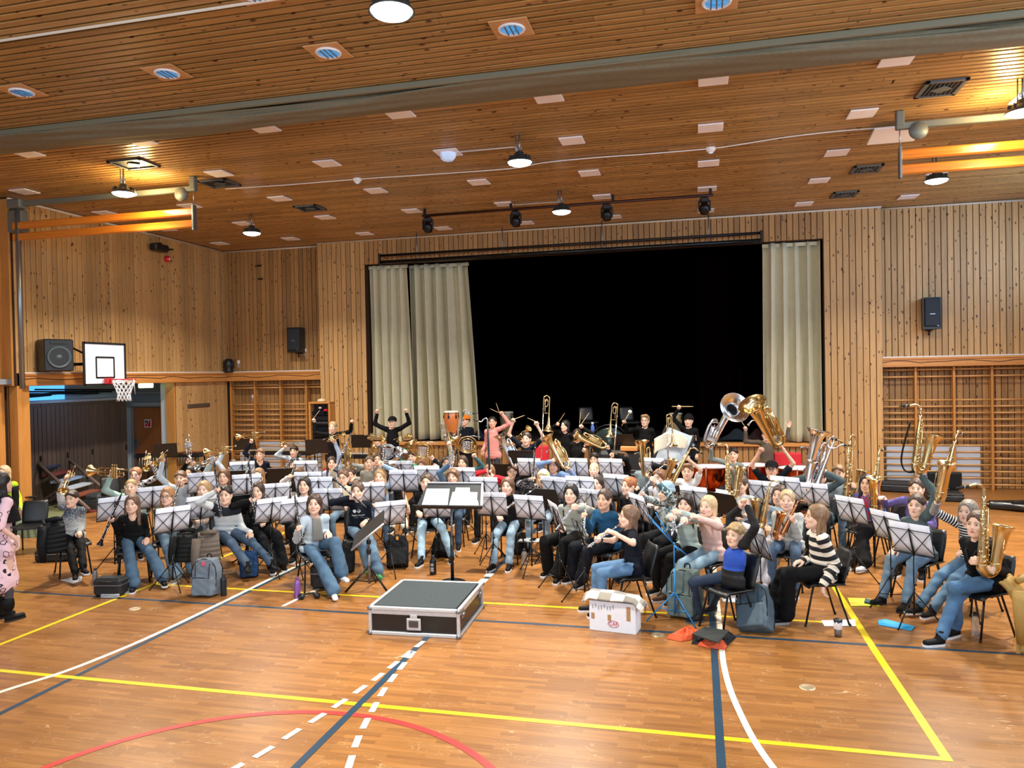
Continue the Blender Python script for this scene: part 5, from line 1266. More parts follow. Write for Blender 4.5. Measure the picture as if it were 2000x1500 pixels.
for i in range(3):
 b = MB(); b.lathe([(0, .18), (.02, .18), (.022, .2), (.022, .38), (0, .39)], M4((-.06 + .05 * i, -.085, 0)), 12); b.tube((-.06 + .05 * i, -.085, .39), (-.06 + .05 * i, -.085, .43), .008, 8); parts.append(('valve', b.mesh('valve', [SILVER])))
proto('recording_tuba', .98, parts)
b = MB(); c = (0, 0, .18)
RX = Matrix.Rotation(pi / 2, 3, 'X')
b.torus(c, .165, .010, RX, 40, 8); b.torus((0, .02, .18), .150, .008, RX, 36, 7); b.torus((0, -.012, .185), .120, .007, RX, 30, 7); hc_ = b.mesh('coils', [BRASS])
b = MB()
for i in range(6): b.sweep(sm([(-.10 + .0 * i, -.02, .10 + .027 * i), (.03, -.025, .10 + .027 * i), (.045, -.025, .112 + .027 * i), (.03, -.025, .122 + .027 * i), (-.08, -.02, .122 + .027 * i)], 4), .0058, 6)
ht = b.mesh('valve_slides', [SILVER]); parts = [('coils', hc_), ('valve_slides', ht)]
for i in range(4): b = MB(); b.lathe([(0, -.02), (.02, -.02), (.021, .02), (0, .021)], M4((.075, -.02, .10 + .045 * i), Matrix.Rotation(.6, 3, 'Y')), 14); parts.append(('valve', b.mesh('valve', [BRASS])))
pts_ = sm([(.15, .01, .12), (.1, .03, .03), (0, .04, .0), (-.1, .05, .03), (-.17, .06, .10), (-.215, .07, .16)], 5); n = len(pts_)
b = MB(); b.sweep(pts_, [.010 + .04 * (i / (n - 1)) ** 2.2 for i in range(n)], 14, caps=False); b.lathe([(.048, -.01), (.07, .03), (.11, .06), (.152, .075), (.155, .077), (.148, .072), (.1, .05), (.06, .02), (.04, -.01)], M4((-.215, .07, .16), Vector((-.5, .25, .8)).to_track_quat('Z', 'Y').to_matrix()), 30); parts.append(('bell', b.mesh('bell', [BRASS])))
b = MB(); b.sweep(sm([(.0, 0, .34), (.08, -.01, .37), (.16, -.01, .36)]), .006, 7); b.lathe([(.004, 0), (.011, .05), (.012, .055), (0, .05)], M4((.16, -.01, .36), Matrix.Rotation(pi / 2, 3, 'Y')), 10); parts.append(('mouthpiece', b.mesh('mouthpiece', [SILVER])))
proto('french_horn', .36, parts)
def sax(kind, L, k, curl=False):
 b = MB(); n = 14; b.sweep([(-.0, 0, .05 * k + (L - .05 * k) * i / n) for i in range(n + 1)], [(.033 - .021 * i / n) * k for i in range(n + 1)], 14)
 b.sweep(sm([(0, 0, .06 * k), (.002 * k, 0, .03 * k), (.03 * k, 0, .0), (.06 * k, 0, .002 * k), (.085 * k, 0, .03 * k), (.09 * k, 0, .07 * k)]), [(.034 + .0002 * i) * k for i in range(26)], 14)
 for z in (.2, .45, .7, .9): b.torus((0, 0, L * z), (.034 - .021 * z) * k, .003 * k, None, 16, 5)
 body = b.mesh('body_tube', [BRASS])
 b = MB(); hb_ = .30 * k; pr = [(.034, .06), (.038, .14), (.044, .21), (.050, .26), (.060, .30), (.073, .325), (.076, .328), (.071, .322), (.054, .29), (.045, .22), (.03, .1)]
 b.lathe([(r * k, z * k) for r, z in pr], M4((.082 * k, -.0, 0), Matrix.Rotation(.16, 3, 'Y')), 26); bell = b.mesh('bell', [BRASS])
 b = MB()
 if not curl: b.sweep(sm([(0, 0, L - .01), (0, 0, L + .03 * k), (-.01 * k, .0, L + .055 * k), (-.05 * k, 0, L + .075 * k), (-.11 * k, 0, L + .062 * k)]), [.0115 * k] * 8 + [.0095 * k] * 13, 10); mp0 = Vector((-.11 * k, 0, L + .062 * k)); md = Vector((-.98, 0, -.18))
 else:
  b.sweep(sm([(0, 0, L - .02), (0.0, 0, L + .02 * k), (.02 * k, 0, L + .05 * k), (.05 * k, 0, L + .02 * k), (.045 * k, .0, L - .05 * k), (.02 * k, .02, L - .08 * k), (-.04 * k, .02, L - .06 * k), (-.07 * k, .01, L - .02 * k), (-.12 * k, 0, L + .0)]), .0095 * k, 10); mp0 = Vector((-.12 * k, 0, L)); md = Vector((-.98, 0, .15))
 neck = b.mesh('neck', [BRASS])
 b = MB(); b.sweep([mp0, mp0 + md * .03 * k, mp0 + md * .085 * k], [.0125 * k, .013 * k, .004 * k], 10); mpm = b.mesh('mouthpiece', [BLACKP])
 b = MB(); b.torus(mp0 + md * .03 * k, .0135 * k, .003 * k, Matrix.Rotation(pi / 2, 3, 'Y'), 12, 5); lg = b.mesh('ligature', [SILVER])
 b = MB(); rr = random.Random(int(L * 100))
 nk = 26
 for i in range(nk):
  z = .08 * k + (L * .93 - .08 * k) * i / nk; r_ = (.034 - .021 * z / L) * k; a = -pi / 2 + rr.uniform(-.9, .9)
  if i % 2 == 0: cr_ = (.016 - .007 * z / L) * k; b.lathe([(0, 0), (cr_, 0), (cr_, .004 * k), (0, .006 * k)], M4(((r_ + .004 * k) * cos(a), (r_ + .004 * k) * sin(a), z), Vector((cos(a), sin(a), 0)).to_track_quat('Z', 'Y').to_matrix()), 10)
  else: b.ball(((r_ + .012 * k) * cos(a), (r_ + .012 * k) * sin(a), z), .006 * k, 6, 4)
 for a, zz in ((-pi / 2 + .75, (.1, .85)), (-pi / 2 - .75, (.25, .9)), (-pi / 2 + 1.5, (.15, .6))):
  b.sweep([((.043 * k - .02 * k * t) * cos(a), (.043 * k - .02 * k * t) * sin(a), L * t) for t in zz], .0035 * k, 5)
 for z in (.14, .2): b.lathe([(0, 0), (.022 * k, 0), (.022 * k, .006 * k), (0, .008 * k)], M4((.13 * k, -.02 * k, z * k), Vector((1, -.5, 0)).to_track_quat('Z', 'Y').to_matrix()), 12)
 b.sweep([(.1 * k, -.055 * k, .1 * k), (.11 * k, -.058 * k, .24 * k)], .0035 * k, 5)
 kw = b.mesh('keywork', [BRASS]); proto(kind, L, [('body_tube', body), ('bell', bell), ('neck', neck), ('mouthpiece', mpm), ('ligature', lg), ('keywork', kw)])
sax('alto_saxophone', .50, 1.0); sax('tenor_saxophone', .64, 1.22); sax('baritone_saxophone', .86, 1.45, True)
b = MB(); b.lathe([(0, .0), (.015, .0), (.016, .3), (.018, .31), (.0165, .33), (.0175, .64), (.02, .65), (.018, .67), (.019, .92)], None, 14); bc = b.mesh('body_tube', [BLACKP])
b = MB(); b.sweep(sm([(0, 0, .01), (0, 0, -.03), (-.02, 0, -.055), (-.06, 0, -.04), (-.10, 0, .0), (-.15, 0, -.01)]), .011, 10); nk_ = b.mesh('neck', [SILVER])
b = MB(); b.sweep([(-.15, 0, -.01), (-.19, 0, -.025), (-.245, 0, -.045)], [.013, .014, .004], 10); mpp = b.mesh('mouthpiece', [BLACKP])
b = MB(); b.sweep(sm([(0, 0, .9), (0, 0, .96), (-.02, -.02, 1.0), (-.05, -.05, .99), (-.07, -.07, .95)]), [.019 + .0006 * i for i in range(21)], 12, caps=False); b.lathe([(.03, 0), (.045, .03), (.06, .045), (.055, .04), (.03, .01)], M4((-.07, -.07, .95), Vector((-.4, -.4, -.8)).to_track_quat('Z', 'Y').to_matrix()), 18); bb_ = b.mesh('bell', [SILVER])
b = MB(); keys(b, rg, .05, .3, .016, 14, 0, size=.009); keys(b, rg, .34, .63, .0175, 16, 0, size=.010); keys(b, rg, .68, .9, .019, 10, 0, size=.010); kk = b.mesh('keywork', [SILVER])
proto('bass_clarinet', 1.0, [('body_tube', bc), ('neck', nk_), ('mouthpiece', mpp), ('bell', bb_), ('keywork', kk)])
STW = mat('stick_wood', '#d9b98a', .5); FELT = mat('felt_white', '#f0eee8', .9, bump=.4)
b = MB(); b.lathe([(0, 0), (.0065, .002), (.0075, .05), (.0075, .33), (.004, .375), (.0055, .385), (0, .395)], None, 8); st_ = b.mesh('stick', [STW]); b = MB(); b.ball((0, 0, .392), (.0055, .0055, .008), 8, 5); tp = b.mesh('tip', [STW]); proto('drumstick', .4, [('stick', st_), ('tip', tp)])
b = MB(); b.lathe([(0, 0), (.008, .002), (.008, .36), (0, .37)], None, 8); st_ = b.mesh('stick', [STW]); b = MB(); b.ball((0, 0, .37), (.045, .045, .04), 14, 9); tp = b.mesh('felt_head', [FELT]); proto('mallet', .4, [('stick', st_), ('felt_head', tp)])
INSTN = {}
def place(px0, py0, px1, py1, Y, L=None, sign=-1, Y1=None):
 p0 = PY(px0, py0, Y)
 if Y1 is not None: return p0, PY(px1, py1, Y1)
 p1 = PY(px1, py1, Y)
 if L and (p1 - p0).length < L:
  d = ray(px1, py1).normalized(); t0 = (p1 - CAMP).length; w = CAMP - p0; bq = w.dot(d); cq = w.dot(w) - L * L; disc = bq * bq - cq
  if disc > 0:
   t = -bq - sqrt(disc) if sign < 0 else -bq + sqrt(disc); p1 = CAMP + d * t
 return p0, p1
GOLDV = {'gold': {}, 'silver': {'brass': 'silver'}, 'copper': {'brass': 'copper'}, 'clear': {'brass': 'silver'}}
def inst(kind, ends, label, side=None, face=None, tone='gold', cat=None, group=None):
 """side: where local +X should point (default picture right), face: where local -Y should point (default camera)"""
 p0, p1 = Vector(ends[0]), Vector(ends[1]); L, parts = PROTO[kind]; Zv = (p1 - p0); k = Zv.length / L; Zv.normalize()
 if side is not None: X = Vector(side); X = (X - Zv * X.dot(Zv)).normalized(); Yv = Zv.cross(X)
 else:
  f = Vector(face) if face is not None else (CAMP - p0).normalized(); Yv = -(f - Zv * f.dot(Zv)).normalized(); X = Yv.cross(Zv)
 R = Matrix((X, Yv, Zv)).transposed(); M = Matrix.Translation(p0) @ R.to_4x4() @ Matrix.Scale(k, 4)
 r = empty(kind, mw=M); nm = kind.replace('_', ' '); tag(r, label, cat or {'recording_tuba': 'tuba', 'alto_horn': 'horn', 'french_horn': 'horn'}.get(kind, nm.split(' ')[-1]), group or nm + 's in the band')
 for pn, me in parts:
  o = link(pn, me, r)
  if tone != 'gold':
   for sl in o.material_slots:
    if sl.material is BRASS: sl.link = 'OBJECT'; sl.material = SILVER if tone == 'silver' else mat('rose_brass', '#d89a68', .2, 1.0) if tone == 'copper' else BRASS
 return r
def side_px(sx): return CR @ Vector((sx, 0, 0))
# the band
def side_(s): return CR @ Vector((s, 0, 0))
def band(label, head, z=1.13, I=None, A='lap', B='lap', Y=None, **kw):
 """I = (kind, x0, y0, x1, y1, dy, L, sign, label, options)"""
 z = z * (.96 if kw.get('stand') else KS); H = PY(head[0], head[1], Y) if Y else PZ(head[0], head[1], z)
 if I:
  k, x0, y0, x1, y1, dy, L, sg, il, op = I; op = dict(op)
  e = place(x0, y0, x1, y1, H.y + dy, L, sg)
  if 'side' in op and isinstance(op['side'], (int, float)): op['side'] = side_(op['side'])
  if 'up' in op: op['side'] = op.pop('up')
  inst(k, e, il, **op)
  if isinstance(A, (int, float)): A = ('on', e, A)
  elif isinstance(A, tuple) and A[0] == 'I': A = ('on', e, A[1], A[2])
  if isinstance(B, (int, float)): B = ('on', e, B)
  elif isinstance(B, tuple) and B[0] == 'I': B = ('on', e, B[1], B[2])
 return person(label, head, z=z, Y=Y, A=A, B=B, **kw)
UP = Vector((0, 0, 1)); SK = '#e9bfa6'; SK2 = '#e2b093'
R_ = lambda dx, dz=0: CR @ Vector((dx, dz, 0))
# front row, left
p = band('boy in a speckled grey sweater raising a brass trumpet, first chair on the left', (139, 975), 1.10, ('trumpet', 141, 912, 122, 960, -.08, .48, -1, 'brass trumpet held bell down by the boy in the speckled grey sweater', {'up': R_(1, .2)}),
 A=.42, B='thigh', yaw=52, look=22, top='#3e4a58', top2='#cfd6da', tstyle='speckle', turtle=True, legs='#141417', cut='straight', hair='fringe', hc='#3d2c22', sk=SK, smile=False, feet=((150, 1135), (167, 1140)), s=.93)
p = band('smiling long haired girl in a black hoodie, blue jeans and slide sandals holding a clarinet', (258, 985), 1.08, ('clarinet', 238, 963, 195, 1064, -.18, .66, -1, 'black clarinet held upright by the girl in the black hoodie', {}),
 A=.52, B='thigh', yaw=38, look=25, top='#17191d', hood=True, vneck=True, legs='#3c6890', cut='wide', hair='long', hc='#6e5240', sk=SK, feet=((262, 1146), (322, 1140)), shoes='#1d1f22', sole='#d8d8d8', s=.95)
p = band('fair haired girl with glasses in an olive green sweater holding a clarinet at her shoulder', (327, 970), 1.12, ('clarinet', 352, 940, 332, 1004, -.15, .66, -1, 'black clarinet leaning on the shoulder of the girl in olive green', {}),
 A='lap', B='knee', yaw=28, look=18, top='#4b5349', legs='#6f9bbd', cut='wide', hair='long', hc='#a8794c', sk=SK, glasses=True, feet=((345, 1128), (378, 1118)), shoes='#8a8478')
p = band('dark haired boy in a navy and white sweater and black boots holding up a clarinet', (440, 968), 1.12, ('clarinet', 418, 900, 431, 1010, -.26, .66, -1, 'clarinet held upright before the face of the boy in the navy and white sweater', {}),
 A=.50, B='knee', yaw=42, look=22, top='#1e2a3c', top2='#d3dadd', tstyle='yoke', legs='#3d5c80', cut='straight', hair='short', hc='#231d1c', sk=SK, smile=False, feet=((508, 1136), (553, 1122)), shoes='#17181a', sole='#17181a', s=1.06, lean=.12)
p = band('girl with very long dark hair in a black sweater holding a clarinet upright', (503, 960), 1.13, ('clarinet', 486, 903, 499, 1012, -.22, .66, -1, 'clarinet held upright by the girl with very long dark hair', {}),
 A=.66, B='lap', yaw=34, look=18, top='#17181c', hood=True, legs='#20242e', cut='wide', hair='long_front', hc='#3e2c22', sk=SK, smile=False, feet=((535, 1110), (552, 1105)))
p = band('girl in an open pale blue jacket over grey with legs crossed, clarinet in hand', (614, 985), 1.12, ('clarinet', 575, 965, 592, 1064, -.2, .66, -1, 'clarinet held upright by the girl in the pale blue jacket', {}),
 A=.68, B='thigh', yaw=42, look=20, top='#b9cbd9', hood=True, vneck=True, legs='#3f6d98', cut='wide', hair='bob', hc='#4a352b', sk=SK, feet=((652, 1160), (668, 1124, .20)), shoes='#e4e8ec', sole=None)
b = MB(); O_ = p['O']; fdv, sdv = Vector(p['fd']), Vector(p['sd']); N_ = Vector(p['N'] - O_)
b.grid(lambda u, v: N_ + fdv * (.128 + .015 * (1 - v) - .05 * v ** 3) + sdv * ((u - .5) * .13 * (1 - .2 * v)) - UP * (.02 + .27 * (1 - v)), 6, 10, th=.004); b.build('undershirt', cloth('#70706c'), p['root'])
p = band('girl in a navy hoodie with white printing, jeans and green socks, clarinet raised', (698, 960), 1.13, ('clarinet', 716, 992, 652, 935, -.22, .66, 1, 'clarinet held slanting by the girl in the printed navy hoodie', {}),
 A=.42, B='lap', yaw=28, look=14, top='#1b2438', hood=True, legs='#5583a8', cut='wide', hair='tail', hc='#5a4334', sk=SK, feet=((722, 1112), (738, 1122)), shoes='#3f9a58', sole=None)
decal(p, '●●', .06, -.02, .27, '#dfe6ea'); decal(p, 'Alpha Factor', .034, 0, .215, '#dfe6ea'); decal(p, '——  ——', .03, .01, .185, '#c9d2d8')
p = band('brown haired boy in a black sweater and light blue jeans sitting behind the conductor stand', (833, 943), 1.14, None, A='lap', B='lap', yaw=5, look=12, top='#17181c', legs='#86b3d0', cut='straight', hair='short', hc='#54402f', sk=SK, smile=False,
 feet=((823, 1097), (882, 1090)), shoes='#1c2126', sole='#e8e8e8', s=1.04, loose=1.2, legs_sp=1.7)
p = band('girl in a black cardigan and faded jeans holding a flute across her chest', (991, 950), 1.13, ('flute', 1043, 955, 988, 993, -.22, .66, -1, 'silver flute held across by the girl in the black cardigan', {}),
 A='lap', B=.62, yaw=-4, look=0, top='#17181b', vneck=False, legs='#7ba3c2', cut='straight', hair='long', hc='#6b4b38', sk=SK, feet=((964, 1105), (995, 1105)), shoes='#141416')
p = band('smiling girl with long black hair in a sage grey sweatshirt and wide black trousers', (1115, 965), 1.13, ('flute', 1137, 968, 1085, 1035, -.25, .66, -1, 'silver flute held low by the girl in the sage grey sweatshirt', {}),
 A='lap', B=.35, yaw=-12, look=-5, top='#9aa09a', loose=1.6, legs='#15161a', cut='wide', hair='long', hc='#17141a', sk=SK, feet=((1072, 1115), (1090, 1128)), shoes='#141416', s=1.04)
p = band('girl in a petrol blue hoodie and navy trousers holding a flute upright beside her', (1180, 976), 1.13, ('flute', 1146, 962, 1138, 1064, -.15, .66, -1, 'silver flute held upright by the girl in the petrol blue hoodie', {}),
 A=.45, B='lap', yaw=-28, look=-18, top='#1d4a6c', hood=True, legs='#1b2740', cut='wide', hair='tail', hc='#4f3c31', sk=SK2, smile=False, feet=((1118, 1128), (1135, 1138)), shoes='#141416')
p = band('girl with long brown hair in a navy t-shirt playing the flute in profile', (1228, 1010), 1.13, ('flute', 1212, 1023, 1148, 1068, -.05, .66, -1, 'silver flute being played by the girl in the navy t-shirt', {}),
 A=.72, B=.42, yaw=-68, look=-72, top='#141c30', sleeve='short', legs='#4c86c0', cut='straight', hair='long', hc='#7a5c46', sk=SK, smile=False, feet=((1160, 1185), (1176, 1195)), shoes='#1b1b1d', lean=.03, pitch=-.1)
wristband(p, 0)
p = band('girl with long blonde hair in a pink sweater playing the flute', (1383, 990), 1.13, ('flute', 1372, 1000, 1310, 1036, -.2, .66, -1, 'silver flute being played by the girl in the pink sweater', {}),
 A=.62, B=.32, yaw=-48, look=-30, top='#dfb8ac', loose=1.3, legs='#7fabc6', cut='straight', hair='long', hc='#d2b48a', sk=SK, smile=True, feet=((1300, 1165), (1318, 1172)), shoes='#5a4030')
p = band('girl with black hair in a pale mint hoodie holding a flute upright in both hands', (1338, 985), 1.13, ('flute', 1322, 962, 1312, 1046, -.25, .66, -1, 'silver flute held upright by the girl in the mint hoodie', {}),
 A=.62, B=.48, yaw=-30, look=-14, top='#a9b9b4', hood=True, legs='#15161a', cut='straight', hair='fringe_long', hc='#231d20', sk=SK, smile=False, feet=((1283, 1150), (1298, 1156)))
p = band('boy in a black blue and white jacket clasping both hands above his head', (1436, 1045), 1.02, None, A=(1446, 984, -.02), B=(1452, 978, -.05), yaw=-55, look=-35, top='#15161b', top2='#1f49a8', tstyle='panel', legs='#26395a', cut='slim', hair='fringe', hc='#b09468', sk=SK, smile=False,
 feet=((1368, 1205), (1395, 1185)), shoes='#2a2e33', sole='#50565c', s=.94, lean=-.06)
p = band('woman in a black and cream striped sweater and wide black trousers seen in profile', (1594, 1010), 1.16, None, A='thigh', B='side', yaw=-78, look=-80, top='#232630', top2='#e2d8c8', tstyle='stripe_.09_.48', loose=1.8, legs='#121216', cut='wide', hair='long', hc='#8a6a4c', sk=SK, smile=True,
 feet=((1508, 1205), (1535, 1208)), shoes='#141416', sole='#a0a0a0', s=1.08, collar=True)
p = band('boy in a black sweater and jeans hidden behind his golden tenor saxophone, front right', (1908, 1025), 1.15, ('tenor_saxophone', 1917, 1118, 1922, 968, -.28, None, -1, 'golden tenor saxophone held before the face of the front right player', {'side': 1}),
 A=('I', .14, (-.05, 0, 0)), B=('I', .06, (.06, 0, -.02)), yaw=-58, look=-40, top='#141519', legs='#3d76b0', cut='straight', hair='short', hc='#5c4636', sk=SK, smile=False, feet=((1838, 1250), (1868, 1232)), shoes='#16181b', sole='#e8e8e8', s=1.08)
strap(p); wristband(p, 1, '#8a8c90')
p = band('girl in a narrow striped black and white jumper and jeans lifting a saxophone high', (1890, 1000), 1.13, ('tenor_saxophone', 1838, 975, 1866, 858, -.12, None, -1, 'golden saxophone with its bell toward the picture lifted by the striped jumper girl', {'side': R_(-.6, -.1) + Vector((0, -.9, 0))}),
 A=('I', -.02, (0, 0, 0)), B='lap', yaw=-58, look=-40, top='#e4e0de', top2='#15151a', tstyle='stripe_.026_.6', legs='#4a79a2', cut='straight', hair='bob', hc='#8c8276', sk=SK, smile=False, feet=((1790, 1195), (1812, 1205)), s=1.0)
p = band('boy in a bottle grey sweatshirt and jeans lifting the highest saxophone on the right', (1790, 988), 1.13, ('alto_saxophone', 1786, 918, 1798, 808, -.10, None, -1, 'alto saxophone with a black strap raised highest above the players on the right', {'side': 1}),
 A='knee', B=('I', -.02, (.04, 0, 0)), yaw=-46, look=-30, top='#4c5c5e', legs='#5c86a8', cut='straight', hair='short', hc='#4a3c32', sk=SK, smile=False, feet=((1725, 1170), (1770, 1182)), shoes='#17181b', sole='#17181b', s=1.05)
wristband(p, 1)
p = band('boy with curly brown hair in a lilac top stretching one arm to the side', (1790, 955), 1.15, None, A=(1722, 972, 0, 'soft'), B='lap', yaw=-30, look=-20, top='#6f68a8', legs='#22252d', hair='curly', hc='#4a382c', sk=SK, smile=True, s=1.04)
# right hand saxophones and low brass
p = band('girl with black hair in a blue and red patterned top behind an alto saxophone', (1693, 945), 1.13, ('alto_saxophone', 1712, 998, 1716, 893, -.25, None, -1, 'alto saxophone held bell forward by the girl in the blue and red top', {'side': R_(-.5, 0) + Vector((0, -1, 0))}),
 A='lap', B=('I', .05, (.03, 0, 0)), yaw=-38, look=-25, top='#2b62a8', top2='#a62834', tstyle='blotch', legs='#131418', cut='wide', hair='long', hc='#151214', sk='#e2b492', feet=((1690, 1112), (1660, 1105)), shoes='#cdd6e0')
wristband(p, 0)
p = band('boy in a pale denim shirt behind a golden baritone saxophone', (1637, 925), 1.16, ('baritone_saxophone', 1652, 985, 1660, 860, -.25, None, -1, 'golden baritone saxophone with a coiled neck before the boy in denim', {'side': 1}),
 A='lap', B=('I', .30, (.06, 0, 0)), yaw=-25, look=-18, top='#9cb4c4', sleeve='short', legs='#5d92c4', cut='straight', hair='fringe', hc='#8a6a48', sk=SK, smile=False, s=1.05)
p = band('player hidden behind a tall silver and gold saxophone next to the clear bell tuba', (1600, 935), 1.14, ('baritone_saxophone', 1590, 962, 1628, 862, -.22, None, -1, 'silver and gold baritone saxophone held slanting with black mouthpiece', {'side': -1, 'tone': 'silver'}),
 A=.35, B=.45, yaw=-20, look=-20, top='#4a5a60', legs='#2a3040', hair='short', hc='#3f3129', sk=SK)
p = band('player half hidden under a large silver tuba with a wide upward bell', (1580, 928), 1.13, ('tuba', 1582, 945, 1608, 842, -.2, None, -1, 'large silver tuba with its wide bell up beside the panelled wall', {'side': -1, 'tone': 'silver'}),
 A=.12, B=.25, Y=12.6, yaw=-18, top='#3a4446', legs='#22262e', hair='short', hc='#5a4636', sk=SK)
p = band('bearded young man with a black cap and glasses lifting a golden tuba overhead', (1507, 917), 1.18, ('tuba', 1522, 868, 1478, 783, -.12, .86, -1, 'large golden tuba tilted left and lifted over the man with the cap', {'side': R_(-1, -.4)}),
 A=('I', .1, (-.22, 0, -.14)), B=('I', .0, (0, 0, -.03)), yaw=-12, look=-10, top='#1c2433', sleeve='short', legs='#20242c', hair='short', hc='#3a2c22', hat='cap', hatc='#1b1c1e', sk=SK2, glasses=True, smile=False, s=1.08)
decal(p, '▲', .16, 0, .20, '#8a9a92')
p = band('boy in a grey hoodie holding up a silver tuba with a forward facing bell', (1432, 888), 1.17, ('recording_tuba', 1384, 872, 1420, 776, -.1, None, -1, 'silver tuba with a huge forward facing bell, beside the stage opening', {'side': 1, 'tone': 'gold'}),
 A=('I', .0, (.05, 0, 0)), B=(1425, 915, -.3), yaw=-18, look=-5, top='#7e8886', hood=True, legs='#20242c', hair='fringe', hc='#2c2220', sk=SK, smile=False, s=1.02)
p = band('drummer standing behind the golden tuba with both sleeves raised and a stick', (1497, 850), 1.58, ('drumstick', 1458, 838, 1443, 815, -.05, None, -1, 'thin drumstick raised beside the golden tuba', {}),
 A=(1455, 836, -.05), B=(1542, 829, -.05, 'open'), Y=16.0, stand=True, yaw=-5, top='#5c5046', legs='#2a3038', hair='short', hc='#4a3a30', sk=SK)
p = band('girl with pulled back hair in a pale t-shirt holding an alto saxophone high', (1447, 947), 1.13, ('alto_saxophone', 1422, 968, 1421, 880, -.22, None, -1, 'alto saxophone held high beside the girl in the pale t-shirt', {'side': R_(.8, 0) + Vector((0, -.3, 0))}),
 A=.1, B='lap', yaw=-24, look=-22, top='#cdd6da', sleeve='elbow', legs='#2a3550', hair='bun', hc='#5a4638', sk=SK, smile=False); strap(p)
p = band('long haired girl in light blue holding a gold saxophone beside the grey sweater girl', (1522, 968), 1.12, ('alto_saxophone', 1488, 1030, 1503, 950, -.22, None, -1, 'gold alto saxophone held by the long haired girl left of the copper saxophone', {'side': -1}),
 A='lap', B=.5, yaw=-30, look=-22, top='#9ab4c8', legs='#c9c4ce', cut='loose', hair='long', hc='#50392c', sk=SK, feet=((1462, 1160), (1490, 1150)), shoes='#d8d4dc')
p = band('laughing girl with pulled back fair hair in a grey sweater holding a copper saxophone', (1537, 978), 1.12, ('alto_saxophone', 1524, 1052, 1556, 985, -.25, None, -1, 'copper coloured alto saxophone held on the lap of the laughing girl', {'side': -1, 'tone': 'copper'}),
 A=('I', .02, (0, -.02, 0)), B=.62, yaw=-15, look=-12, top='#b8bcba', loose=1.4, legs='#3e5f85', cut='straight', hair='tail', hc='#c2a880', sk=SK, smile=True); strap(p)
p = band('fair boy in a white t-shirt with a black strap lifting an alto saxophone', (1343, 922), 1.14, ('alto_saxophone', 1310, 948, 1345, 882, -.25, None, -1, 'alto saxophone tilted and lifted by the boy in the white t-shirt', {'side': R_(-.7, -.3)}),
 A=.1, B=.85, yaw=-18, look=-8, top='#e2e4e6', sleeve='short', legs='#2a3550', hair='swept', hc='#8d6b4d', sk=SK, smile=False, s=1.04); strap(p)
p = band('laughing girl in a light blue beanie and patterned teal sweater raising a flute', (1300, 962), 1.13, ('flute', 1298, 905, 1240, 975, -.22, .66, -1, 'silver flute raised diagonally by the girl in the light blue beanie', {}),
 A=.85, B=.45, yaw=-40, look=-42, top='#3f5f66', top2='#c9d4d2', tstyle='blotch', legs='#22262e', hair='bob', hc='#7a5c44', hat='beanie', hatc='#9ab8c8', sk=SK, smile=True)
p = band('girl with glasses and reddish hair behind the raised diagonal flute', (1287, 933), 1.12, None, A='lap', B='lap', yaw=-25, look=-25, top='#b8c0cc', legs='#2a3040', hair='fringe_long', hc='#8a5c40', glasses=True, sk=SK)
p = band('girl with auburn hair in a bun in a black top seen half in profile', (1228, 950), 1.13, None, A='lap', B='lap', yaw=-40, look=-45, top='#1b1b20', legs='#22262e', hair='bun', hc='#a8683c', sk=SK, smile=True)
p = band('girl with long brown hair peering out in the middle of the flutes', (1166, 945), 1.13, None, A='lap', B='lap', yaw=-12, look=-10, top='#23242c', legs='#22262e', hair='long', hc='#3e2e26', sk=SK, smile=False)
p = band('small pale blond boy under the lifted euphonium', (1160, 918), 1.08, None, A='lap', B='lap', yaw=-8, look=-8, top='#dcd8d4', legs='#2a3040', hair='buzz', hc='#d8c49a', sk='#f0c8b0', s=.9)
p = band('child with a black fringe and black sleeves holding a golden euphonium overhead', (1161, 898), 1.12, ('euphonium', 1183, 872, 1127, 846, -.1, None, -1, 'golden euphonium held sideways overhead with its bell to the left', {'side': R_(-.2, -1)}),
 A=(1141, 878, -.1), B=(1186, 872, -.1), yaw=-8, look=-8, top='#15161a', legs='#20242c', hair='fringe', hc='#1f1a1c', sk=SK, smile=False)
p = band('boy with swept up brown hair in a black hoodie holding a trombone slide upright', (1216, 897), 1.13, ('trombone', 1201, 790, 1192, 906, -.15, None, -1, 'trombone held upside down, left of the player with the white mallet', {'side': -1}),
 A=.92, B=.84, yaw=-28, look=-28, top='#17181c', hood=True, legs='#20242c', hair='swept', hc='#5a4232', sk=SK, smile=False)
p = band('player mostly hidden under a golden euphonium with its wide bell up', (1258, 905), 1.12, ('euphonium', 1262, 928, 1260, 860, -.2, None, -1, 'golden euphonium held upright with its wide bell like a plate', {'side': -1}),
 A='lap', B=('I', .05, (0, 0, -.03)), yaw=-22, top='#7c8a94', legs='#22262e', hair='short', hc='#5a4636', sk=SK)
p = band('player hidden behind a trombone whose bell points down before the pale board', (1300, 915), 1.12, ('trombone', 1307, 812, 1311, 921, -.18, None, -1, 'trombone hung bell down before the pale slanted board', {'side': 1}),
 A=.93, B=.84, yaw=-22, top='#1b1c22', legs='#22262e', hair='short', hc='#3e3028', sk=SK)
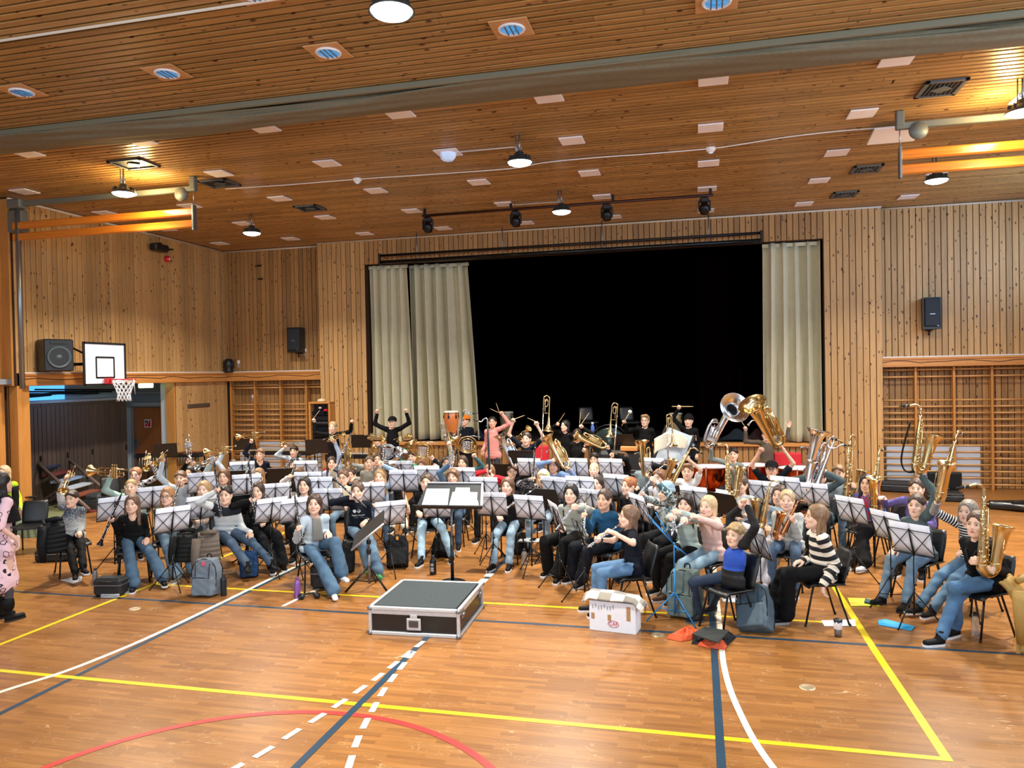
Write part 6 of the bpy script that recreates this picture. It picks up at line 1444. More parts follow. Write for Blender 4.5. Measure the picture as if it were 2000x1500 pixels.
# middle
p = band('smiling boy in a light blue sweater with a golden baritone horn on his head', (1081, 910), 1.13, ('euphonium', 1107, 913, 1073, 848, -.2, None, -1, 'golden euphonium tilted over the boy in the light blue sweater', {'side': -1}),
 A=('I', .3, (-.14, 0, -.05)), B=('I', -.02, (.0, 0, 0)), yaw=-6, look=-3, top='#7f9fd0', loose=1.3, legs='#2a3550', hair='bob', hc='#4a382e', sk=SK, smile=True)
p = band('player hidden behind the tallest trombone in the centre of the band', (1063, 905), 1.14, ('trombone', 1068, 776, 1064, 890, -.05, None, -1, 'tallest raised trombone with double looped tubing, centre of the band', {'side': 1}),
 A=.9, B='lap', Y=13.4, yaw=-5, top='#7f9fd0', legs='#22262e', hair='short', hc='#3e3028', sk=SK, headhide=True) if False else None
e = place(1068, 776, 1063, 896, 12.6, None); inst('trombone', e, 'tallest raised trombone with looped tubing in the centre of the band', side=side_(1))
p = band('girl with white blonde fringe in a dark patterned jacket holding a clarinet', (1061, 934), 1.13, ('clarinet', 1046, 862, 1040, 950, -.1, .66, -1, 'clarinet held upright by the girl with the white blonde fringe', {}),
 A=.8, B='lap', yaw=-6, look=-4, top='#23262e', top2='#8a8488', tstyle='blotch', legs='#7fa2bc', cut='straight', hair='fringe_long', hc='#e2d2a2', sk=SK, smile=False)
p = band('person in a red sweater hidden behind hands and a bass clarinet', (955, 923), 1.13, ('bass_clarinet', 952, 823, 957, 940, -.2, None, -1, 'bass clarinet with a silver neck raised before the pink hoodie', {'side': 1}),
 A=.82, B=.90, yaw=3, look=2, top='#c22530', legs='#20242c', hair='long', hc='#8a6648', sk=SK)
p = band('girl in a teal sweater with long hair lifting a french horn in one hand', (903, 904), 1.13, ('french_horn', 912, 886, 914, 851, -.1, .36, -1, 'gold and silver french horn lifted in front of the boy with the orange cap', {'side': 1}),
 A='lap', B=('I', .05, (.12, 0, -.04)), yaw=8, look=5, top='#3d5c62', legs='#22262e', hair='long', hc='#5a4636', sk=SK, smile=True)
p = band('girl in a blue grey sweater laughing behind her raised silver cornet', (884, 931), 1.13, ('alto_horn', 882, 912, 882, 880, -.2, None, -1, 'small silver horn held up before the laughing girl in blue grey', {'side': 1, 'tone': 'silver'}),
 A=.3, B='lap', yaw=8, look=5, top='#56728e', legs='#2a4468', hair='fringe_long', hc='#7a5a42', sk=SK, smile=True)
p = band('boy in a black jacket with a brass french horn held over his head', (824, 912), 1.12, ('french_horn', 826, 896, 828, 862, -.12, .36, -1, 'brass french horn held over the boy in the black jacket', {'side': 1}),
 A=(808, 897, -.1), B=(842, 893, -.1), yaw=10, look=8, top='#17191c', legs='#20242c', hair='short', hc='#8a5f3e', sk=SK, smile=False)
p = band('boy in an emerald green shirt behind the coiled brass horns', (804, 893), 1.12, ('trumpet', 770, 862, 800, 852, -.1, .48, -1, 'brass trumpet tilted up before the green shirt', {'up': UP}),
 A=(797, 870, -.1), B='lap', yaw=10, look=8, top='#1b9a66', legs='#20242c', hair='fringe', hc='#2e2420', sk=SK)
p = band('player in a beige sleeve reaching a silver trombone up past the conga drum', (852, 912), 1.12, ('trombone', 864, 828, 880, 875, -.05, 1.05, 1, 'silver trombone raised slanting in front of the orange conga drum', {'side': 1, 'tone': 'silver'}),
 A='lap', B=(877, 866, -.1), yaw=12, look=10, top='#a8a68e', legs='#20242c', hair='short', hc='#2e2622', sk=SK, s=1.05)
p = band('player in a khaki sleeve holding the taller bass clarinet in front of the conga drum', (872, 905), 1.12, ('bass_clarinet', 905, 806, 884, 920, -.1, None, -1, 'bass clarinet slanting past the orange conga drum with a silver neck', {'side': -1}),
 A='lap', B='lap', Y=12.9, yaw=8, top='#8a8a78', legs='#20242c', hair='long', hc='#4a3a30', sk=SK)
p = band('girl in a black sleeveless top and cream trousers holding a clarinet', (768, 922), 1.13, ('clarinet', 744, 872, 750, 975, -.25, .66, -1, 'clarinet held upright by the girl in the black sleeveless top', {}),
 A=.58, B='side', yaw=18, look=12, top='#15161a', sleeve='none', legs='#d6d0c0', cut='loose', hair='long', hc='#3e2c26', sk=SK, smile=True, feet=((770, 1082), (800, 1075)), shoes='#17181a')
p = band('girl with long fair hair in a denim jacket beside the sleeveless girl', (742, 932), 1.12, None, A='lap', B=(742, 905, -.05), yaw=15, look=10, top='#8fa8c4', legs='#3a5a80', hair='long', hc='#b08a62', sk=SK, smile=True)
p = band('boy in a grey striped hoodie under a silver french horn', (722, 904), 1.12, ('french_horn', 757, 902, 757, 866, -.1, .36, -1, 'silver french horn lifted above the long dark haired girl', {'side': -1, 'tone': 'silver'}),
 A='lap', B=('I', .3, (-.1, 0, 0)), yaw=15, look=18, top='#8a8a82', hood=True, legs='#20242c', hair='short', hc='#5a4434', sk=SK, smile=False)
p = band('player hidden under a golden alto horn in front of the black desk', (738, 900), 1.12, ('alto_horn', 722, 900, 738, 866, .05, None, -1, 'golden alto horn tilted in front of the standing boy in black', {'side': -1}), A='lap', B=(745, 868, -.05), Y=13.9, yaw=15, top='#6d7a88', legs='#20242c', hair='short', hc='#4a382c', sk=SK, s=.95) if False else None
e = place(716, 903, 734, 872, 12.9, None); inst('alto_horn', e, 'golden alto horn tilted left of the silver french horn', side=side_(-1))
e = place(712, 853, 748, 856, 13.2, .48, -1); inst('trumpet', e, 'brass trumpet held flat in front of the black dressed drummer', side=UP)
p = band('player hidden below the flat brass trumpet in front of the drummer in black', (737, 898), 1.12, None, A='lap', B=(736, 866, -.05), Y=13.3, yaw=14, top='#5c6c80', legs='#22262e', hair='short', hc='#3e3028', sk=SK)
p = band('boy with round glasses in a cream sweater raising a clarinet in one hand', (670, 934), 1.13, ('clarinet', 686, 845, 655, 920, -.15, .66, -1, 'clarinet raised high by the boy in the cream sweater', {}),
 A=.86, B='lap', yaw=18, look=14, top='#d2c8b0', hood=True, legs='#5a82a6', hair='short', hc='#6a4c38', sk=SK, glasses=True, smile=False)
p = band('girl with a ponytail half hidden behind the boy in the cream sweater', (686, 928), 1.11, None, A='lap', B='lap', Y=13.4, yaw=14, look=12, top='#d8d4cc', legs='#22262e', hair='tail', hc='#4e3a2e', sk=SK)
p = band('player in a pale hoodie hidden behind a golden baritone horn', (679, 908), 1.12, ('euphonium', 680, 915, 678, 866, -.15, None, -1, 'golden baritone horn covering the face of the player in the pale hoodie', {'side': -1}),
 A=.1, B=.2, Y=13.6, yaw=14, top='#a8a8a0', hood=True, legs='#22262e', hair='short', hc='#4a382c', sk=SK)
p = band('player in a washed denim shirt reaching up with a cornet below the standing drummer', (648, 905), 1.12, ('trumpet', 632, 862, 672, 848, -.1, .48, -1, 'brass cornet held up in front of the smiling standing drummer', {'up': UP}),
 A='lap', B=(652, 860, -.08), Y=13.3, yaw=14, top='#a9b8d4', legs='#3a5a80', hair='long', hc='#4a382c', sk=SK, s=1.05)
p = band('smiling girl with long dark hair and a white top next to the pale blue jacket', (594, 948), 1.13, None, A='lap', B='lap', yaw=22, look=16, top='#e4e4e6', legs='#22262e', hair='long', hc='#2a1f1e', sk=SK)
p = band('boy with a brown fringe in a white and black jacket holding a clarinet', (583, 928), 1.13, ('clarinet', 578, 905, 556, 965, -.2, .66, -1, 'clarinet held by the boy in the white and black jacket', {}),
 A=.45, B='lap', yaw=20, look=14, top='#20242c', top2='#e4e6e8', tstyle='yoke', legs='#2a3040', hair='fringe', hc='#6a4c36', sk=SK, smile=False)
p = band('dark haired girl in a white sweater aiming a clarinet up to the right', (575, 908), 1.12, ('clarinet', 532, 936, 586, 888, -.15, .66, -1, 'silver black clarinet pointing up to the right over the white sweater', {}),
 A=.35, B='lap', yaw=20, look=12, top='#e2e6ea', legs='#22262e', hair='long', hc='#1f1a1e', sk=SK, smile=False)
p = band('dark haired boy behind with a grey sleeve raised to a cornet', (574, 882), 1.12, ('trumpet', 582, 869, 552, 866, -.1, .48, -1, 'gold cornet with its bell toward the camera beside the wall bars', {'up': UP}),
 A=(557, 872, -.1), B='lap', yaw=18, look=14, top='#a9b4c0', legs='#22262e', hair='fringe', hc='#2a2020', sk=SK)
p = band('boy with a fair fringe in a navy zip sweater lifting a glinting trumpet flat overhead', (508, 888), 1.13, ('trumpet', 518, 848, 464, 853, -.1, .55, -1, 'rose gold trumpet lifted flat in front of the wall bars', {'up': UP}),
 A=(491, 860, -.08), B='lap', yaw=22, look=18, top='#1a2438', collar=True, vneck=True, legs='#22262e', hair='fringe', hc='#7a6048', sk=SK, smile=True)
p = band('round faced girl behind a long raised trumpet in pale grey', (455, 912), 1.12, ('trumpet', 462, 876, 402, 883, -.12, .6, -1, 'long gold trumpet held level by the round faced girl', {'up': UP}),
 A=(439, 876, -.1), B='lap', yaw=24, look=20, top='#c4d0da', legs='#22262e', hair='tail', hc='#4f3a2c', sk=SK, smile=False)
p = band('girl with long brown hair in grey green holding up a silver trumpet', (437, 932), 1.13, ('trumpet', 434, 889, 384, 913, -.15, .52, -1, 'silver trumpet pointing down left over the long haired girl', {'up': UP, 'tone': 'silver'}),
 A=(417, 895, -.12), B='lap', yaw=26, look=20, top='#8e9a98', legs='#22262e', hair='long', hc='#6a4a34', sk=SK, smile=False)
p = band('pale girl with long fair hair in a white top behind the olive green girl', (398, 957), 1.12, None, A='lap', B='lap', yaw=26, look=20, top='#d6dadf', legs='#8a8894', hair='long', hc='#b89468', sk='#f0ccb8', smile=False)
p = band('girl with fair hair just behind the very long dark hair', (505, 930), 1.12, ('clarinet', 489, 888, 475, 950, -.1, .66, -1, 'pale lit clarinet held by the girl behind the very long dark hair', {}), A=.7, B='lap', yaw=24, look=18, top='#8e8474', legs='#22262e', hair='long', hc='#9a7450', sk=SK)
p = band('boy in a pale grey sweatshirt rubbing his eye and raising a cornet', (352, 935), 1.12, ('trumpet', 328, 883, 302, 906, -.15, .42, -1, 'short brass cornet raised by the boy rubbing his eye', {'up': UP}),
 A=(317, 896, -.12), B=(361, 938, -.12, 'soft'), yaw=30, look=26, top='#b4c2cc', legs='#22262e', hair='fringe', hc='#6a503c', sk=SK, smile=False)
p = band('girl in a black jacket with both hands before her face under a silver trumpet', (370, 925), 1.12, ('trumpet', 364, 850, 372, 900, -.15, .48, -1, 'silver trumpet pointing straight up before the pine panel', {'side': 1, 'tone': 'silver'}),
 A=.98, B=(376, 905, -.15), yaw=26, look=22, top='#15161a', legs='#22262e', hair='long', hc='#2e211c', sk=SK)
p = band('girl with red glasses in a black and white zigzag sweater lifting two brass horns', (265, 928), 1.13, ('trumpet', 290, 880, 285, 916, .0, .45, -1, 'brass cornet held upright beside the brown store room door', {'side': -1}),
 A='lap', B=(296, 905, -.05), yaw=30, look=24, top='#d8d8dc', top2='#1c2030', tstyle='zigzag', legs='#22262e', hair='tail', hc='#a8704c', glasses=True, sk='#f0c4b0', smile=False)
p = band('fair boy in a mint green sweater holding a brass trumpet level over his head', (256, 952), 1.10, ('trumpet', 255, 925, 176, 919, -.15, .62, -1, 'bright brass trumpet held level on the left before the brown cupboards', {'up': UP}),
 A=(219, 921, -.12), B='lap', yaw=34, look=28, top='#9db8b0', legs='#22262e', hair='buzz', hc='#a88c60', sk=SK, smile=False)
# drummers standing at the back
p = band('smiling fair haired drummer in black with both fists raised, left back', (650, 835), 1.55, ('drumstick', 610, 820, 625, 801, -.1, None, -1, 'drumstick held by the smiling fair haired drummer', {}), A=(612, 820, -.1), B=(688, 823, -.1), stand=True, yaw=12, look=10, top='#15151a', legs='#1a1c22', hair='short', hc='#b89c74', sk=SK)
p = band('tall drummer in a black cap and black polo neck with arms raised before the curtain', (766, 825), 1.62, ('drumstick', 729, 806, 748, 793, -.1, None, -1, 'drumstick held by the drummer in the black cap', {}), A=(736, 802, -.1), B=(793, 801, -.1), stand=True, yaw=8, look=6, top='#101217', turtle=True, legs='#101217', hair='short', hc='#2a2220', hat='cap', hatc='#15161a', sk=SK, s=1.08, smile=True)
p = band('drummer in an orange cap and navy jacket half hidden by the conga drum', (909, 822), 1.6, None, A='side', B='side', stand=True, yaw=-10, look=-30, top='#18243a', legs='#1a1c22', hair='short', hc='#3a2c22', hat='cap', hatc='#f07a1e', sk=SK)
p = band('drummer in a salmon pink hoodie raising two sticks in one hand', (962, 825), 1.6, ('drumstick', 976, 808, 969, 787, -.1, None, -1, 'upright one of the two sticks raised by the pink hoodie', {}), A='side', B=(979, 806, -.1), stand=True, yaw=2, look=6, top='#e09a94', hood=True, legs='#3a4048', cut='straight', hair='short', hc='#1f1a1a', sk=SK2, s=1.04, smile=True)
e = place(974, 806, 957, 798, PY(962, 825, 15.6).y, None); inst('drumstick', e, 'slanting one of the two sticks raised by the pink hoodie')
p = band('percussionist in a navy t-shirt with both bare arms raised', (1028, 858), 1.45, ('drumstick', 996, 822, 1025, 811, -.1, None, -1, 'drumstick in the left raised hand of the bare armed percussionist', {}), A=(1002, 820, -.1), B=(1047, 826, -.1), stand=True, yaw=0, look=0, top='#1b2438', sleeve='short', legs='#1a1c22', hair='short', hc='#3a2c26', sk=SK, smile=False)
e = place(1054, 827, 1030, 816, 14.6, None); inst('drumstick', e, 'drumstick in the right raised hand of the bare armed percussionist')
p = band('percussionist with a dark curly bob in a black shirt before the black stage', (1104, 832), 1.52, ('drumstick', 1090, 826, 1103, 807, -.1, None, -1, 'thin drumstick held by the percussionist with the dark curly bob', {}), A=(1089, 828, -.1), B='side', stand=True, yaw=-20, look=-35, top='#121217', legs='#15161a', hair='bob', hc='#14110f', sk=SK, smile=True)
p = band('percussionist hidden behind the euphonium holding two upright sticks', (1128, 850), 1.4, ('drumstick', 1132, 829, 1134, 804, -.1, None, -1, 'upright pale drumstick above the sideways euphonium', {}), A='side', B=(1134, 832, -.1), Y=14.9, stand=True, yaw=-5, top='#15161a', legs='#15161a', hair='short', hc='#3a2c26', sk=SK, s=.95)
e = place(1135, 829, 1151, 806, 14.8, None); inst('drumstick', e, 'slanting pale drumstick above the sideways euphonium')
p = band('fair percussionist with glasses in a black sweatshirt holding up a white mallet', (1260, 822), 1.62, ('mallet', 1214, 832, 1232, 802, -.15, None, -1, 'big white felt mallet held up before the black stage', {}), A=(1218, 824, -.12), B='side', stand=True, yaw=-12, look=-10, top='#16171b', collar=True, legs='#1a1c22', hair='swept', hc='#a8875c', glasses=True, sk=SK, smile=False, s=1.05)
p = band('drummer in a dark beanie and black sweatshirt with a patch raising a stick bundle', (1345, 822), 1.62, ('drumstick', 1312, 794, 1354, 794, -.1, None, -1, 'bundle of pale sticks held level by the drummer in the beanie', {}), A=(1326, 794, -.1), B='pocket', stand=True, yaw=-14, look=-10, top='#14161c', legs='#1c2840', hair='short', hc='#3a2c26', hat='beanie', hatc='#1c1c1e', sk=SK, smile=False, s=1.04)
decal(p, '■', .16, .10, .36, '#c8a88c')
e = place(958, 873, 958, 874, 12.0, None)
p = band('player in a dark jacket holding a silver euphonium before the pink hoodie', (1000, 922), 1.12, ('euphonium', 1008, 910, 982, 846, -.15, None, -1, 'silver euphonium held up to the right of the red sweater', {'side': -1, 'tone': 'silver'}), A='lap', B=('I', .02, (0, 0, 0)), Y=12.8, yaw=-2, top='#1f2128', legs='#22262e', hair='short', hc='#4a382e', sk=SK)
p = band('player in black pointing a gold flugelhorn up below the bare armed percussionist', (1022, 893), 1.12, ('trumpet', 1000, 870, 1033, 836, -.1, .55, -1, 'orange gold flugelhorn pointing up between the raised bare arms', {'side': 1}), A=(1018, 862, -.08), B='lap', Y=13.9, yaw=-2, top='#141418', legs='#22262e', hair='short', hc='#3a2c26', sk=SK)
# by the left edge
p = person('woman in a pink and black flower patterned tunic, seen from behind at the left edge', (2, 945), z=1.5, Y=None, yaw=165, look=165, stand=True, top='#e6c3ce', top2='#1d1a22', tstyle='flower', sleeve='elbow', hem=.36, cut='tights', legs='#4a4046', hair='long', hc='#120f12', sk='#d9b09c', A='side', B='side', shoes='#141416', sole='#141416', loose=1.4, s=1.0, group='bystanders')
for i in (0, 1):
 a = Vector(p['an'][i] - p['O']); b = MB(); b.lathe([(.045, .04), (.062, .07), (.066, .12), (.06, .16), (.045, .18)], M4((a.x, a.y, .08)), 14); b.build('boot_cuff', cloth('#141416'), p['root'])
N_ = Vector(p['N'] - p['O']); b = MB(); b.grid(lambda u, v: N_ + Vector(((cos(u * 2 * pi) * (.10 + .12 * (1 - v) ** .6)), sin(u * 2 * pi) * (.08 + .09 * (1 - v) ** .6), .02 - .28 * (1 - v))), 28, 8); b.build('shawl', cloth('#15131a'), p['root'])
p = band('smiling woman with long blond hair, neon yellow top and black jacket, left edge', (7, 925), 1.36, None, Y=9.6, A='side', B='side', stand=True, yaw=30, look=25, top='#b6e62a', legs='#15161a', hair='long', hc='#cdb088', sk=SK, group='bystanders', s=.95)
b = MB(); N_ = Vector(p['N'] - p['O']); b.grid(lambda u, v: N_ + Vector((cos(u * 1.7 * pi + .9 - pi / 2 + .3) * (.22), sin(u * 1.7 * pi + .9 - pi / 2 + .3) * (.16), -.06 - .5 * (1 - v))), 22, 6, th=.01); b.build('jacket', cloth('#141419'), p['root'])
for o in list(bpy.data.objects):
 if str(o.get('label', '')).startswith('alto saxophone with a black strap'):
  c = PY(1778, 878, o.location.y); b = MB(); b.sweep(smooth([c + R_(0, .30), c + R_(-.06, .1), c + R_(-.10, -.12), c + R_(-.05, -.24), c + R_(.06, -.22), c + R_(.07, -.05)], 6), .028, 6, flat=.3)
  k = b.build('hanging_strap', cloth('#141416'), o); k.matrix_basis = o.matrix_basis.inverted()
# chairs under the players
CHP = mat('chair_shell', '#15171a', .38, bump=.15, bscale=200); CHB = mat('chair_shell_blue', '#1b2430', .4)
def make_chair():
 r = empty('shell_chair')
 def seat(u, v):
  x = (u - .5) * .43; y = -.20 + .40 * v
  return (x * (1 - .06 * v), y, .452 - .022 * sin(pi * v) * (1 - (2 * u - 1) ** 2) - .035 * max(0, .12 - v) / .12 + .008 * abs(2 * u - 1) ** 3)
 b = MB(); b.grid(seat, 8, 8, th=.012); b.sweep([seat(0, t / 6) for t in range(7)], .008, 5); b.sweep([seat(1, t / 6) for t in range(7)], .008, 5); b.build('seat', CHP, r)
 def back(u, v):
  w = .43 * (.92 - .10 * abs(v - .5) - .12 * max(0, v - .8) * 3); x = (u - .5) * w
  return (x, .205 + .10 * v ** 1.3 - .03 * (1 - (2 * u - 1) ** 2) + .0, .46 + .36 * v + (.0 if v > .02 else -.01))
 b = MB(); b.grid(back, 8, 8, th=-.012); b.build('backrest', CHP, r)
 for sx in (-1, 1):
  b = MB(); b.sweep([(sx * .14, -.08, .435), (sx * .165, -.13, .43), (sx * .205, -.235, .0)], .0115, 7); b.ball((sx * .206, -.237, .012), .016, 7, 5); b.build('leg', BLACKM, r)
  b = MB(); b.sweep([(sx * .14, .08, .435), (sx * .165, .11, .43), (sx * .205, .245, .0)], .0115, 7); b.ball((sx * .206, .247, .012), .016, 7, 5); b.build('leg', BLACKM, r)
  b = MB(); b.sweep([(sx * .15, -.10, .428), (sx * .15, .10, .428)], .010, 6); b.build('seat_rail', BLACKM, r)
 b = MB(); b.sweep([(-.15, 0, .42), (.15, 0, .42)], .010, 6); b.build('cross_bar', BLACKM, r)
 return r
ch0 = make_chair(); used = False
def chair_at(x, y, yaw, label, group='black shell chairs'):
 global used
 o = copy_tree(ch0) if used else ch0; used = True
 o.location = (x, y, 0); o.rotation_euler = (0, 0, yaw); o.scale = (KS, KS, KS); tag(o, label, 'chair', group); return o
for P_, yw, lab, Zc, kind in CHAIRS:
 w = lab.split(' ');
 short = ' '.join(w[:11])
 while short.split(' ')[-1] in ('a', 'in', 'and', 'with', 'the', 'of', 'over', 'to', 'his', 'her', 'by', 'behind', 'up', 'on', 'holding', 'at', 'from', 'under'): short = ' '.join(short.split(' ')[:-1])
 chair_at(P_[0], P_[1], yw, 'black shell chair under the ' + short)
for px, py, yw, lab in ((62, 1078, 30, 'empty black shell chair behind the flowered tunic, nearest'), (50, 1030, 150, 'empty black shell chair by the orange column'), (225, 1010, 60, 'empty black shell chair between the speckled sweater and the cupboards'), (1750, 1100, -40, 'empty dark shell chair behind the tall saxophone stands'), (1690, 1085, -30, 'dark shell chair beside the blue and red top')):
 q = PZ(px, py, 0); chair_at(q.x, q.y, radians(yw), lab)
q = PZ(48, 1020, 0)
o = chair_at(q.x, q.y, radians(150), 'second black shell chair stacked by the orange column'); o.location.z = .07
# music stands
PAPB = mat('stand_paper', '#e6ebf8', .8, noise=.03)  # one even bluish white for all pages on the stands
_st = {}
def wire_stand(h, mtl=BLACKM):
 k = (round(h / .06), mtl.name)
 if k in _st: return copy_tree(_st[k])
 h = round(h / .06) * .06; r = empty('music_stand'); T = Matrix.Rotation(radians(18), 3, 'X')
 W_, H_ = .43, .26
 def tp(x, z): return T @ Vector((x, 0, z)) + Vector((0, -.0, h))
 b = MB()
 for a, c in (((-W_ / 2, H_), (W_ / 2, H_)), ((-W_ / 2, .0), (W_ / 2, .0)), ((-W_ / 2, 0), (-W_ / 2, H_)), ((W_ / 2, 0), (W_ / 2, H_)), ((0, .0), (-W_ / 2, H_)), ((0, .0), (W_ / 2, H_)), ((0, H_ * 1.02), (-W_ / 2, .02)), ((0, H_ * 1.02), (W_ / 2, .02))): b.sweep([tp(*a), tp(*c)], .0042, 5)
 b.build('desk_frame', mtl, r)
 b = MB(); b.sweep([tp(0, -.03), tp(0, H_ * 1.06)], .0085, 6); b.build('spine', mtl, r)
 b = MB(); b.box(tp(0, -.012) + Vector((0, .018, 0)), (W_, .035, .006)); b.build('ledge', mtl, r)
 b = MB(); b.sweep([(0, 0, h - .03), (0, 0, h * .55)], .0065, 7); b.build('upper_pole', mtl, r)
 b = MB(); b.sweep([(0, 0, h * .58), (0, 0, .10)], .0095, 8); b.ball((.012, 0, h * .57), (.018, .012, .014), 8, 5); b.build('lower_pole', mtl, r)
 for i in range(3):
  a = 2 * pi * i / 3 + .5; b = MB(); b.sweep([(0, 0, .34), (.27 * cos(a), .27 * sin(a), .006)], .0068, 6); b.sweep([(0, 0, .12), (.15 * cos(a), .15 * sin(a), .15)], .005, 5); b.ball((.27 * cos(a), .27 * sin(a), .012), .012, 6, 4); b.build('leg', mtl, r)
 _st[k] = r; return r
def sheet_mesh(n, m):
 b = MB()
 for i in range(n):
  x0 = -.208 + .21 * i if n == 2 else -.11
  b.grid(lambda u, v: (x0 + .205 * u, .004 + .004 * sin(3 * u) - .01 * (1 - u) * u, .33 * v), 4, 3, th=.0015)
 return b.mesh('sheet', m)
SH = {1: sheet_mesh(1, PAPB), 2: sheet_mesh(2, PAPB)}
def stand(px, py, yaw, z=.98, n=2, tilt=-18, label='', Y=None, board=False, rolls=0, mtl=BLACKM, pg='sheet music on the wire stands'):
 """desk centre at pixel; yaw: where the desk's back faces (0 = camera)"""
 q = PZ(px, py, z + .12) if Y is None else PY(px, py, Y); h = q.z - .12; yw = radians(yaw * 1.5 if abs(yaw) < 42 else max(-64, yaw))
 if board: r = board_stand(h)
 else: r = wire_stand(h, mtl); h = round(h / .06) * .06
 r.location = (q.x, q.y, 0); r.rotation_euler = (0, 0, yw); tag(r, label, 'music stand', 'music stands')
 if n:
  M = Matrix.Translation((q.x, q.y, 0)) @ Matrix.Rotation(yw, 4, 'Z') @ Matrix.Translation((0, 0, h)) @ Matrix.Rotation(radians(18), 4, 'X') @ Matrix.Translation((0, .008, .0))
  s = link('sheet_music', SH[n], None, M); tag(s, 'white ' + ('pages' if n == 2 else 'page') + ' on the ' + label.replace('wire music stand with wide pages', 'stand').replace('wire music stand ', 'stand ').replace('black desk stand ', 'desk '), 'sheet music', pg)
 return r
def board_stand(h):
 r = empty('desk_stand'); T = Matrix.Rotation(radians(24), 3, 'X')
 def tp(x, z, y=0): return T @ Vector((x, y, z)) + Vector((0, 0, h))
 b = MB(); vs = [(-.25, -.02), (.25, -.02), (.22, .30), (-.22, .30)]
 b.poly([tp(x, z) for x, z in vs], .006, axis=T @ Vector((0, 1, 0))); b.build('desk', BLACKP, r)
 b = MB(); b.box(tp(0, -.02, .03), (.5, .06, .006), R=T); b.build('ledge', BLACKP, r)
 b = MB(); b.sweep([(0, -.01, h + .08), (0, -.01, h * .5)], .009, 8); b.build('upper_pole', BLACKM, r)
 b = MB(); b.sweep([(0, -.01, h * .55), (0, -.01, .06)], .013, 8); b.build('lower_pole', BLACKM, r)
 for i in range(3):
  a = 2 * pi * i / 3 + .3; b = MB(); b.sweep([(0, -.01, .16), (.25 * cos(a), .25 * sin(a), .01)], .010, 6); b.build('leg', BLACKM, r)
 return r
W = 'wire music stand '
for a in ((222, 1000, 38, .98, 'in front of the girl in the black hoodie'), (297, 975, 32, 1.0, 'between the black hoodie and the olive green sweater'), (335, 1022, 38, .98, 'nearest on the left, before the olive green girl'), (391, 998, 38, .98, 'left of the boy in the navy and white sweater'),
  (395, 946, 30, 1.0, 'in front of the grey sweatshirt boy'), (474, 922, 20, 1.0, 'in front of the navy zip sweater'), (482, 950, 22, 1.0, 'half hidden behind the black folder'), (528, 1000, 36, 1.0, 'right of the very long hair'), (577, 1003, 32, .98, 'left of the pale blue jacket'), (537, 968, 24, 1.0, 'low behind the very long dark hair'),
  (643, 979, 8, 1.0, 'between the pale blue jacket and the navy hoodie'), (624, 956, 10, 1.0, 'behind the dark smiling girl'), (600, 918, 8, 1.02, 'beside the black desks in the back row'), (604, 945, 10, 1.0, 'right of the white and black jacket'), (724, 966, 16, 1.0, 'just right of the printed navy hoodie'), (760, 1003, 26, .96, 'in front of the cream trousers'),
  (790, 942, 6, 1.06, 'with wide pages before the sleeveless girl'), (836, 932, 4, 1.0, 'behind the boy at the conductor stand'), (785, 921, 6, 1.0, 'just left of the french horn player'), (855, 996, 2, .86, 'under the conductor stand'), (906, 936, 0, 1.0, 'in front of the laughing blue grey girl'), (948, 957, -2, 1.0, 'in front of the red sweater'),
  (962, 991, 0, .98, 'in front of the girl in the black cardigan'), (1037, 998, -8, .98, 'right of the girl in the black cardigan'), (1036, 914, -4, 1.02, 'behind the white blonde fringe'), (1127, 914, -6, 1.02, 'right of the light blue sweater'), (1087, 957, -16, 1.0, 'behind the sage grey sweatshirt'), (1136, 956, -8, 1.0, 'left of the peering brown haired girl'),
  (1160, 985, -14, .98, 'between the sage grey and the petrol blue girls'), (1195, 915, -8, 1.02, 'left of the black hoodie trombonist'), (1209, 952, -16, 1.0, 'in front of the auburn bun'), (1278, 914, -14, 1.02, 'in front of the pale slanted board'), (1360, 980, -20, .98, 'between the mint hoodie and the blonde flautist'),
  (1494, 966, -20, 1.06, 'below the man with the cap'), (1538, 958, -22, 1.0, 'right of the man with the cap'), (1591, 970, -20, 1.0, 'behind the woman in stripes'), (1668, 1004, -34, .98, 'in front of the denim shirt'), (1739, 1036, -40, .98, 'in front of the blue and red top'), (1784, 1062, -44, .98, 'before the bottle grey sweatshirt')):
 stand(a[0], a[1], a[2], a[3] - (.28 if a[1] > 960 else .16), 2, label=W + a[4])
D = 'black desk stand '
for a in ((322, 880, 30, 1.05, 0, 'beside the store room door'), (478, 866, 15, 1.1, 0, 'behind the navy zip sweater'), (620, 872, 8, 1.1, 0, 'at the back below the smiling drummer'), (708, 862, 6, 1.1, 0, 'at the back left of the black dressed drummer'), (1219, 862, -8, 1.12, 0, 'at the back below the white mallet'), (1020, 896, -2, 1.05, 0, 'before the bare armed percussionist'),
  (462, 935, 20, 1.0, 0, 'with an open folder left of the long haired clarinettist'), (482, 985, 30, .98, 0, 'right of the navy and white sweater'), (549, 930, 14, 1.0, 0, 'left of the white sweater clarinettist'), (986, 922, 0, 1.0, 0, 'right of the red sweater'), (1062, 974, -6, 1.0, 0, 'behind the flute of the black cardigan girl'), (1420, 985, -30, 1.0, 1, 'behind the blonde flautist'), (1303, 940, -20, 1.0, 0, 'behind the light blue beanie')):
 stand(a[0], a[1], a[2], a[3] - (.26 if a[1] > 900 else .04), a[4], label=D + a[5], board=True)
r = stand(1255, 1000, -60, .82, 2, label=W + 'with curling pages by the navy t-shirt')
r = stand(1092, 1008, -64, .74, 2, label=W + 'turned sideways before the sage grey sweatshirt')
r = stand(1485, 1062, -66, .66, 2, label=W + 'turned sideways with pale pages beside the clasped hands boy')
r = stand(1140, 1040, -70, .66, 0, label=W + 'seen edge on before the petrol blue girl')
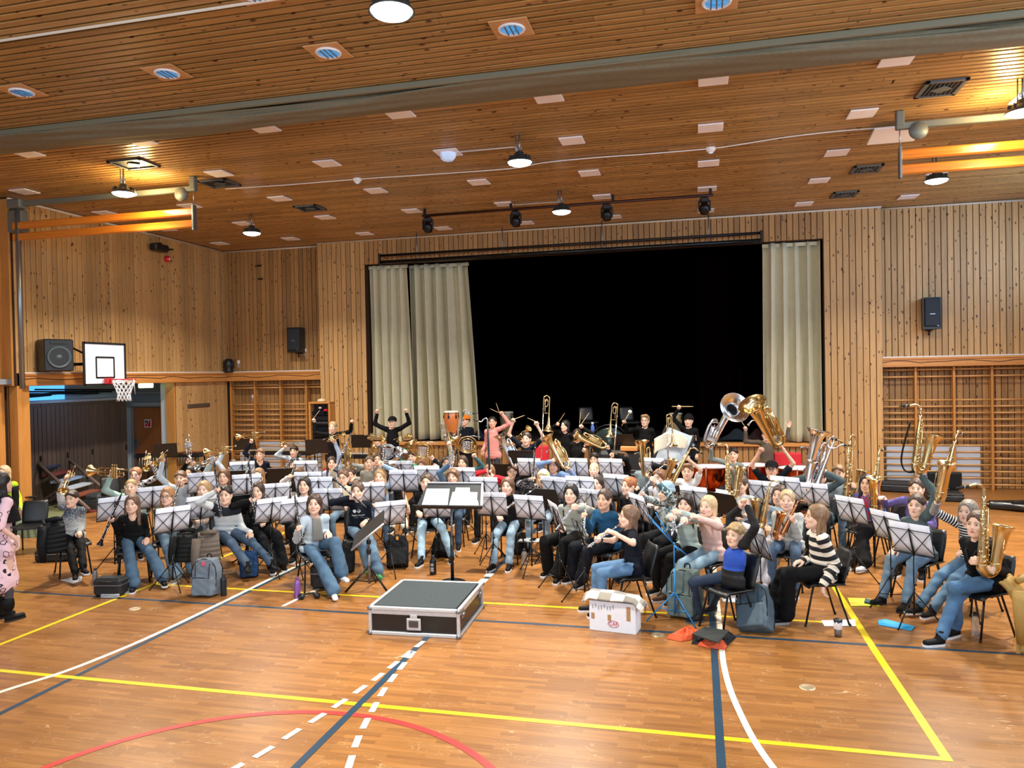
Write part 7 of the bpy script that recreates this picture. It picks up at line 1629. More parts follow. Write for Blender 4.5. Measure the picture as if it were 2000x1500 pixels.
BLUM = mat('blue_enamel', '#2e7fc0', .35, .3)
q = PZ(1318, 1222, 0); r = empty('folding_stand', (q.x, q.y + .15, 0)); tag(r, 'bright blue folding music stand beside the grey green backpack', 'music stand', 'music stands')
b = MB(); b.sweep([(0, 0, .08), (0, 0, .55)], .011, 8); b.build('lower_pole', BLUM, r); b = MB(); b.sweep([(0, 0, .5), (0, 0, .82)], .007, 8); b.build('upper_pole', BLUM, r)
for i in range(3):
 a = 2 * pi * i / 3 + 3.4; b = MB(); b.sweep([(0, 0, .30), (.30 * cos(a), .30 * sin(a), .008)], .008, 6); b.sweep([(0, 0, .1), (.16 * cos(a), .16 * sin(a), .14)], .006, 5); b.build('leg', BLUM, r)
for i, (dx, dz) in enumerate(((-.26, .30), (-.22, .24), (.13, -.10), (-.18, .34), (.05, -.05))): b = MB(); b.sweep([(0, -.01 * i, .80), (dx, -.02 * i, .80 + dz)], .006, 5); b.build('desk_arm', BLUM, r)
SLATE = mat('slate_board', '#262b2f', .55, noise=.25, nscale=6)
q = PZ(884, 1139, 0); r = empty('conductor_stand', (q.x, q.y, 0), radians(4)); tag(r, 'large black conductor desk with open scores on a single pole', 'music stand')
cz = .98; T = Matrix.Rotation(radians(-54), 3, 'X')      # desk leans away, seen from the conductor's side
def cp_(x, z): return T @ Vector((x, 0, z)) + Vector((0, -.10, cz))
Tn = T @ Vector((0, -1, 0))
b = MB(); b.poly([cp_(-.42, -.02), cp_(.42, -.02), cp_(.36, .40), cp_(-.36, .40)], .012, axis=Tn * -1); b.build('desk', SLATE, r)
b = MB(); b.poly([cp_(.40, -.02), cp_(.43, -.02), cp_(.37, .41), cp_(.345, .41)], .016, axis=Tn); b.poly([cp_(-.37, .395), cp_(.37, .395), cp_(.37, .41), cp_(-.37, .41)], .016, axis=Tn); b.build('metal_edge', ALU, r)
b = MB(); b.sweep([cp_(-.45, -.025) + Tn * .03, cp_(.43, -.025) + Tn * .03], .014, 6); b.box(cp_(0, -.03) + Tn * .02, (.84, .05, .02), R=T); b.build('ledge', BLACKP, r)
b = MB(); b.sweep([(0, 0.02, cz), (0, 0, .5)], .014, 10); b.build('upper_pole', mat('pole_grey', '#7d7a7e', .4, .6), r)
b = MB(); b.sweep([(0, 0, .58), (0, 0, .0)], .022, 12); b.build('lower_pole', BLACKM, r)
b = MB(); b.lathe([(0, .03), (.14, .03), (.17, .015), (.17, 0)], None, 24); b.build('foot', BLACKM, r)
Mw = Matrix.Translation((q.x, q.y, 0)) @ Matrix.Rotation(radians(4), 4, 'Z')
SC_P = mat('score_paper', '#d8ecec', .8, noise=.04, nscale=60); INK = mat('ink', '#5d6a70', .9)
for i, (x0, x1, z0, z1, lab) in enumerate(((-.35, -.02, .0, .30, 'open score, left page, on the conductor desk'), (.0, .35, .0, .24, 'wide score page on the right half of the conductor desk'), (.03, .24, .17, .315, 'smaller printed sheet at the top of the conductor desk'), (.2, .38, .0, .09, 'narrow white sheet at the lower right corner of the conductor desk'))):
 rr = empty('score', mw=Mw); tag(rr, lab, 'sheet music', 'scores on the conductor desk')
 n_ = Tn * (.003 + .004 * i)
 b = MB(); b.poly([cp_(x0, z0) + n_, cp_(x1, z0) + n_, cp_(x1 - .03, z1) + n_, cp_(x0 + .0, z1) + n_], .003, axis=Tn); b.build('page', SC_P, rr)
 b = MB()
 for k in range(7):
  zz = z0 + (z1 - z0) * (.15 + .75 * k / 7); b.poly([cp_(x0 + .03, zz) + n_ + Tn * .0035, cp_(x1 - .05, zz) + n_ + Tn * .0035, cp_(x1 - .05, zz + .004) + n_ + Tn * .0035, cp_(x0 + .03, zz + .004) + n_ + Tn * .0035], .0004, axis=Tn)
 o = b.build('print', INK, rr)
q = PZ(722, 1152, 0); r = empty('low_desk_stand', (q.x, q.y, 0)); tag(r, 'low black desk stand with a steeply tilted board before the printed hoodie', 'music stand', 'music stands')
b = MB(); T = Matrix.Rotation(radians(-38), 3, 'Y') @ Matrix.Rotation(radians(-60), 3, 'X');
vs = [T @ Vector(v) + Vector((.0, 0, .74)) for v in ((-.27, 0, -.16), (.27, 0, -.16), (.25, 0, .16), (-.25, 0, .16))]; b.poly(vs, .008, axis=T @ Vector((0, 1, 0))); b.build('desk', BLACKP, r)
b = MB(); b.sweep([vs[0], vs[1]], .012, 6); b.build('ledge', ALU, r)
b = MB(); b.sweep([(0, 0, .70), (0, 0, .5)], .014, 8); b.sweep([(0, 0, .5), (0, 0, .08)], .018, 10); b.build('pole', mat('pole_grey', '#7d7a7e', .4, .6), r); b = MB(); b.lathe([(.026, .44), (.03, .46), (.026, .5)], None, 12); b.lathe([(.026, .56), (.03, .58), (.026, .61)], None, 12); b.build('clamp', BLACKP, r)
for i in range(3):
 a = 2 * pi * i / 3 - .35; b = MB(); b.sweep([(0, 0, .30), (.30 * cos(a), .30 * sin(a), .012)], .013, 7); b.sweep([(0, 0, .10), (.17 * cos(a), .17 * sin(a), .14)], .008, 5); b.build('leg', BLACKM, r)
# flight case used as podium
q0, q1, q2 = PZ(720, 1238), PZ(892, 1247), PZ(938, 1198)
ang = atan2(q1.y - q0.y, q1.x - q0.x); wd = (q1 - q0).length; dp = .98; hh = .285
r = empty('flight_case', ((q0.x + q1.x) / 2, (q0.y + q1.y) / 2 + dp / 2, 0), ang); tag(r, 'black flight case with aluminium edges and grey carpet top used as podium', 'case')
hw, hd = wd / 2, dp / 2
PANB = mat('case_laminate', '#15130f', .35); CARP = mat('grey_carpet', '#3f494d', .95, noise=.25, nscale=120, bump=.6, bscale=300)
b = MB(); b.box((0, 0, hh / 2), (wd - .02, dp - .02, hh - .02), ch=.004); b.build('panels', PANB, r)
b = MB(); b.box((0, 0, hh - .004), (wd - .07, dp - .07, .012), ch=.003); b.build('carpet_top', CARP, r)
b = MB()
for s_ in (-1, 1):
 b.box((0, s_ * hd, hh - .015), (wd, .035, .035), ch=.006); b.box((0, s_ * (hd + .001), hh - .055), (wd, .012, .04), ch=.003); b.box((0, s_ * hd, .018), (wd, .03, .036), ch=.006)
 b.box((s_ * hw, 0, hh - .015), (.035, dp, .035), ch=.006); b.box((s_ * (hw + .001), 0, hh - .055), (.012, dp, .04), ch=.003); b.box((s_ * hw, 0, .018), (.03, dp, .036), ch=.006)
 for t in (-1, 1): b.box((s_ * hw, t * hd, hh / 2), (.032, .032, hh - .03), ch=.006)
b.build('aluminium_edge', ALU, r)
for sx in (-1, 1):
 for sy in (-1, 1):
  for z in (.018, hh - .02): b = MB(); b.ball((sx * hw, sy * hd, z), (.03, .03, .026), 10, 7); b.build('ball_corner', GREYM, r)
b = MB(); b.box((0, -hd - .006, hh * .42), (.15, .012, .12), ch=.01); b.build('handle_dish', ALU, r); b = MB(); b.box((0, -hd - .014, hh * .44), (.10, .012, .07), ch=.008); b.build('handle', mat('handle_grey', '#55504c', .4, .5), r)
b = MB(); b.box((0, -hd - .006, hh - .085), (.075, .01, .04), ch=.004); b.build('plate', ALU, r)
for y in (-.36, .36):
 b = MB(); b.box((hw + .008, y, hh - .075), (.016, .09, .10), ch=.01); b.tube((hw + .02, y - .03, hh - .08), (hw + .02, y + .03, hh - .08), .012, 8); b.build('butterfly_latch', GREYM, r)
# white box with blanket
q0, q1 = PZ(1154, 1231), PZ(1246, 1240); ang = atan2(q1.y - q0.y, q1.x - q0.x); wd = (q1 - q0).length
CARD = mat('white_card', '#e2e6ee', .6, noise=.03); TAPE = mat('brown_tape', '#a8865a', .35)
r = empty('cardboard_box', ((q0.x + q1.x) / 2, (q0.y + q1.y) / 2 + .11, 0), ang - .05); tag(r, 'white cardboard box with brown tape and a red oval logo on the floor', 'box')
bh = .30; b = MB(); b.box((0, 0, bh / 2), (wd, .22, bh), ch=.004); b.build('carton', CARD, r)
for x, z, w_, h_ in ((-.2, .15, .035, .06), (-.03, .145, .035, .06), (.165, .20, .04, .14)): b = MB(); b.box((x, -.1115, z), (w_, .003, h_)); b.build('tape', TAPE, r)
b = MB(); b.box((0, 0, bh + .001), (wd, .06, .003)); b.build('tape', TAPE, r)
b = MB(); b.sweep([(.01 + .055 * cos(t * pi / 12), -.1125, .085 + .032 * sin(t * pi / 12)) for t in range(25)], .0022, 4); b.build('logo_oval', REDH, r)
def text3(txt, size, M, parent, m, name='lettering', align='CENTER', th=.0008):
 c = bpy.data.curves.new('lettering', 'FONT'); c.body = txt; c.align_x = align; c.align_y = 'CENTER'; c.size = size; c.extrude = th
 o = bpy.data.objects.new('lettering', c); COL.objects.link(o); dg = bpy.context.evaluated_depsgraph_get(); me = bpy.data.meshes.new_from_object(o.evaluated_get(dg)); bpy.data.objects.remove(o); bpy.data.curves.remove(c)
 me.materials.clear(); me.materials.append(m); return link(name, me, parent, M)
FR = Matrix.Rotation(pi / 2, 4, 'X')
text3('CAF', .05, Matrix.Translation((.01, -.1125, .085)) @ FR, r, REDH)
b = MB(); [b.box((-.2 + .03 * i, -.1125, .245 + .01 * sin(i * 2)), (.012, .002, .035)) for i in range(8)]; b.build('pencil_note', mat('pencil', '#9aa2ac', .8), r)
GREYB = mat('blanket_grey', '#8b857c', .95);
def blanket_m():
 if 'blanket' in _M: return _M['blanket']
 m, N, L, B = nt('blanket'); _M['blanket'] = m; tc = N.new('ShaderNodeTexCoord'); ck = N.new('ShaderNodeTexChecker'); ck.inputs['Scale'].default_value = 7.5; ck.inputs['Color1'].default_value = srgb('#e6e0d4'); ck.inputs['Color2'].default_value = srgb('#8d867a'); mp = N.new('ShaderNodeMapping'); mp.inputs['Scale'].default_value = (1, 1, 0); mp.inputs['Location'].default_value = (.013, .03, .05); L.new(tc.outputs['Object'], mp.inputs[0]); L.new(mp.outputs[0], ck.inputs['Vector']); L.new(ck.outputs['Color'], B.inputs['Base Color']); B.inputs['Roughness'].default_value = .95; B.inputs['Sheen Weight'].default_value = .4
 return m
o = MB(); ca, sa = cos(ang - .05), sin(ang - .05)
def bl(u, v):
 x = -.31 + .60 * u; y = -.14 + .30 * v; e = 0
 z = bh + .03 + .05 * sin(pi * v) * (.6 + .5 * sin(3 * u + 1)) + .005 * sin(11 * u + 3 * v)
 if x < -wd / 2: z -= (-wd / 2 - x) * .7
 if x > wd / 2 - .02: z -= (x - wd / 2 + .02) * .9
 if v > .85: z -= (v - .85) * .4
 return (x, y, max(z, .06))
r = empty('blanket', (((q0.x + q1.x) / 2), (q0.y + q1.y) / 2 + .11, 0), ang - .05); tag(r, 'cream and grey chequered blanket draped over the white box', 'blanket')
o.grid(bl, 34, 18, th=.012); o.build('cloth', blanket_m(), r)
b = MB()
for i in range(18): v = i / 17; p_ = Vector(bl(1, v)); b.sweep([p_, p_ + Vector((.02, 0, -.025))], .003, 4)
ob = b.build('fringe', blanket_m(), r); ob['kind'] = 'stuff'
# backpacks, bags, bottles, papers
def backpack(px, py, yaw, col, label, lean=10, s=1.0, tagcol=None, roll=0):
 q = PZ(px, py, 0); m = cloth(col, .7, .4); md = cloth('#1c1f22', .7)
 r = empty('backpack', (q.x, q.y + .08, 0), radians(yaw)); tag(r, label, 'backpack', 'bags on the floor'); T = Matrix.Rotation(radians(-lean), 4, 'X') @ Matrix.Rotation(radians(roll), 4, 'Y') @ Matrix.Scale(s, 4)
 def bag(P):
  d = ell_d(P * [1, 1, 1], (0, 0, .22), (.165, .10, .25)); bx = np.maximum(np.maximum(np.abs(P[:, 0]) - .155 + .25 * np.maximum(P[:, 2] - .3, 0), np.abs(P[:, 1]) - .095), np.abs(P[:, 2] - .23) - .22)
  d = smax(d * .7 - .03, bx, .03); pk = np.maximum(np.maximum(np.abs(P[:, 0]) - .12, np.abs(P[:, 1] + .10) - .035), np.abs(P[:, 2] - .13) - .105)
  return smin(d, pk - .008, .015) + .004 * np.sin(P @ (31, 17, 23)) * np.sin(P @ (13, -29, 37))
 V_, F_ = surf_nets(bag, (-.22, -.2, -.03), (.22, .16, .52), .014); me = np_mesh('bag', V_, F_, [m]); o = link('bag', me, r, T)
 b = MB(); b.sweep([(-.11, -.142, .235), (.11, -.142, .235)], .005, 5); b.sweep(smooth([(-.15, -.075, .12), (-.145, -.085, .36), (0, -.08, .455), (.145, -.085, .36), (.15, -.075, .12)], 5), .005, 5); b.build('zip', md, r, T)
 for s_ in (-1, 1): b = MB(); b.sweep(smooth([(s_ * .07, .09, .42), (s_ * .11, .15, .33), (s_ * .12, .15, .17), (s_ * .13, .09, .05)], 5), .014, 6, flat=.4); b.build('shoulder_strap', md, r, T)
 b = MB(); b.sweep(smooth([(-.03, .05, .45), (-.02, .05, .49), (.02, .05, .49), (.03, .05, .45)], 4), .007, 6); b.build('grab_handle', md, r, T)
 for s_ in (-1, 1): b = MB(); b.sweep([(s_ * .08, -.135, .04), (s_ * .09, -.12, .4)], .008, 5, flat=.4); b.build('compression_strap', md, r, T)
 if tagcol: b = MB(); b.box((0, -.10, .40), (.035, .01, .05)); b.build('zip_tag', mat('tag_' + tagcol[1:], tagcol, .6), r, T)
 return r
backpack(396, 1166, 8, '#6f7b86', 'grey backpack with a pink tag standing on the floor in front', 4, .98, '#e0506a')
backpack(1338, 1208, -20, '#5f6d6a', 'grey green backpack beside the blue music stand', 3, 1.1)
backpack(1478, 1242, -35, '#566670', 'slate blue backpack leaning over on the floor in front of the wide trousers', 34, 1.05, '#d8dce0', roll=-20)
backpack(772, 1112, 20, '#23262a', 'black backpack with an orange tag left of the brown haired boy', 26, .95, '#d08a2a')
backpack(856, 1092, 0, '#17191c', 'flat black bag between the feet of the boy behind the conductor stand', 48, .9)
backpack(480, 1130, 30, '#1d3f68', 'navy blue backpack under the chair of the navy and white sweater', 6, .75)
backpack(668, 1120, 20, '#2a2c2e', 'black bag under the chair of the printed navy hoodie', 8, .85)
backpack(1105, 1085, -10, '#5a2438', 'maroon backpack behind the music stands in the middle', 6, .7)
backpack(1290, 1130, -20, '#25282a', 'black backpack behind the curling pages', 5, .9)
backpack(1010, 1085, 0, '#1a1b1e', 'black bag behind the girl in the black cardigan', 12, .7)
def softcase(px, py, w_, d_, h_, yaw, label, col='#15171a', name='bag', cat='bag', handle=True):
 q = PZ(px, py, 0); r = empty(name, (q.x, q.y + d_ / 2, 0), radians(yaw)); tag(r, label, cat, 'bags on the floor' if cat == 'bag' else 'instrument cases')
 m = mat('case_' + col[1:], col, .6, noise=.15, nscale=12, bump=.3, bscale=60)
 b = MB(); b.box((0, 0, h_ * .5), (w_, d_, h_), ch=min(h_, d_, w_) * .18); b.build('body', m, r)
 b = MB(); b.box((0, 0, h_ * .62), (w_ * 1.006, d_ * 1.01, .012)); b.build('zip', GREYM, r)
 if handle: b = MB(); b.sweep(smooth([(-.07, -d_ / 2, h_ * .8), (-.05, -d_ / 2 - .03, h_ * .86), (.05, -d_ / 2 - .03, h_ * .86), (.07, -d_ / 2, h_ * .8)], 4), .009, 6); b.build('handle', m, r)
 b = MB(); b.box((0, -d_ / 2 - .006, h_ * .3), (w_ * .7, .012, h_ * .4), ch=.006); b.build('pocket', m, r)
 return r
softcase(205, 1166, .36, .2, .22, 10, 'black shoulder bag with a clear bottle at the feet of the black hoodie girl')
softcase(627, 1152, .34, .26, .32, 15, 'black square case under the chair of the pale blue jacket', name='instrument_case', cat='case')
softcase(95, 1098, .5, .3, .18, 20, 'black case under the chair behind the flowered tunic', name='instrument_case', cat='case')
softcase(178, 998, .34, .3, .34, 5, 'dark grey amplifier box beside the store room floor', col='#34393c', name='amplifier', cat='amplifier')
softcase(208, 997, .36, .3, .3, 5, 'navy blue bag next to the dark grey amplifier box', col='#1a2a58')
softcase(1790, 964, 1.25, .36, .22, -14, 'long black instrument case on the floor before the right wall bars', name='instrument_case', cat='case')
softcase(1850, 980, .62, .4, .16, -4, 'black open instrument case base on the floor at the right', name='instrument_case', cat='case')
q = PZ(1850, 966, 0); r = empty('case_lid', (q.x, q.y + .12, .0), radians(-4)); tag(r, 'upright open lid of the black instrument case at the right', 'case', 'instrument cases'); b = MB(); b.box((0, .05, .26), (.62, .08, .36), ch=.03); b.build('lid', mat('case_15171a', '#15171a', .6), r); b = MB(); b.box((0, .005, .26), (.54, .02, .28), ch=.01); b.build('lining', mat('lining', '#0b0c10', .95), r); b = MB(); b.box((0, .05, .05), (.5, .05, .1)); b.build('hinge', BLACKM, r)
softcase(1895, 962, .5, .24, .14, 30, 'black lidded case half behind the lifted saxophone', name='instrument_case', cat='case') if False else None
q = PZ(1985, 1002, 0); r = empty('instrument_case', (q.x + .2, q.y + .2, 0), radians(-12)); tag(r, 'black shaped instrument case at the right edge of the floor', 'case', 'instrument cases')
V_, F_ = surf_nets(lambda P: smin(ell_d(P, (.1, 0, .09), (.42, .2, .10)), cone_d(P, (-.5, 0, .09), (.1, 0, .09), .08, .09), .06), (-.7, -.3, -.05), (.7, .3, .3), .03); link('shell', np_mesh('shell', V_, F_, [mat('case_gloss', '#15171a', .3)]), r); b = MB(); b.sweep(smooth([(-.2, -.1, .15), (-.17, -.14, .19), (-.05, -.14, .19), (-.02, -.12, .15)], 4), .01, 6); b.build('handle', BLACKP, r); b = MB(); b.box((.2, -.2, .09), (.05, .02, .05)); b.build('latch', GREYM, r)
def bottle(px, py, h_, rad, col, label, trans=False, capc='#1a1a1c', txt=None):
 q = PZ(px, py, 0); r = empty('bottle', (q.x, q.y, 0)); tag(r, label, 'bottle', 'bottles on the floor')
 m = mat('bottle_' + col[1:] + str(trans), col, .12 if trans else .35, .0 if trans else .4, trans=.85 if trans else 0, noise=0)
 b = MB(); b.lathe([(0, 0), (rad, 0), (rad * 1.02, h_ * .05), (rad, h_ * .7), (rad * .75, h_ * .8), (rad * .45, h_ * .86), (rad * .45, h_ * .9)], None, 20); b.build('body', m, r)
 b = MB(); b.lathe([(rad * .5, h_ * .87), (rad * .52, h_), (0, h_)], None, 16); b.build('cap', mat('cap_' + capc[1:], capc, .5), r)
 if txt: text3(txt, rad * 1.1, Matrix.Translation((0, -rad * 1.03, h_ * .4)) @ FR @ Matrix.Rotation(pi / 2, 4, 'Z'), r, WHITE)
 return r
bottle(437, 1163, .27, .036, '#20242c', 'dark steel water bottle beside the grey backpack')
bottle(581, 1168, .25, .036, '#8a5aa8', 'purple patterned water bottle on the floor', capc='#5a3578')
bottle(846, 1122, .25, .042, '#10161e', 'black sports bottle with white lettering between the feet', txt='||||| |||')
bottle(1905, 1240, .22, .034, '#dbe6ee', 'clear plastic water bottle under the front right chair', True)
bottle(1495, 1200, .24, .036, '#b89ad0', 'lilac water bottle beside the sideways stand', capc='#6a4a98')
bottle(1024, 1103, .22, .04, '#c8d0d4', 'clear bottle standing beside the small music desk', True)
bottle(186, 1140, .2, .03, '#7a8288', 'grey steel bottle behind the black shoulder bag')
bottle(1184, 835, .26, .035, '#7f97c8', 'pale blue bottle on a table in the dark stage') if False else None
q = PZ(1637, 1243, 0); r = empty('travel_mug', (q.x, q.y, 0)); tag(r, 'steel travel mug with a white sleeve on the floor at the right', 'mug'); b = MB(); b.lathe([(0, 0), (.033, 0), (.036, .06), (.038, .15), (.034, .15)], None, 20); b.build('body', GREYM, r); b = MB(); b.lathe([(.038, .075), (.040, .08), (.041, .13), (.039, .135)], None, 20); b.build('sleeve', mat('sleeve', '#e4d8d4', .7), r); b = MB(); b.lathe([(.041, .15), (.041, .165), (.03, .172), (0, .172)], None, 20); b.build('lid', BLACKP, r)
def flat_sheet(pix, col, label, name='paper_sheet', cat='paper', z=.004, thick=.002):
 pts = [PZ(px, py, z) for px, py in pix]; c = sum(pts, Vector()) / len(pts)
 A_ = sum((pts[i].x - c.x) * (pts[(i + 1) % len(pts)].y - c.y) - (pts[(i + 1) % len(pts)].x - c.x) * (pts[i].y - c.y) for i in range(len(pts)))
 if A_ < 0: pts = pts[::-1]
 b = MB(); b.poly([p_ - c for p_ in pts], thick); o = b.build(name, mat('sheet_' + col[1:], col, .5, noise=.03, nscale=10)); o.location = c; tag(o, label, cat, 'papers on the floor'); return o
flat_sheet([(1715, 1213), (1728, 1210), (1787, 1224), (1780, 1232), (1716, 1221)], '#2fa4dc', 'bright blue folder lying on the floor at the right', 'folder', 'folder', thick=.006)
flat_sheet([(1604, 1212), (1670, 1210), (1672, 1223), (1610, 1223)], '#dfe2e8', 'white papers on the floor behind the travel mug')
flat_sheet([(1655, 1168), (1700, 1170), (1718, 1184), (1662, 1184)], '#e8dc3a', 'yellow folder on the floor behind the striped woman', 'folder', 'folder', thick=.005)
flat_sheet([(118, 1133), (160, 1124), (160, 1135), (143, 1140)], '#e8eaf0', 'white paper on the floor under the first chair')
flat_sheet([(238, 1150), (268, 1145), (262, 1158), (240, 1160)], '#e4e8ee', 'white paper under the black hoodie girl')
flat_sheet([(1408, 1165), (1440, 1163), (1437, 1177), (1412, 1175)], '#d6e0ec', 'pale paper on the floor under the clasped hands chair')
flat_sheet([(1560, 1128), (1580, 1125), (1584, 1136), (1562, 1138)], '#dfe4ec', 'small white paper below the laughing girl')
flat_sheet([(860, 1068), (885, 1064), (888, 1072), (862, 1076)], '#e4e8ee', 'white paper behind the conductor stand foot')
r = flat_sheet([(1690, 1172), (1702, 1174), (1700, 1180), (1688, 1178)], '#24525c', 'dark glasses case lying on the yellow folder', 'glasses_case', 'case', z=.012, thick=.02)
def cloth_heap(name, pix, h_, col, label, cat='cloth', seed=1):
 pts = [PZ(px, py, 0) for px, py in pix]; c = sum(pts, Vector()) / len(pts); R0 = np.array([[p_.x - c.x, p_.y - c.y] for p_ in pts]); n = len(pts); rr = random.Random(seed)
 def fn(u, v):
  k = u * n; i = int(k) % n; t = k - int(k); a = R0[i] * (1 - t) + R0[(i + 1) % n] * t; s_ = (1 - v) ** .7
  return (a[0] * s_, a[1] * s_, .004 + h_ * (v ** .55) * (1 + .25 * sin(6 * u * pi + seed) + .2 * sin(14 * pi * u + 9 * v)))
 r = empty(name, (c.x, c.y, 0)); tag(r, label, cat); b = MB(); b.grid(fn, 48, 10); b.build('fabric', cloth(col, .7, .5), r)
 b = MB(); b.sweep([fn(t / 24, .25) for t in range(25)], .004, 5); b.build('seam', cloth(col, .7, .5), r); return r
cloth_heap('shoe_bag', [(1302, 1248), (1340, 1230), (1372, 1236), (1352, 1250), (1330, 1254)], .07, '#e0603a', 'crumpled orange bag on the floor left of the black folder', 'bag', 3)
cloth_heap('jacket', [(1350, 1258), (1358, 1238), (1420, 1232), (1438, 1246), (1420, 1262), (1375, 1262)], .06, '#1b2030', 'dark jacket lying on the floor under the black folder', 'jacket', 5)
cloth_heap('orange_sleeve', [(1362, 1262), (1372, 1254), (1412, 1256), (1420, 1262), (1416, 1270), (1395, 1268)], .06, '#e0603a', 'orange cloth showing below the black folder', 'cloth', 7)
o = flat_sheet([(1352, 1240), (1376, 1226), (1424, 1234), (1402, 1257)], '#2a3030', 'black spiral bound folder lying on the dark jacket', 'spiral_folder', 'folder', z=.09, thick=.012)
def coat(px, py, Y, col, label, w_=.42, h_=.55, yaw=0, quilt=True):
 q = PY(px, py, Y); r = empty('jacket', q, radians(yaw)); tag(r, label, 'jacket', 'coats over chairs'); m = cloth(col, .6, .4)
 def fn(u, v):
  a = (u - .5); x = a * w_ * (1 - .15 * v); qd = .012 * abs(sin(v * pi * 7)) if quilt else .01 * sin(20 * a + 3 * v)
  return (x, -.06 - qd - .05 * cos(a * 3) * (1 - v * .5) + .14 * v ** 6, h_ * (v - 1))
 b = MB(); b.grid(fn, 22, 42, th=.03); b.build('back_panel', m, r)
 b = MB(); b.sweep([(-w_ * .46, -.06, -.06), (-w_ * .55, -.08, -.3), (-w_ * .5, -.09, -.52)], [.06, .055, .045], 10); b.build('sleeve', m, r)
 b = MB(); b.sweep([(-.09, -.03, .0), (0, -.07, .02), (.09, -.03, 0)], .03, 8); b.build('collar', m, r); return r
q = PZ(139, 975, 1.10); coat(104, 1015, q.y + .1, '#20262c', 'dark quilted jacket hung over the first chair on the left', .28, .42, 55)
q = PZ(440, 968, 1.1); coat(407, 1040, q.y - .0, '#6a5f56', 'brown quilted jacket hung over the chair of the navy and white sweater', .3, .42, 35)
q = PZ(1905, 1025, 1.15); coat(1983, 1130, q.y + .12, '#a8874a', 'mustard brown jacket hung over the front right chair', .42, .62, 60, False)
q = PZ(330, 970, 1.12); coat(368, 1035, q.y + .3, '#2c3230', 'black green jacket hung on the chair behind the olive green girl', .34, .4, 20)
coat(62, 1000, 10.4, '#7a8a72', 'sage green jacket hung on a chair behind the flowered tunic', .34, .42, 20, False)
r = empty('headphones', PZ(605, 1168, 0)); tag(r, 'black headphones with a coiled cable on the floor', 'headphones'); b = MB(); b.torus((0, 0, .02), .09, .012, Matrix.Rotation(.15, 3, 'X'), 24, 6, 0, pi * 1.3); b.build('headband', BLACKP, r)
for x, y in ((.09, 0), (-.07, -.07)): b = MB(); b.ball((x, y, .035), (.045, .035, .035), 12, 7); b.build('ear_cup', BLACKP, r)
b = MB(); b.sweep(smooth([(-.1, 0, .01), (-.06, .08, .04), (0, .03, .06), (.03, .1, .05), (-.03, .12, .02), (-.12, .08, .01)], 6), .003, 5); b.build('lead', WHITE, r)
softcase(212, 1168, .22, .05, .04, 8, 'small silver pencil case lying before the black shoulder bag', col='#b8bcc4', name='pencil_case', cat='case', handle=False)
q = PZ(1035, 1085, .0); r = empty('small_table', (q.x, q.y, 0)); tag(r, 'tiny tripod table with a phone beside the black cardigan girl', 'table'); b = MB(); b.box((0, 0, .22), (.3, .22, .015)); b.build('table_top', mat('tray', '#aab0b4', .5), r); b = MB(); b.tube((0, 0, .22), (0, 0, .06), .012); b.build('pole', BLACKM, r)
for i in range(3): a = i * 2.1; b = MB(); b.sweep([(0, 0, .1), (.2 * cos(a), .2 * sin(a), .008)], .008, 6); b.build('leg', BLACKM, r)
o = MB(); o.box((0, 0, 0), (.08, .15, .01), ch=.004); o = o.build('phone', mat('phone_glass', '#101218', .1)); o.location = (q.x + .05, q.y - .0, .234); tag(o, 'black phone lying on the tiny tripod table', 'phone')
# percussion and furniture at the back
COPB = mat('timpani_copper', '#b5532a', .18, 1.0, bump=.12, bscale=14); HEADW = mat('drum_head', '#cfd2e2', .5); TIMR = mat('timpani_frame', '#7a3c28', .35, .4)
def timpani(px, py, Y, rad, label):
 q = PY(px, py, Y); h_ = .80; r = empty('timpani', (q.x, Y, 0)); tag(r, label, 'timpani', 'copper timpani')
 b = MB(); b.lathe([(0, .32), (rad * .35, .34), (rad * .7, .42), (rad * .92, .56), (rad * .99, .70), (rad, h_ - .03)], None, 40); b.build('bowl', COPB, r)
 b = MB(); b.lathe([(rad * .99, h_ - .005), (rad * .6, h_), (0, h_)], None, 40); b.build('drum_head', HEADW, r)
 b = MB(); b.torus((0, 0, h_ - .01), rad * 1.02, .016, None, 40, 8); b.build('hoop', TIMR, r)
 for k in range(6):
  a = k * pi / 3 + .3; c, s_ = cos(a), sin(a); b = MB(); b.sweep([(rad * 1.06 * c, rad * 1.06 * s_, h_ - .01), (rad * 1.06 * c, rad * 1.06 * s_, .42), (rad * .5 * c, rad * .5 * s_, .16)], [.016, .02, .02], 8); b.tube((rad * 1.06 * c, rad * 1.06 * s_, h_ - .04), (rad * 1.06 * c, rad * 1.06 * s_, h_ + .03), .008, 6); b.build('strut', TIMR, r)
 b = MB(); b.lathe([(.2, .0), (.24, .04), (.2, .12), (.1, .18), (.1, .3)], None, 20); b.build('base', TIMR, r)
timpani(1388, 930, 14.6, .37, 'copper timpani between the white t-shirt boy and the grey hoodie'); timpani(1468, 925, 14.9, .36, 'copper timpani just left of the man with the cap'); timpani(1562, 930, 14.5, .38, 'copper timpani right of the man with the cap'); timpani(1335, 925, 15.6, .33, 'copper timpani farthest left, behind the white t-shirt boy') if False else None
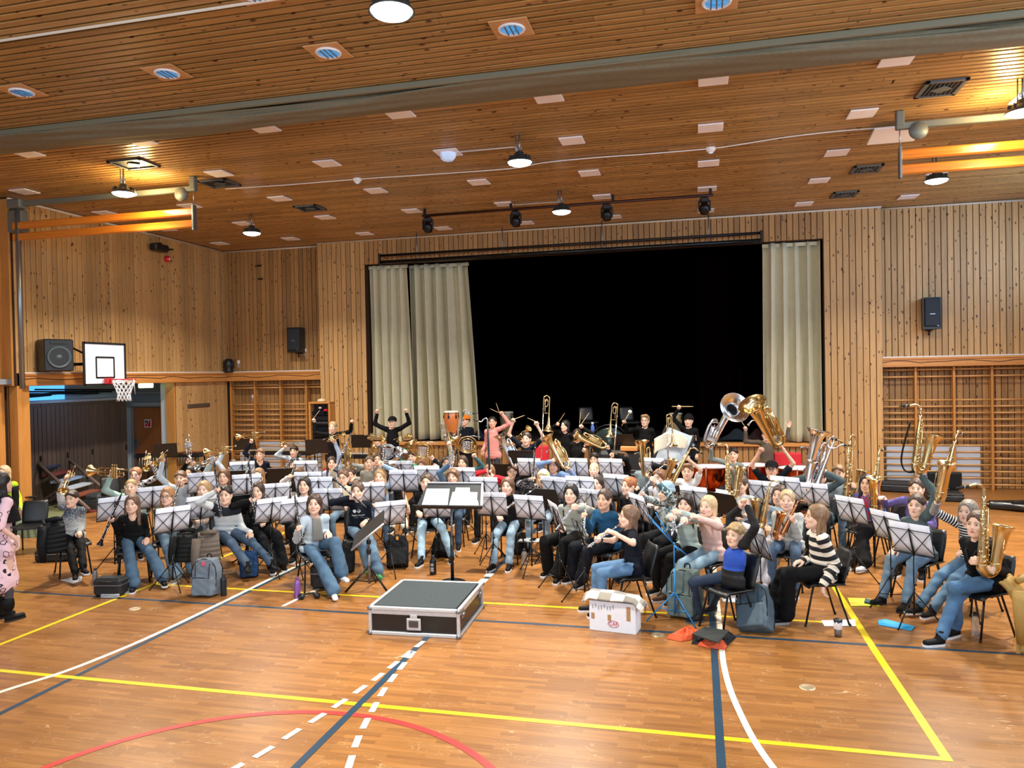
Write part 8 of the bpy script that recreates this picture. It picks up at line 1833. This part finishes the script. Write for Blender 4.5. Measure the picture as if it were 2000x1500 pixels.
def conga(px, py0, py1, Y, col, label, zb=0.0, stand_=True):
 t, bt = PY(px, py0, Y), PY(px, py1, Y); h_ = t.z - bt.z; rad = h_ * .27; r = empty('conga_drum', (t.x, Y, bt.z)); tag(r, label, 'drum', 'conga drums'); m = wood('drum_' + col[1:], col, col, 'Z', .25, 0, .05, coat=.4)
 b = MB(); b.lathe([(rad * .66, 0), (rad * .8, h_ * .2), (rad * 1.0, h_ * .5), (rad * 1.06, h_ * .7), (rad, h_ * .95), (rad * .95, h_)], None, 30); b.build('shell', m, r)
 b = MB(); b.lathe([(rad * .98, h_ - .03), (rad * 1.03, h_ - .02), (rad * .95, h_ + .005), (0, h_ + .008)], None, 30); b.torus((0, 0, h_ - .02), rad * 1.04, .012, None, 30, 6); b.build('drum_head', mat('hide', '#ded6c4', .6), r)
 for k in range(6):
  a = k * pi / 3 + .5; c, s_ = cos(a), sin(a); b = MB(); b.box((rad * 1.06 * c, rad * 1.06 * s_, h_ * .78), (.03, .03, .06), R=Matrix.Rotation(a, 3, 'Z')); b.tube((rad * 1.07 * c, rad * 1.07 * s_, h_ * .78), (rad * 1.05 * c, rad * 1.05 * s_, h_), .006, 5); b.build('tuning_lug', BLACKM, r)
 if stand_:
  z0 = bt.z
  for k in range(3):
   a = k * 2 * pi / 3; b = MB(); b.sweep([(rad * .8 * cos(a), rad * .8 * sin(a), h_ * .25), (rad * .9 * cos(a), rad * .9 * sin(a), -z0 * .6), (rad * 1.5 * cos(a), rad * 1.5 * sin(a), -z0 + .01)], .014, 7); b.build('stand_leg', BLACKM, r)
 return r
conga(881, 803, 853, 15.2, '#c0703a', 'big orange brown conga drum on a black stand beside the curtain')
conga(989, 795, 842, 19.0, '#8a7d5c', 'olive beige conga drum standing on the dark stage', stand_=False).location.z = LIP
conga(1319, 797, 842, 19.0, '#a3906a', 'beige conga drum on the stage behind the beanie drummer', stand_=False).location.z = LIP
BARW = wood('rosewood', '#7a3c2a', '#5c2a1c', 'Y', .4, 0, .15);
def mallets(px, py, Y, w_, n, m, label, name='marimba', tubes=True, yaw=0):
 q = PY(px, py, Y); h_ = .86; r = empty(name, (q.x, Y, 0), radians(yaw)); tag(r, label, 'percussion', 'mallet instruments')
 b = MB(); b.box((0, -.22, h_ - .05), (w_, .03, .08)); b.box((0, .22, h_ - .05), (w_ * .9, .03, .08)); b.box((-w_ / 2, 0, h_ - .05), (.04, .5, .1)); b.box((w_ / 2, 0, h_ - .05), (.04, .4, .1)); b.build('frame', BLACKP, r)
 for i in range(n): b = MB(); b.box((-w_ / 2 + (i + .5) * w_ / n, -.02, h_ + .01), (w_ / n * .8, .36 - .12 * i / n, .018), ch=.004); b.build('bar', m, r)
 if tubes:
  for i in range(n): b = MB(); l_ = .45 - .3 * i / n; b.tube((-w_ / 2 + (i + .5) * w_ / n, -.12, h_ - .04), (-w_ / 2 + (i + .5) * w_ / n, -.12, h_ - .04 - l_), w_ / n * .34, 10); b.build('resonator', mat('resonator', '#8d8478', .35, .8), r)
 for sx in (-1, 1):
  for sy in (-1, 1): b = MB(); b.sweep([(sx * w_ * .47, sy * .2, h_ - .08), (sx * w_ * .47, sy * .22, .03)], .018, 7); b.build('leg', BLACKM, r)
mallets(335, 905, 15.6, 1.55, 22, BARW, 'dark marimba with tube resonators in front of the pine panel', yaw=8); mallets(555, 897, 16.3, 1.5, 24, mat('glock_bar', '#cfc8b0', .3, .6), 'long mallet instrument with pale bars before the wall bars', 'glockenspiel', False); mallets(690, 905, 15.7, 1.1, 18, mat('vibe_bar', '#d6d8dc', .25, .8), 'silver barred vibraphone below the black dressed drummer', 'vibraphone', False)
a_, c_ = PY(605, 787, YS - .3), PY(645, 868, YS - .3); w_, h_ = c_.x - a_.x, a_.z - c_.z; r = empty('equipment_cupboard', ((a_.x + c_.x) / 2 - .02, YS - .16, c_.z)); tag(r, 'pine framed cupboard with black audio equipment beside the stage wall', 'cupboard')
b = MB(); [b.box((s_ * w_ / 2, 0, h_ / 2), (.05, .26, h_)) for s_ in (-1, 1)]; b.box((0, 0, h_), (w_ + .05, .28, .05)); b.box((0, 0, 0), (w_ + .05, .28, .05)); b.build('wood_frame', W_BEAMZ, r)
b = MB(); b.box((0, .09, h_ / 2), (w_, .05, h_)); b.build('back', BLACKP, r)
for i in range(6): b = MB(); b.box((0, .0, h_ * (.1 + .13 * i)), (w_ * .86, .14, h_ * .1), ch=.006); b.build('rack_unit', mat('rack%d' % (i % 3), ('#14161a', '#23272c', '#101a2a')[i % 3], .3, .4), r)
b = MB(); [b.box((-w_ * .36 + i * w_ * .08, -.075, h_ * .52), (.02, .01, .05)) for i in range(10)]; o = b.build('fader', GREYM, r); o['kind'] = 'stuff'; b = MB(); b.box((.13, -.04, h_ * .78), (.10, .06, .14), ch=.02); b.build('red_unit', REDH, r); b = MB(); b.box((-.02, -.04, h_ * .88), (.07, .03, .04)); b.build('label_plate', WHITE, r); b = MB(); b.lathe([(0, 0), (.12, 0), (.09, .05), (0, .08)], M4((0, 0, h_ + .03)), 14); b.build('fan_cap', mat('cream_cap', '#e8d0a8', .5), r)
q = PY(1312, 885, 15.2); r = empty('slanted_panel', (q.x, 15.2, q.z)); tag(r, 'pale grey panel tilted in a black frame behind the downward trombone', 'panel')
T = Matrix.Rotation(radians(22), 4, 'Y') @ Matrix.Rotation(radians(-12), 4, 'X'); b = MB(); b.box((0, 0, 0), (.52, .03, .92), ch=.01); b.build('panel', mat('pale_panel', '#b9c8d4', .5), r, T); b = MB(); [b.box((s_ * .29, 0, 0), (.06, .06, 1.0), ch=.02) for s_ in (-1, 1)]; b.build('black_edge', BLACKP, r, T); b = MB(); [b.box((.33, -.03, z), (.05, .04, .06)) for z in (.3, .05, -.2)]; b.build('bracket', GREYM, r, T)
b = MB(); b.tube((0, .1, .2), (0, .3, -q.z + .01), .02); b.tube((-.2, .1, .0), (-.3, .3, -q.z + .01), .02); b.build('leg', BLACKM, r)
q = PY(1308, 858, 15.1); r = empty('towel', q); tag(r, 'cream white towel thrown over the top of the pale slanted panel', 'towel'); b = MB(); b.grid(lambda u, v: ((u - .5) * .62 + .05 * v, -.07 - .03 * sin(9 * u), .02 + .12 * sin(pi * u) + (v - 1) * (.32 - .1 * u) + .02 * sin(14 * u + 4 * v)), 24, 12, th=.02); b.build('cloth', cloth('#dcd8c8'), r); b = MB(); b.grid(lambda u, v: ((u - .5) * .6, .05 + .02 * sin(9 * u), .0 + .12 * sin(pi * u) + (v - 1) * .2), 20, 8, th=.02); b.build('rear_fold', cloth('#dcd8c8'), r)
def redchair(px, py, Y, label, yaw=0, w_=.55, h_=.5):
 q = PY(px, py, Y); m = mat('red_fabric', '#c01f2c', .7); r = empty('red_chair', (q.x, Y, 0), radians(yaw)); tag(r, label, 'chair', 'red padded chairs')
 b = MB(); b.box((0, .2, q.z), (w_, .09, h_), ch=.035); b.build('backrest', m, r); b = MB(); b.box((0, -.05, .47), (w_, .5, .1), ch=.03); b.build('seat', m, r)
 for sx in (-1, 1):
  for y in (-.25, .2): b = MB(); b.tube((sx * w_ * .42, y, .45), (sx * w_ * .45, y, .0), .014); b.build('leg', GREYM, r)
redchair(1540, 910, 15.9, 'red padded chair behind the timpani right of the cap'); redchair(1051, 890, 15.6, 'red padded chair behind the bare armed percussionist', w_=.4, h_=.4); redchair(636, 938, 13.9, 'red padded chair among the black desks on the left', w_=.3, h_=.45)
q = PY(1190, 868, 16.2); r = empty('gong', q); tag(r, 'large dark gong behind the sideways euphonium', 'gong'); F = Matrix.Rotation(pi / 2, 4, 'X'); b = MB(); b.lathe([(.36, -.03), (.37, .01), (.33, .03), (.12, .02), (.08, .05), (0, .055)], F, 40); b.build('disc', mat('gong_dark', '#2e3a36', .3, .7), r); b = MB(); b.torus((0, .05, 0), .42, .018, F.to_3x3(), 36, 7); b.tube((-.42, .05, 0), (-.42, .05, -q.z + .01), .018); b.tube((.42, .05, 0), (.42, .05, -q.z + .01), .018); b.build('frame', BLACKM, r)
softcase(1212, 905, .95, .4, 1.02, 0, 'black covered percussion table below the fair percussionist', name='covered_table', cat='table', handle=False).location = (PY(1215, 880, 15.3).x, 15.3, 0)
b = MB(); b.box((0, 0, 0), (.34, .25, .09), ch=.01); o = b.build('wood_block', W_BEAMX); o.location = PY(1229, 862, 15.2); o.location.z = 1.065; tag(o, 'pale wooden block lying on the black covered table', 'block')
for px, w_, lab, col in ((935, .5, 'dark blue bag on the stage edge behind the conga drum', '#1b2d48'), (1440, .9, 'grey blue coat heap on the stage edge left of the golden tuba', '#243444'), (1480, .7, 'maroon coat on the stage edge behind the golden tuba', '#3a1c20')):
 q = PY(px, 862, YS + .5); r = empty('coat_heap', (q.x, YS + .55, LIP)); tag(r, lab, 'coat', 'coats on the stage edge'); b = MB(); b.grid(lambda u, v: ((u - .5) * w_ * (1 - v * .3), (v - .5) * .3, .02 + .22 * sin(pi * u) * sin(pi * v) * (1 + .2 * sin(11 * u + 5 * v))), 22, 12); b.build('fabric', cloth(col), r); b = MB(); b.sweep([(-w_ * .4, -.12, .03), (0, -.16, .06), (w_ * .4, -.12, .03)], .03, 8); b.build('sleeve', cloth(col), r)
for px, lab in ((1150, 'dark chair standing on the stage left of centre'), (1230, 'dark chair standing on the stage behind the white mallet')):
 q = PY(px, 850, 18.3); o = copy_tree(ch0); o.location = (q.x, 18.3, LIP); o.rotation_euler = (0, 0, .4); tag(o, lab, 'chair', 'black shell chairs')
q = PY(1158, 840, 18.0); r = empty('bottle', (q.x, 17.95, LIP + .0)); tag(r, 'blue bottle standing on the stage', 'bottle', 'bottles on the floor'); b = MB(); b.lathe([(0, 0), (.05, 0), (.05, .3), (.03, .36), (.03, .38)], None, 16); b.build('body', mat('bottle_blue', '#5f7fd0', .3), r); b = MB(); b.lathe([(.032, .38), (.032, .42), (0, .42)], None, 12); b.build('cap', WHITE, r)
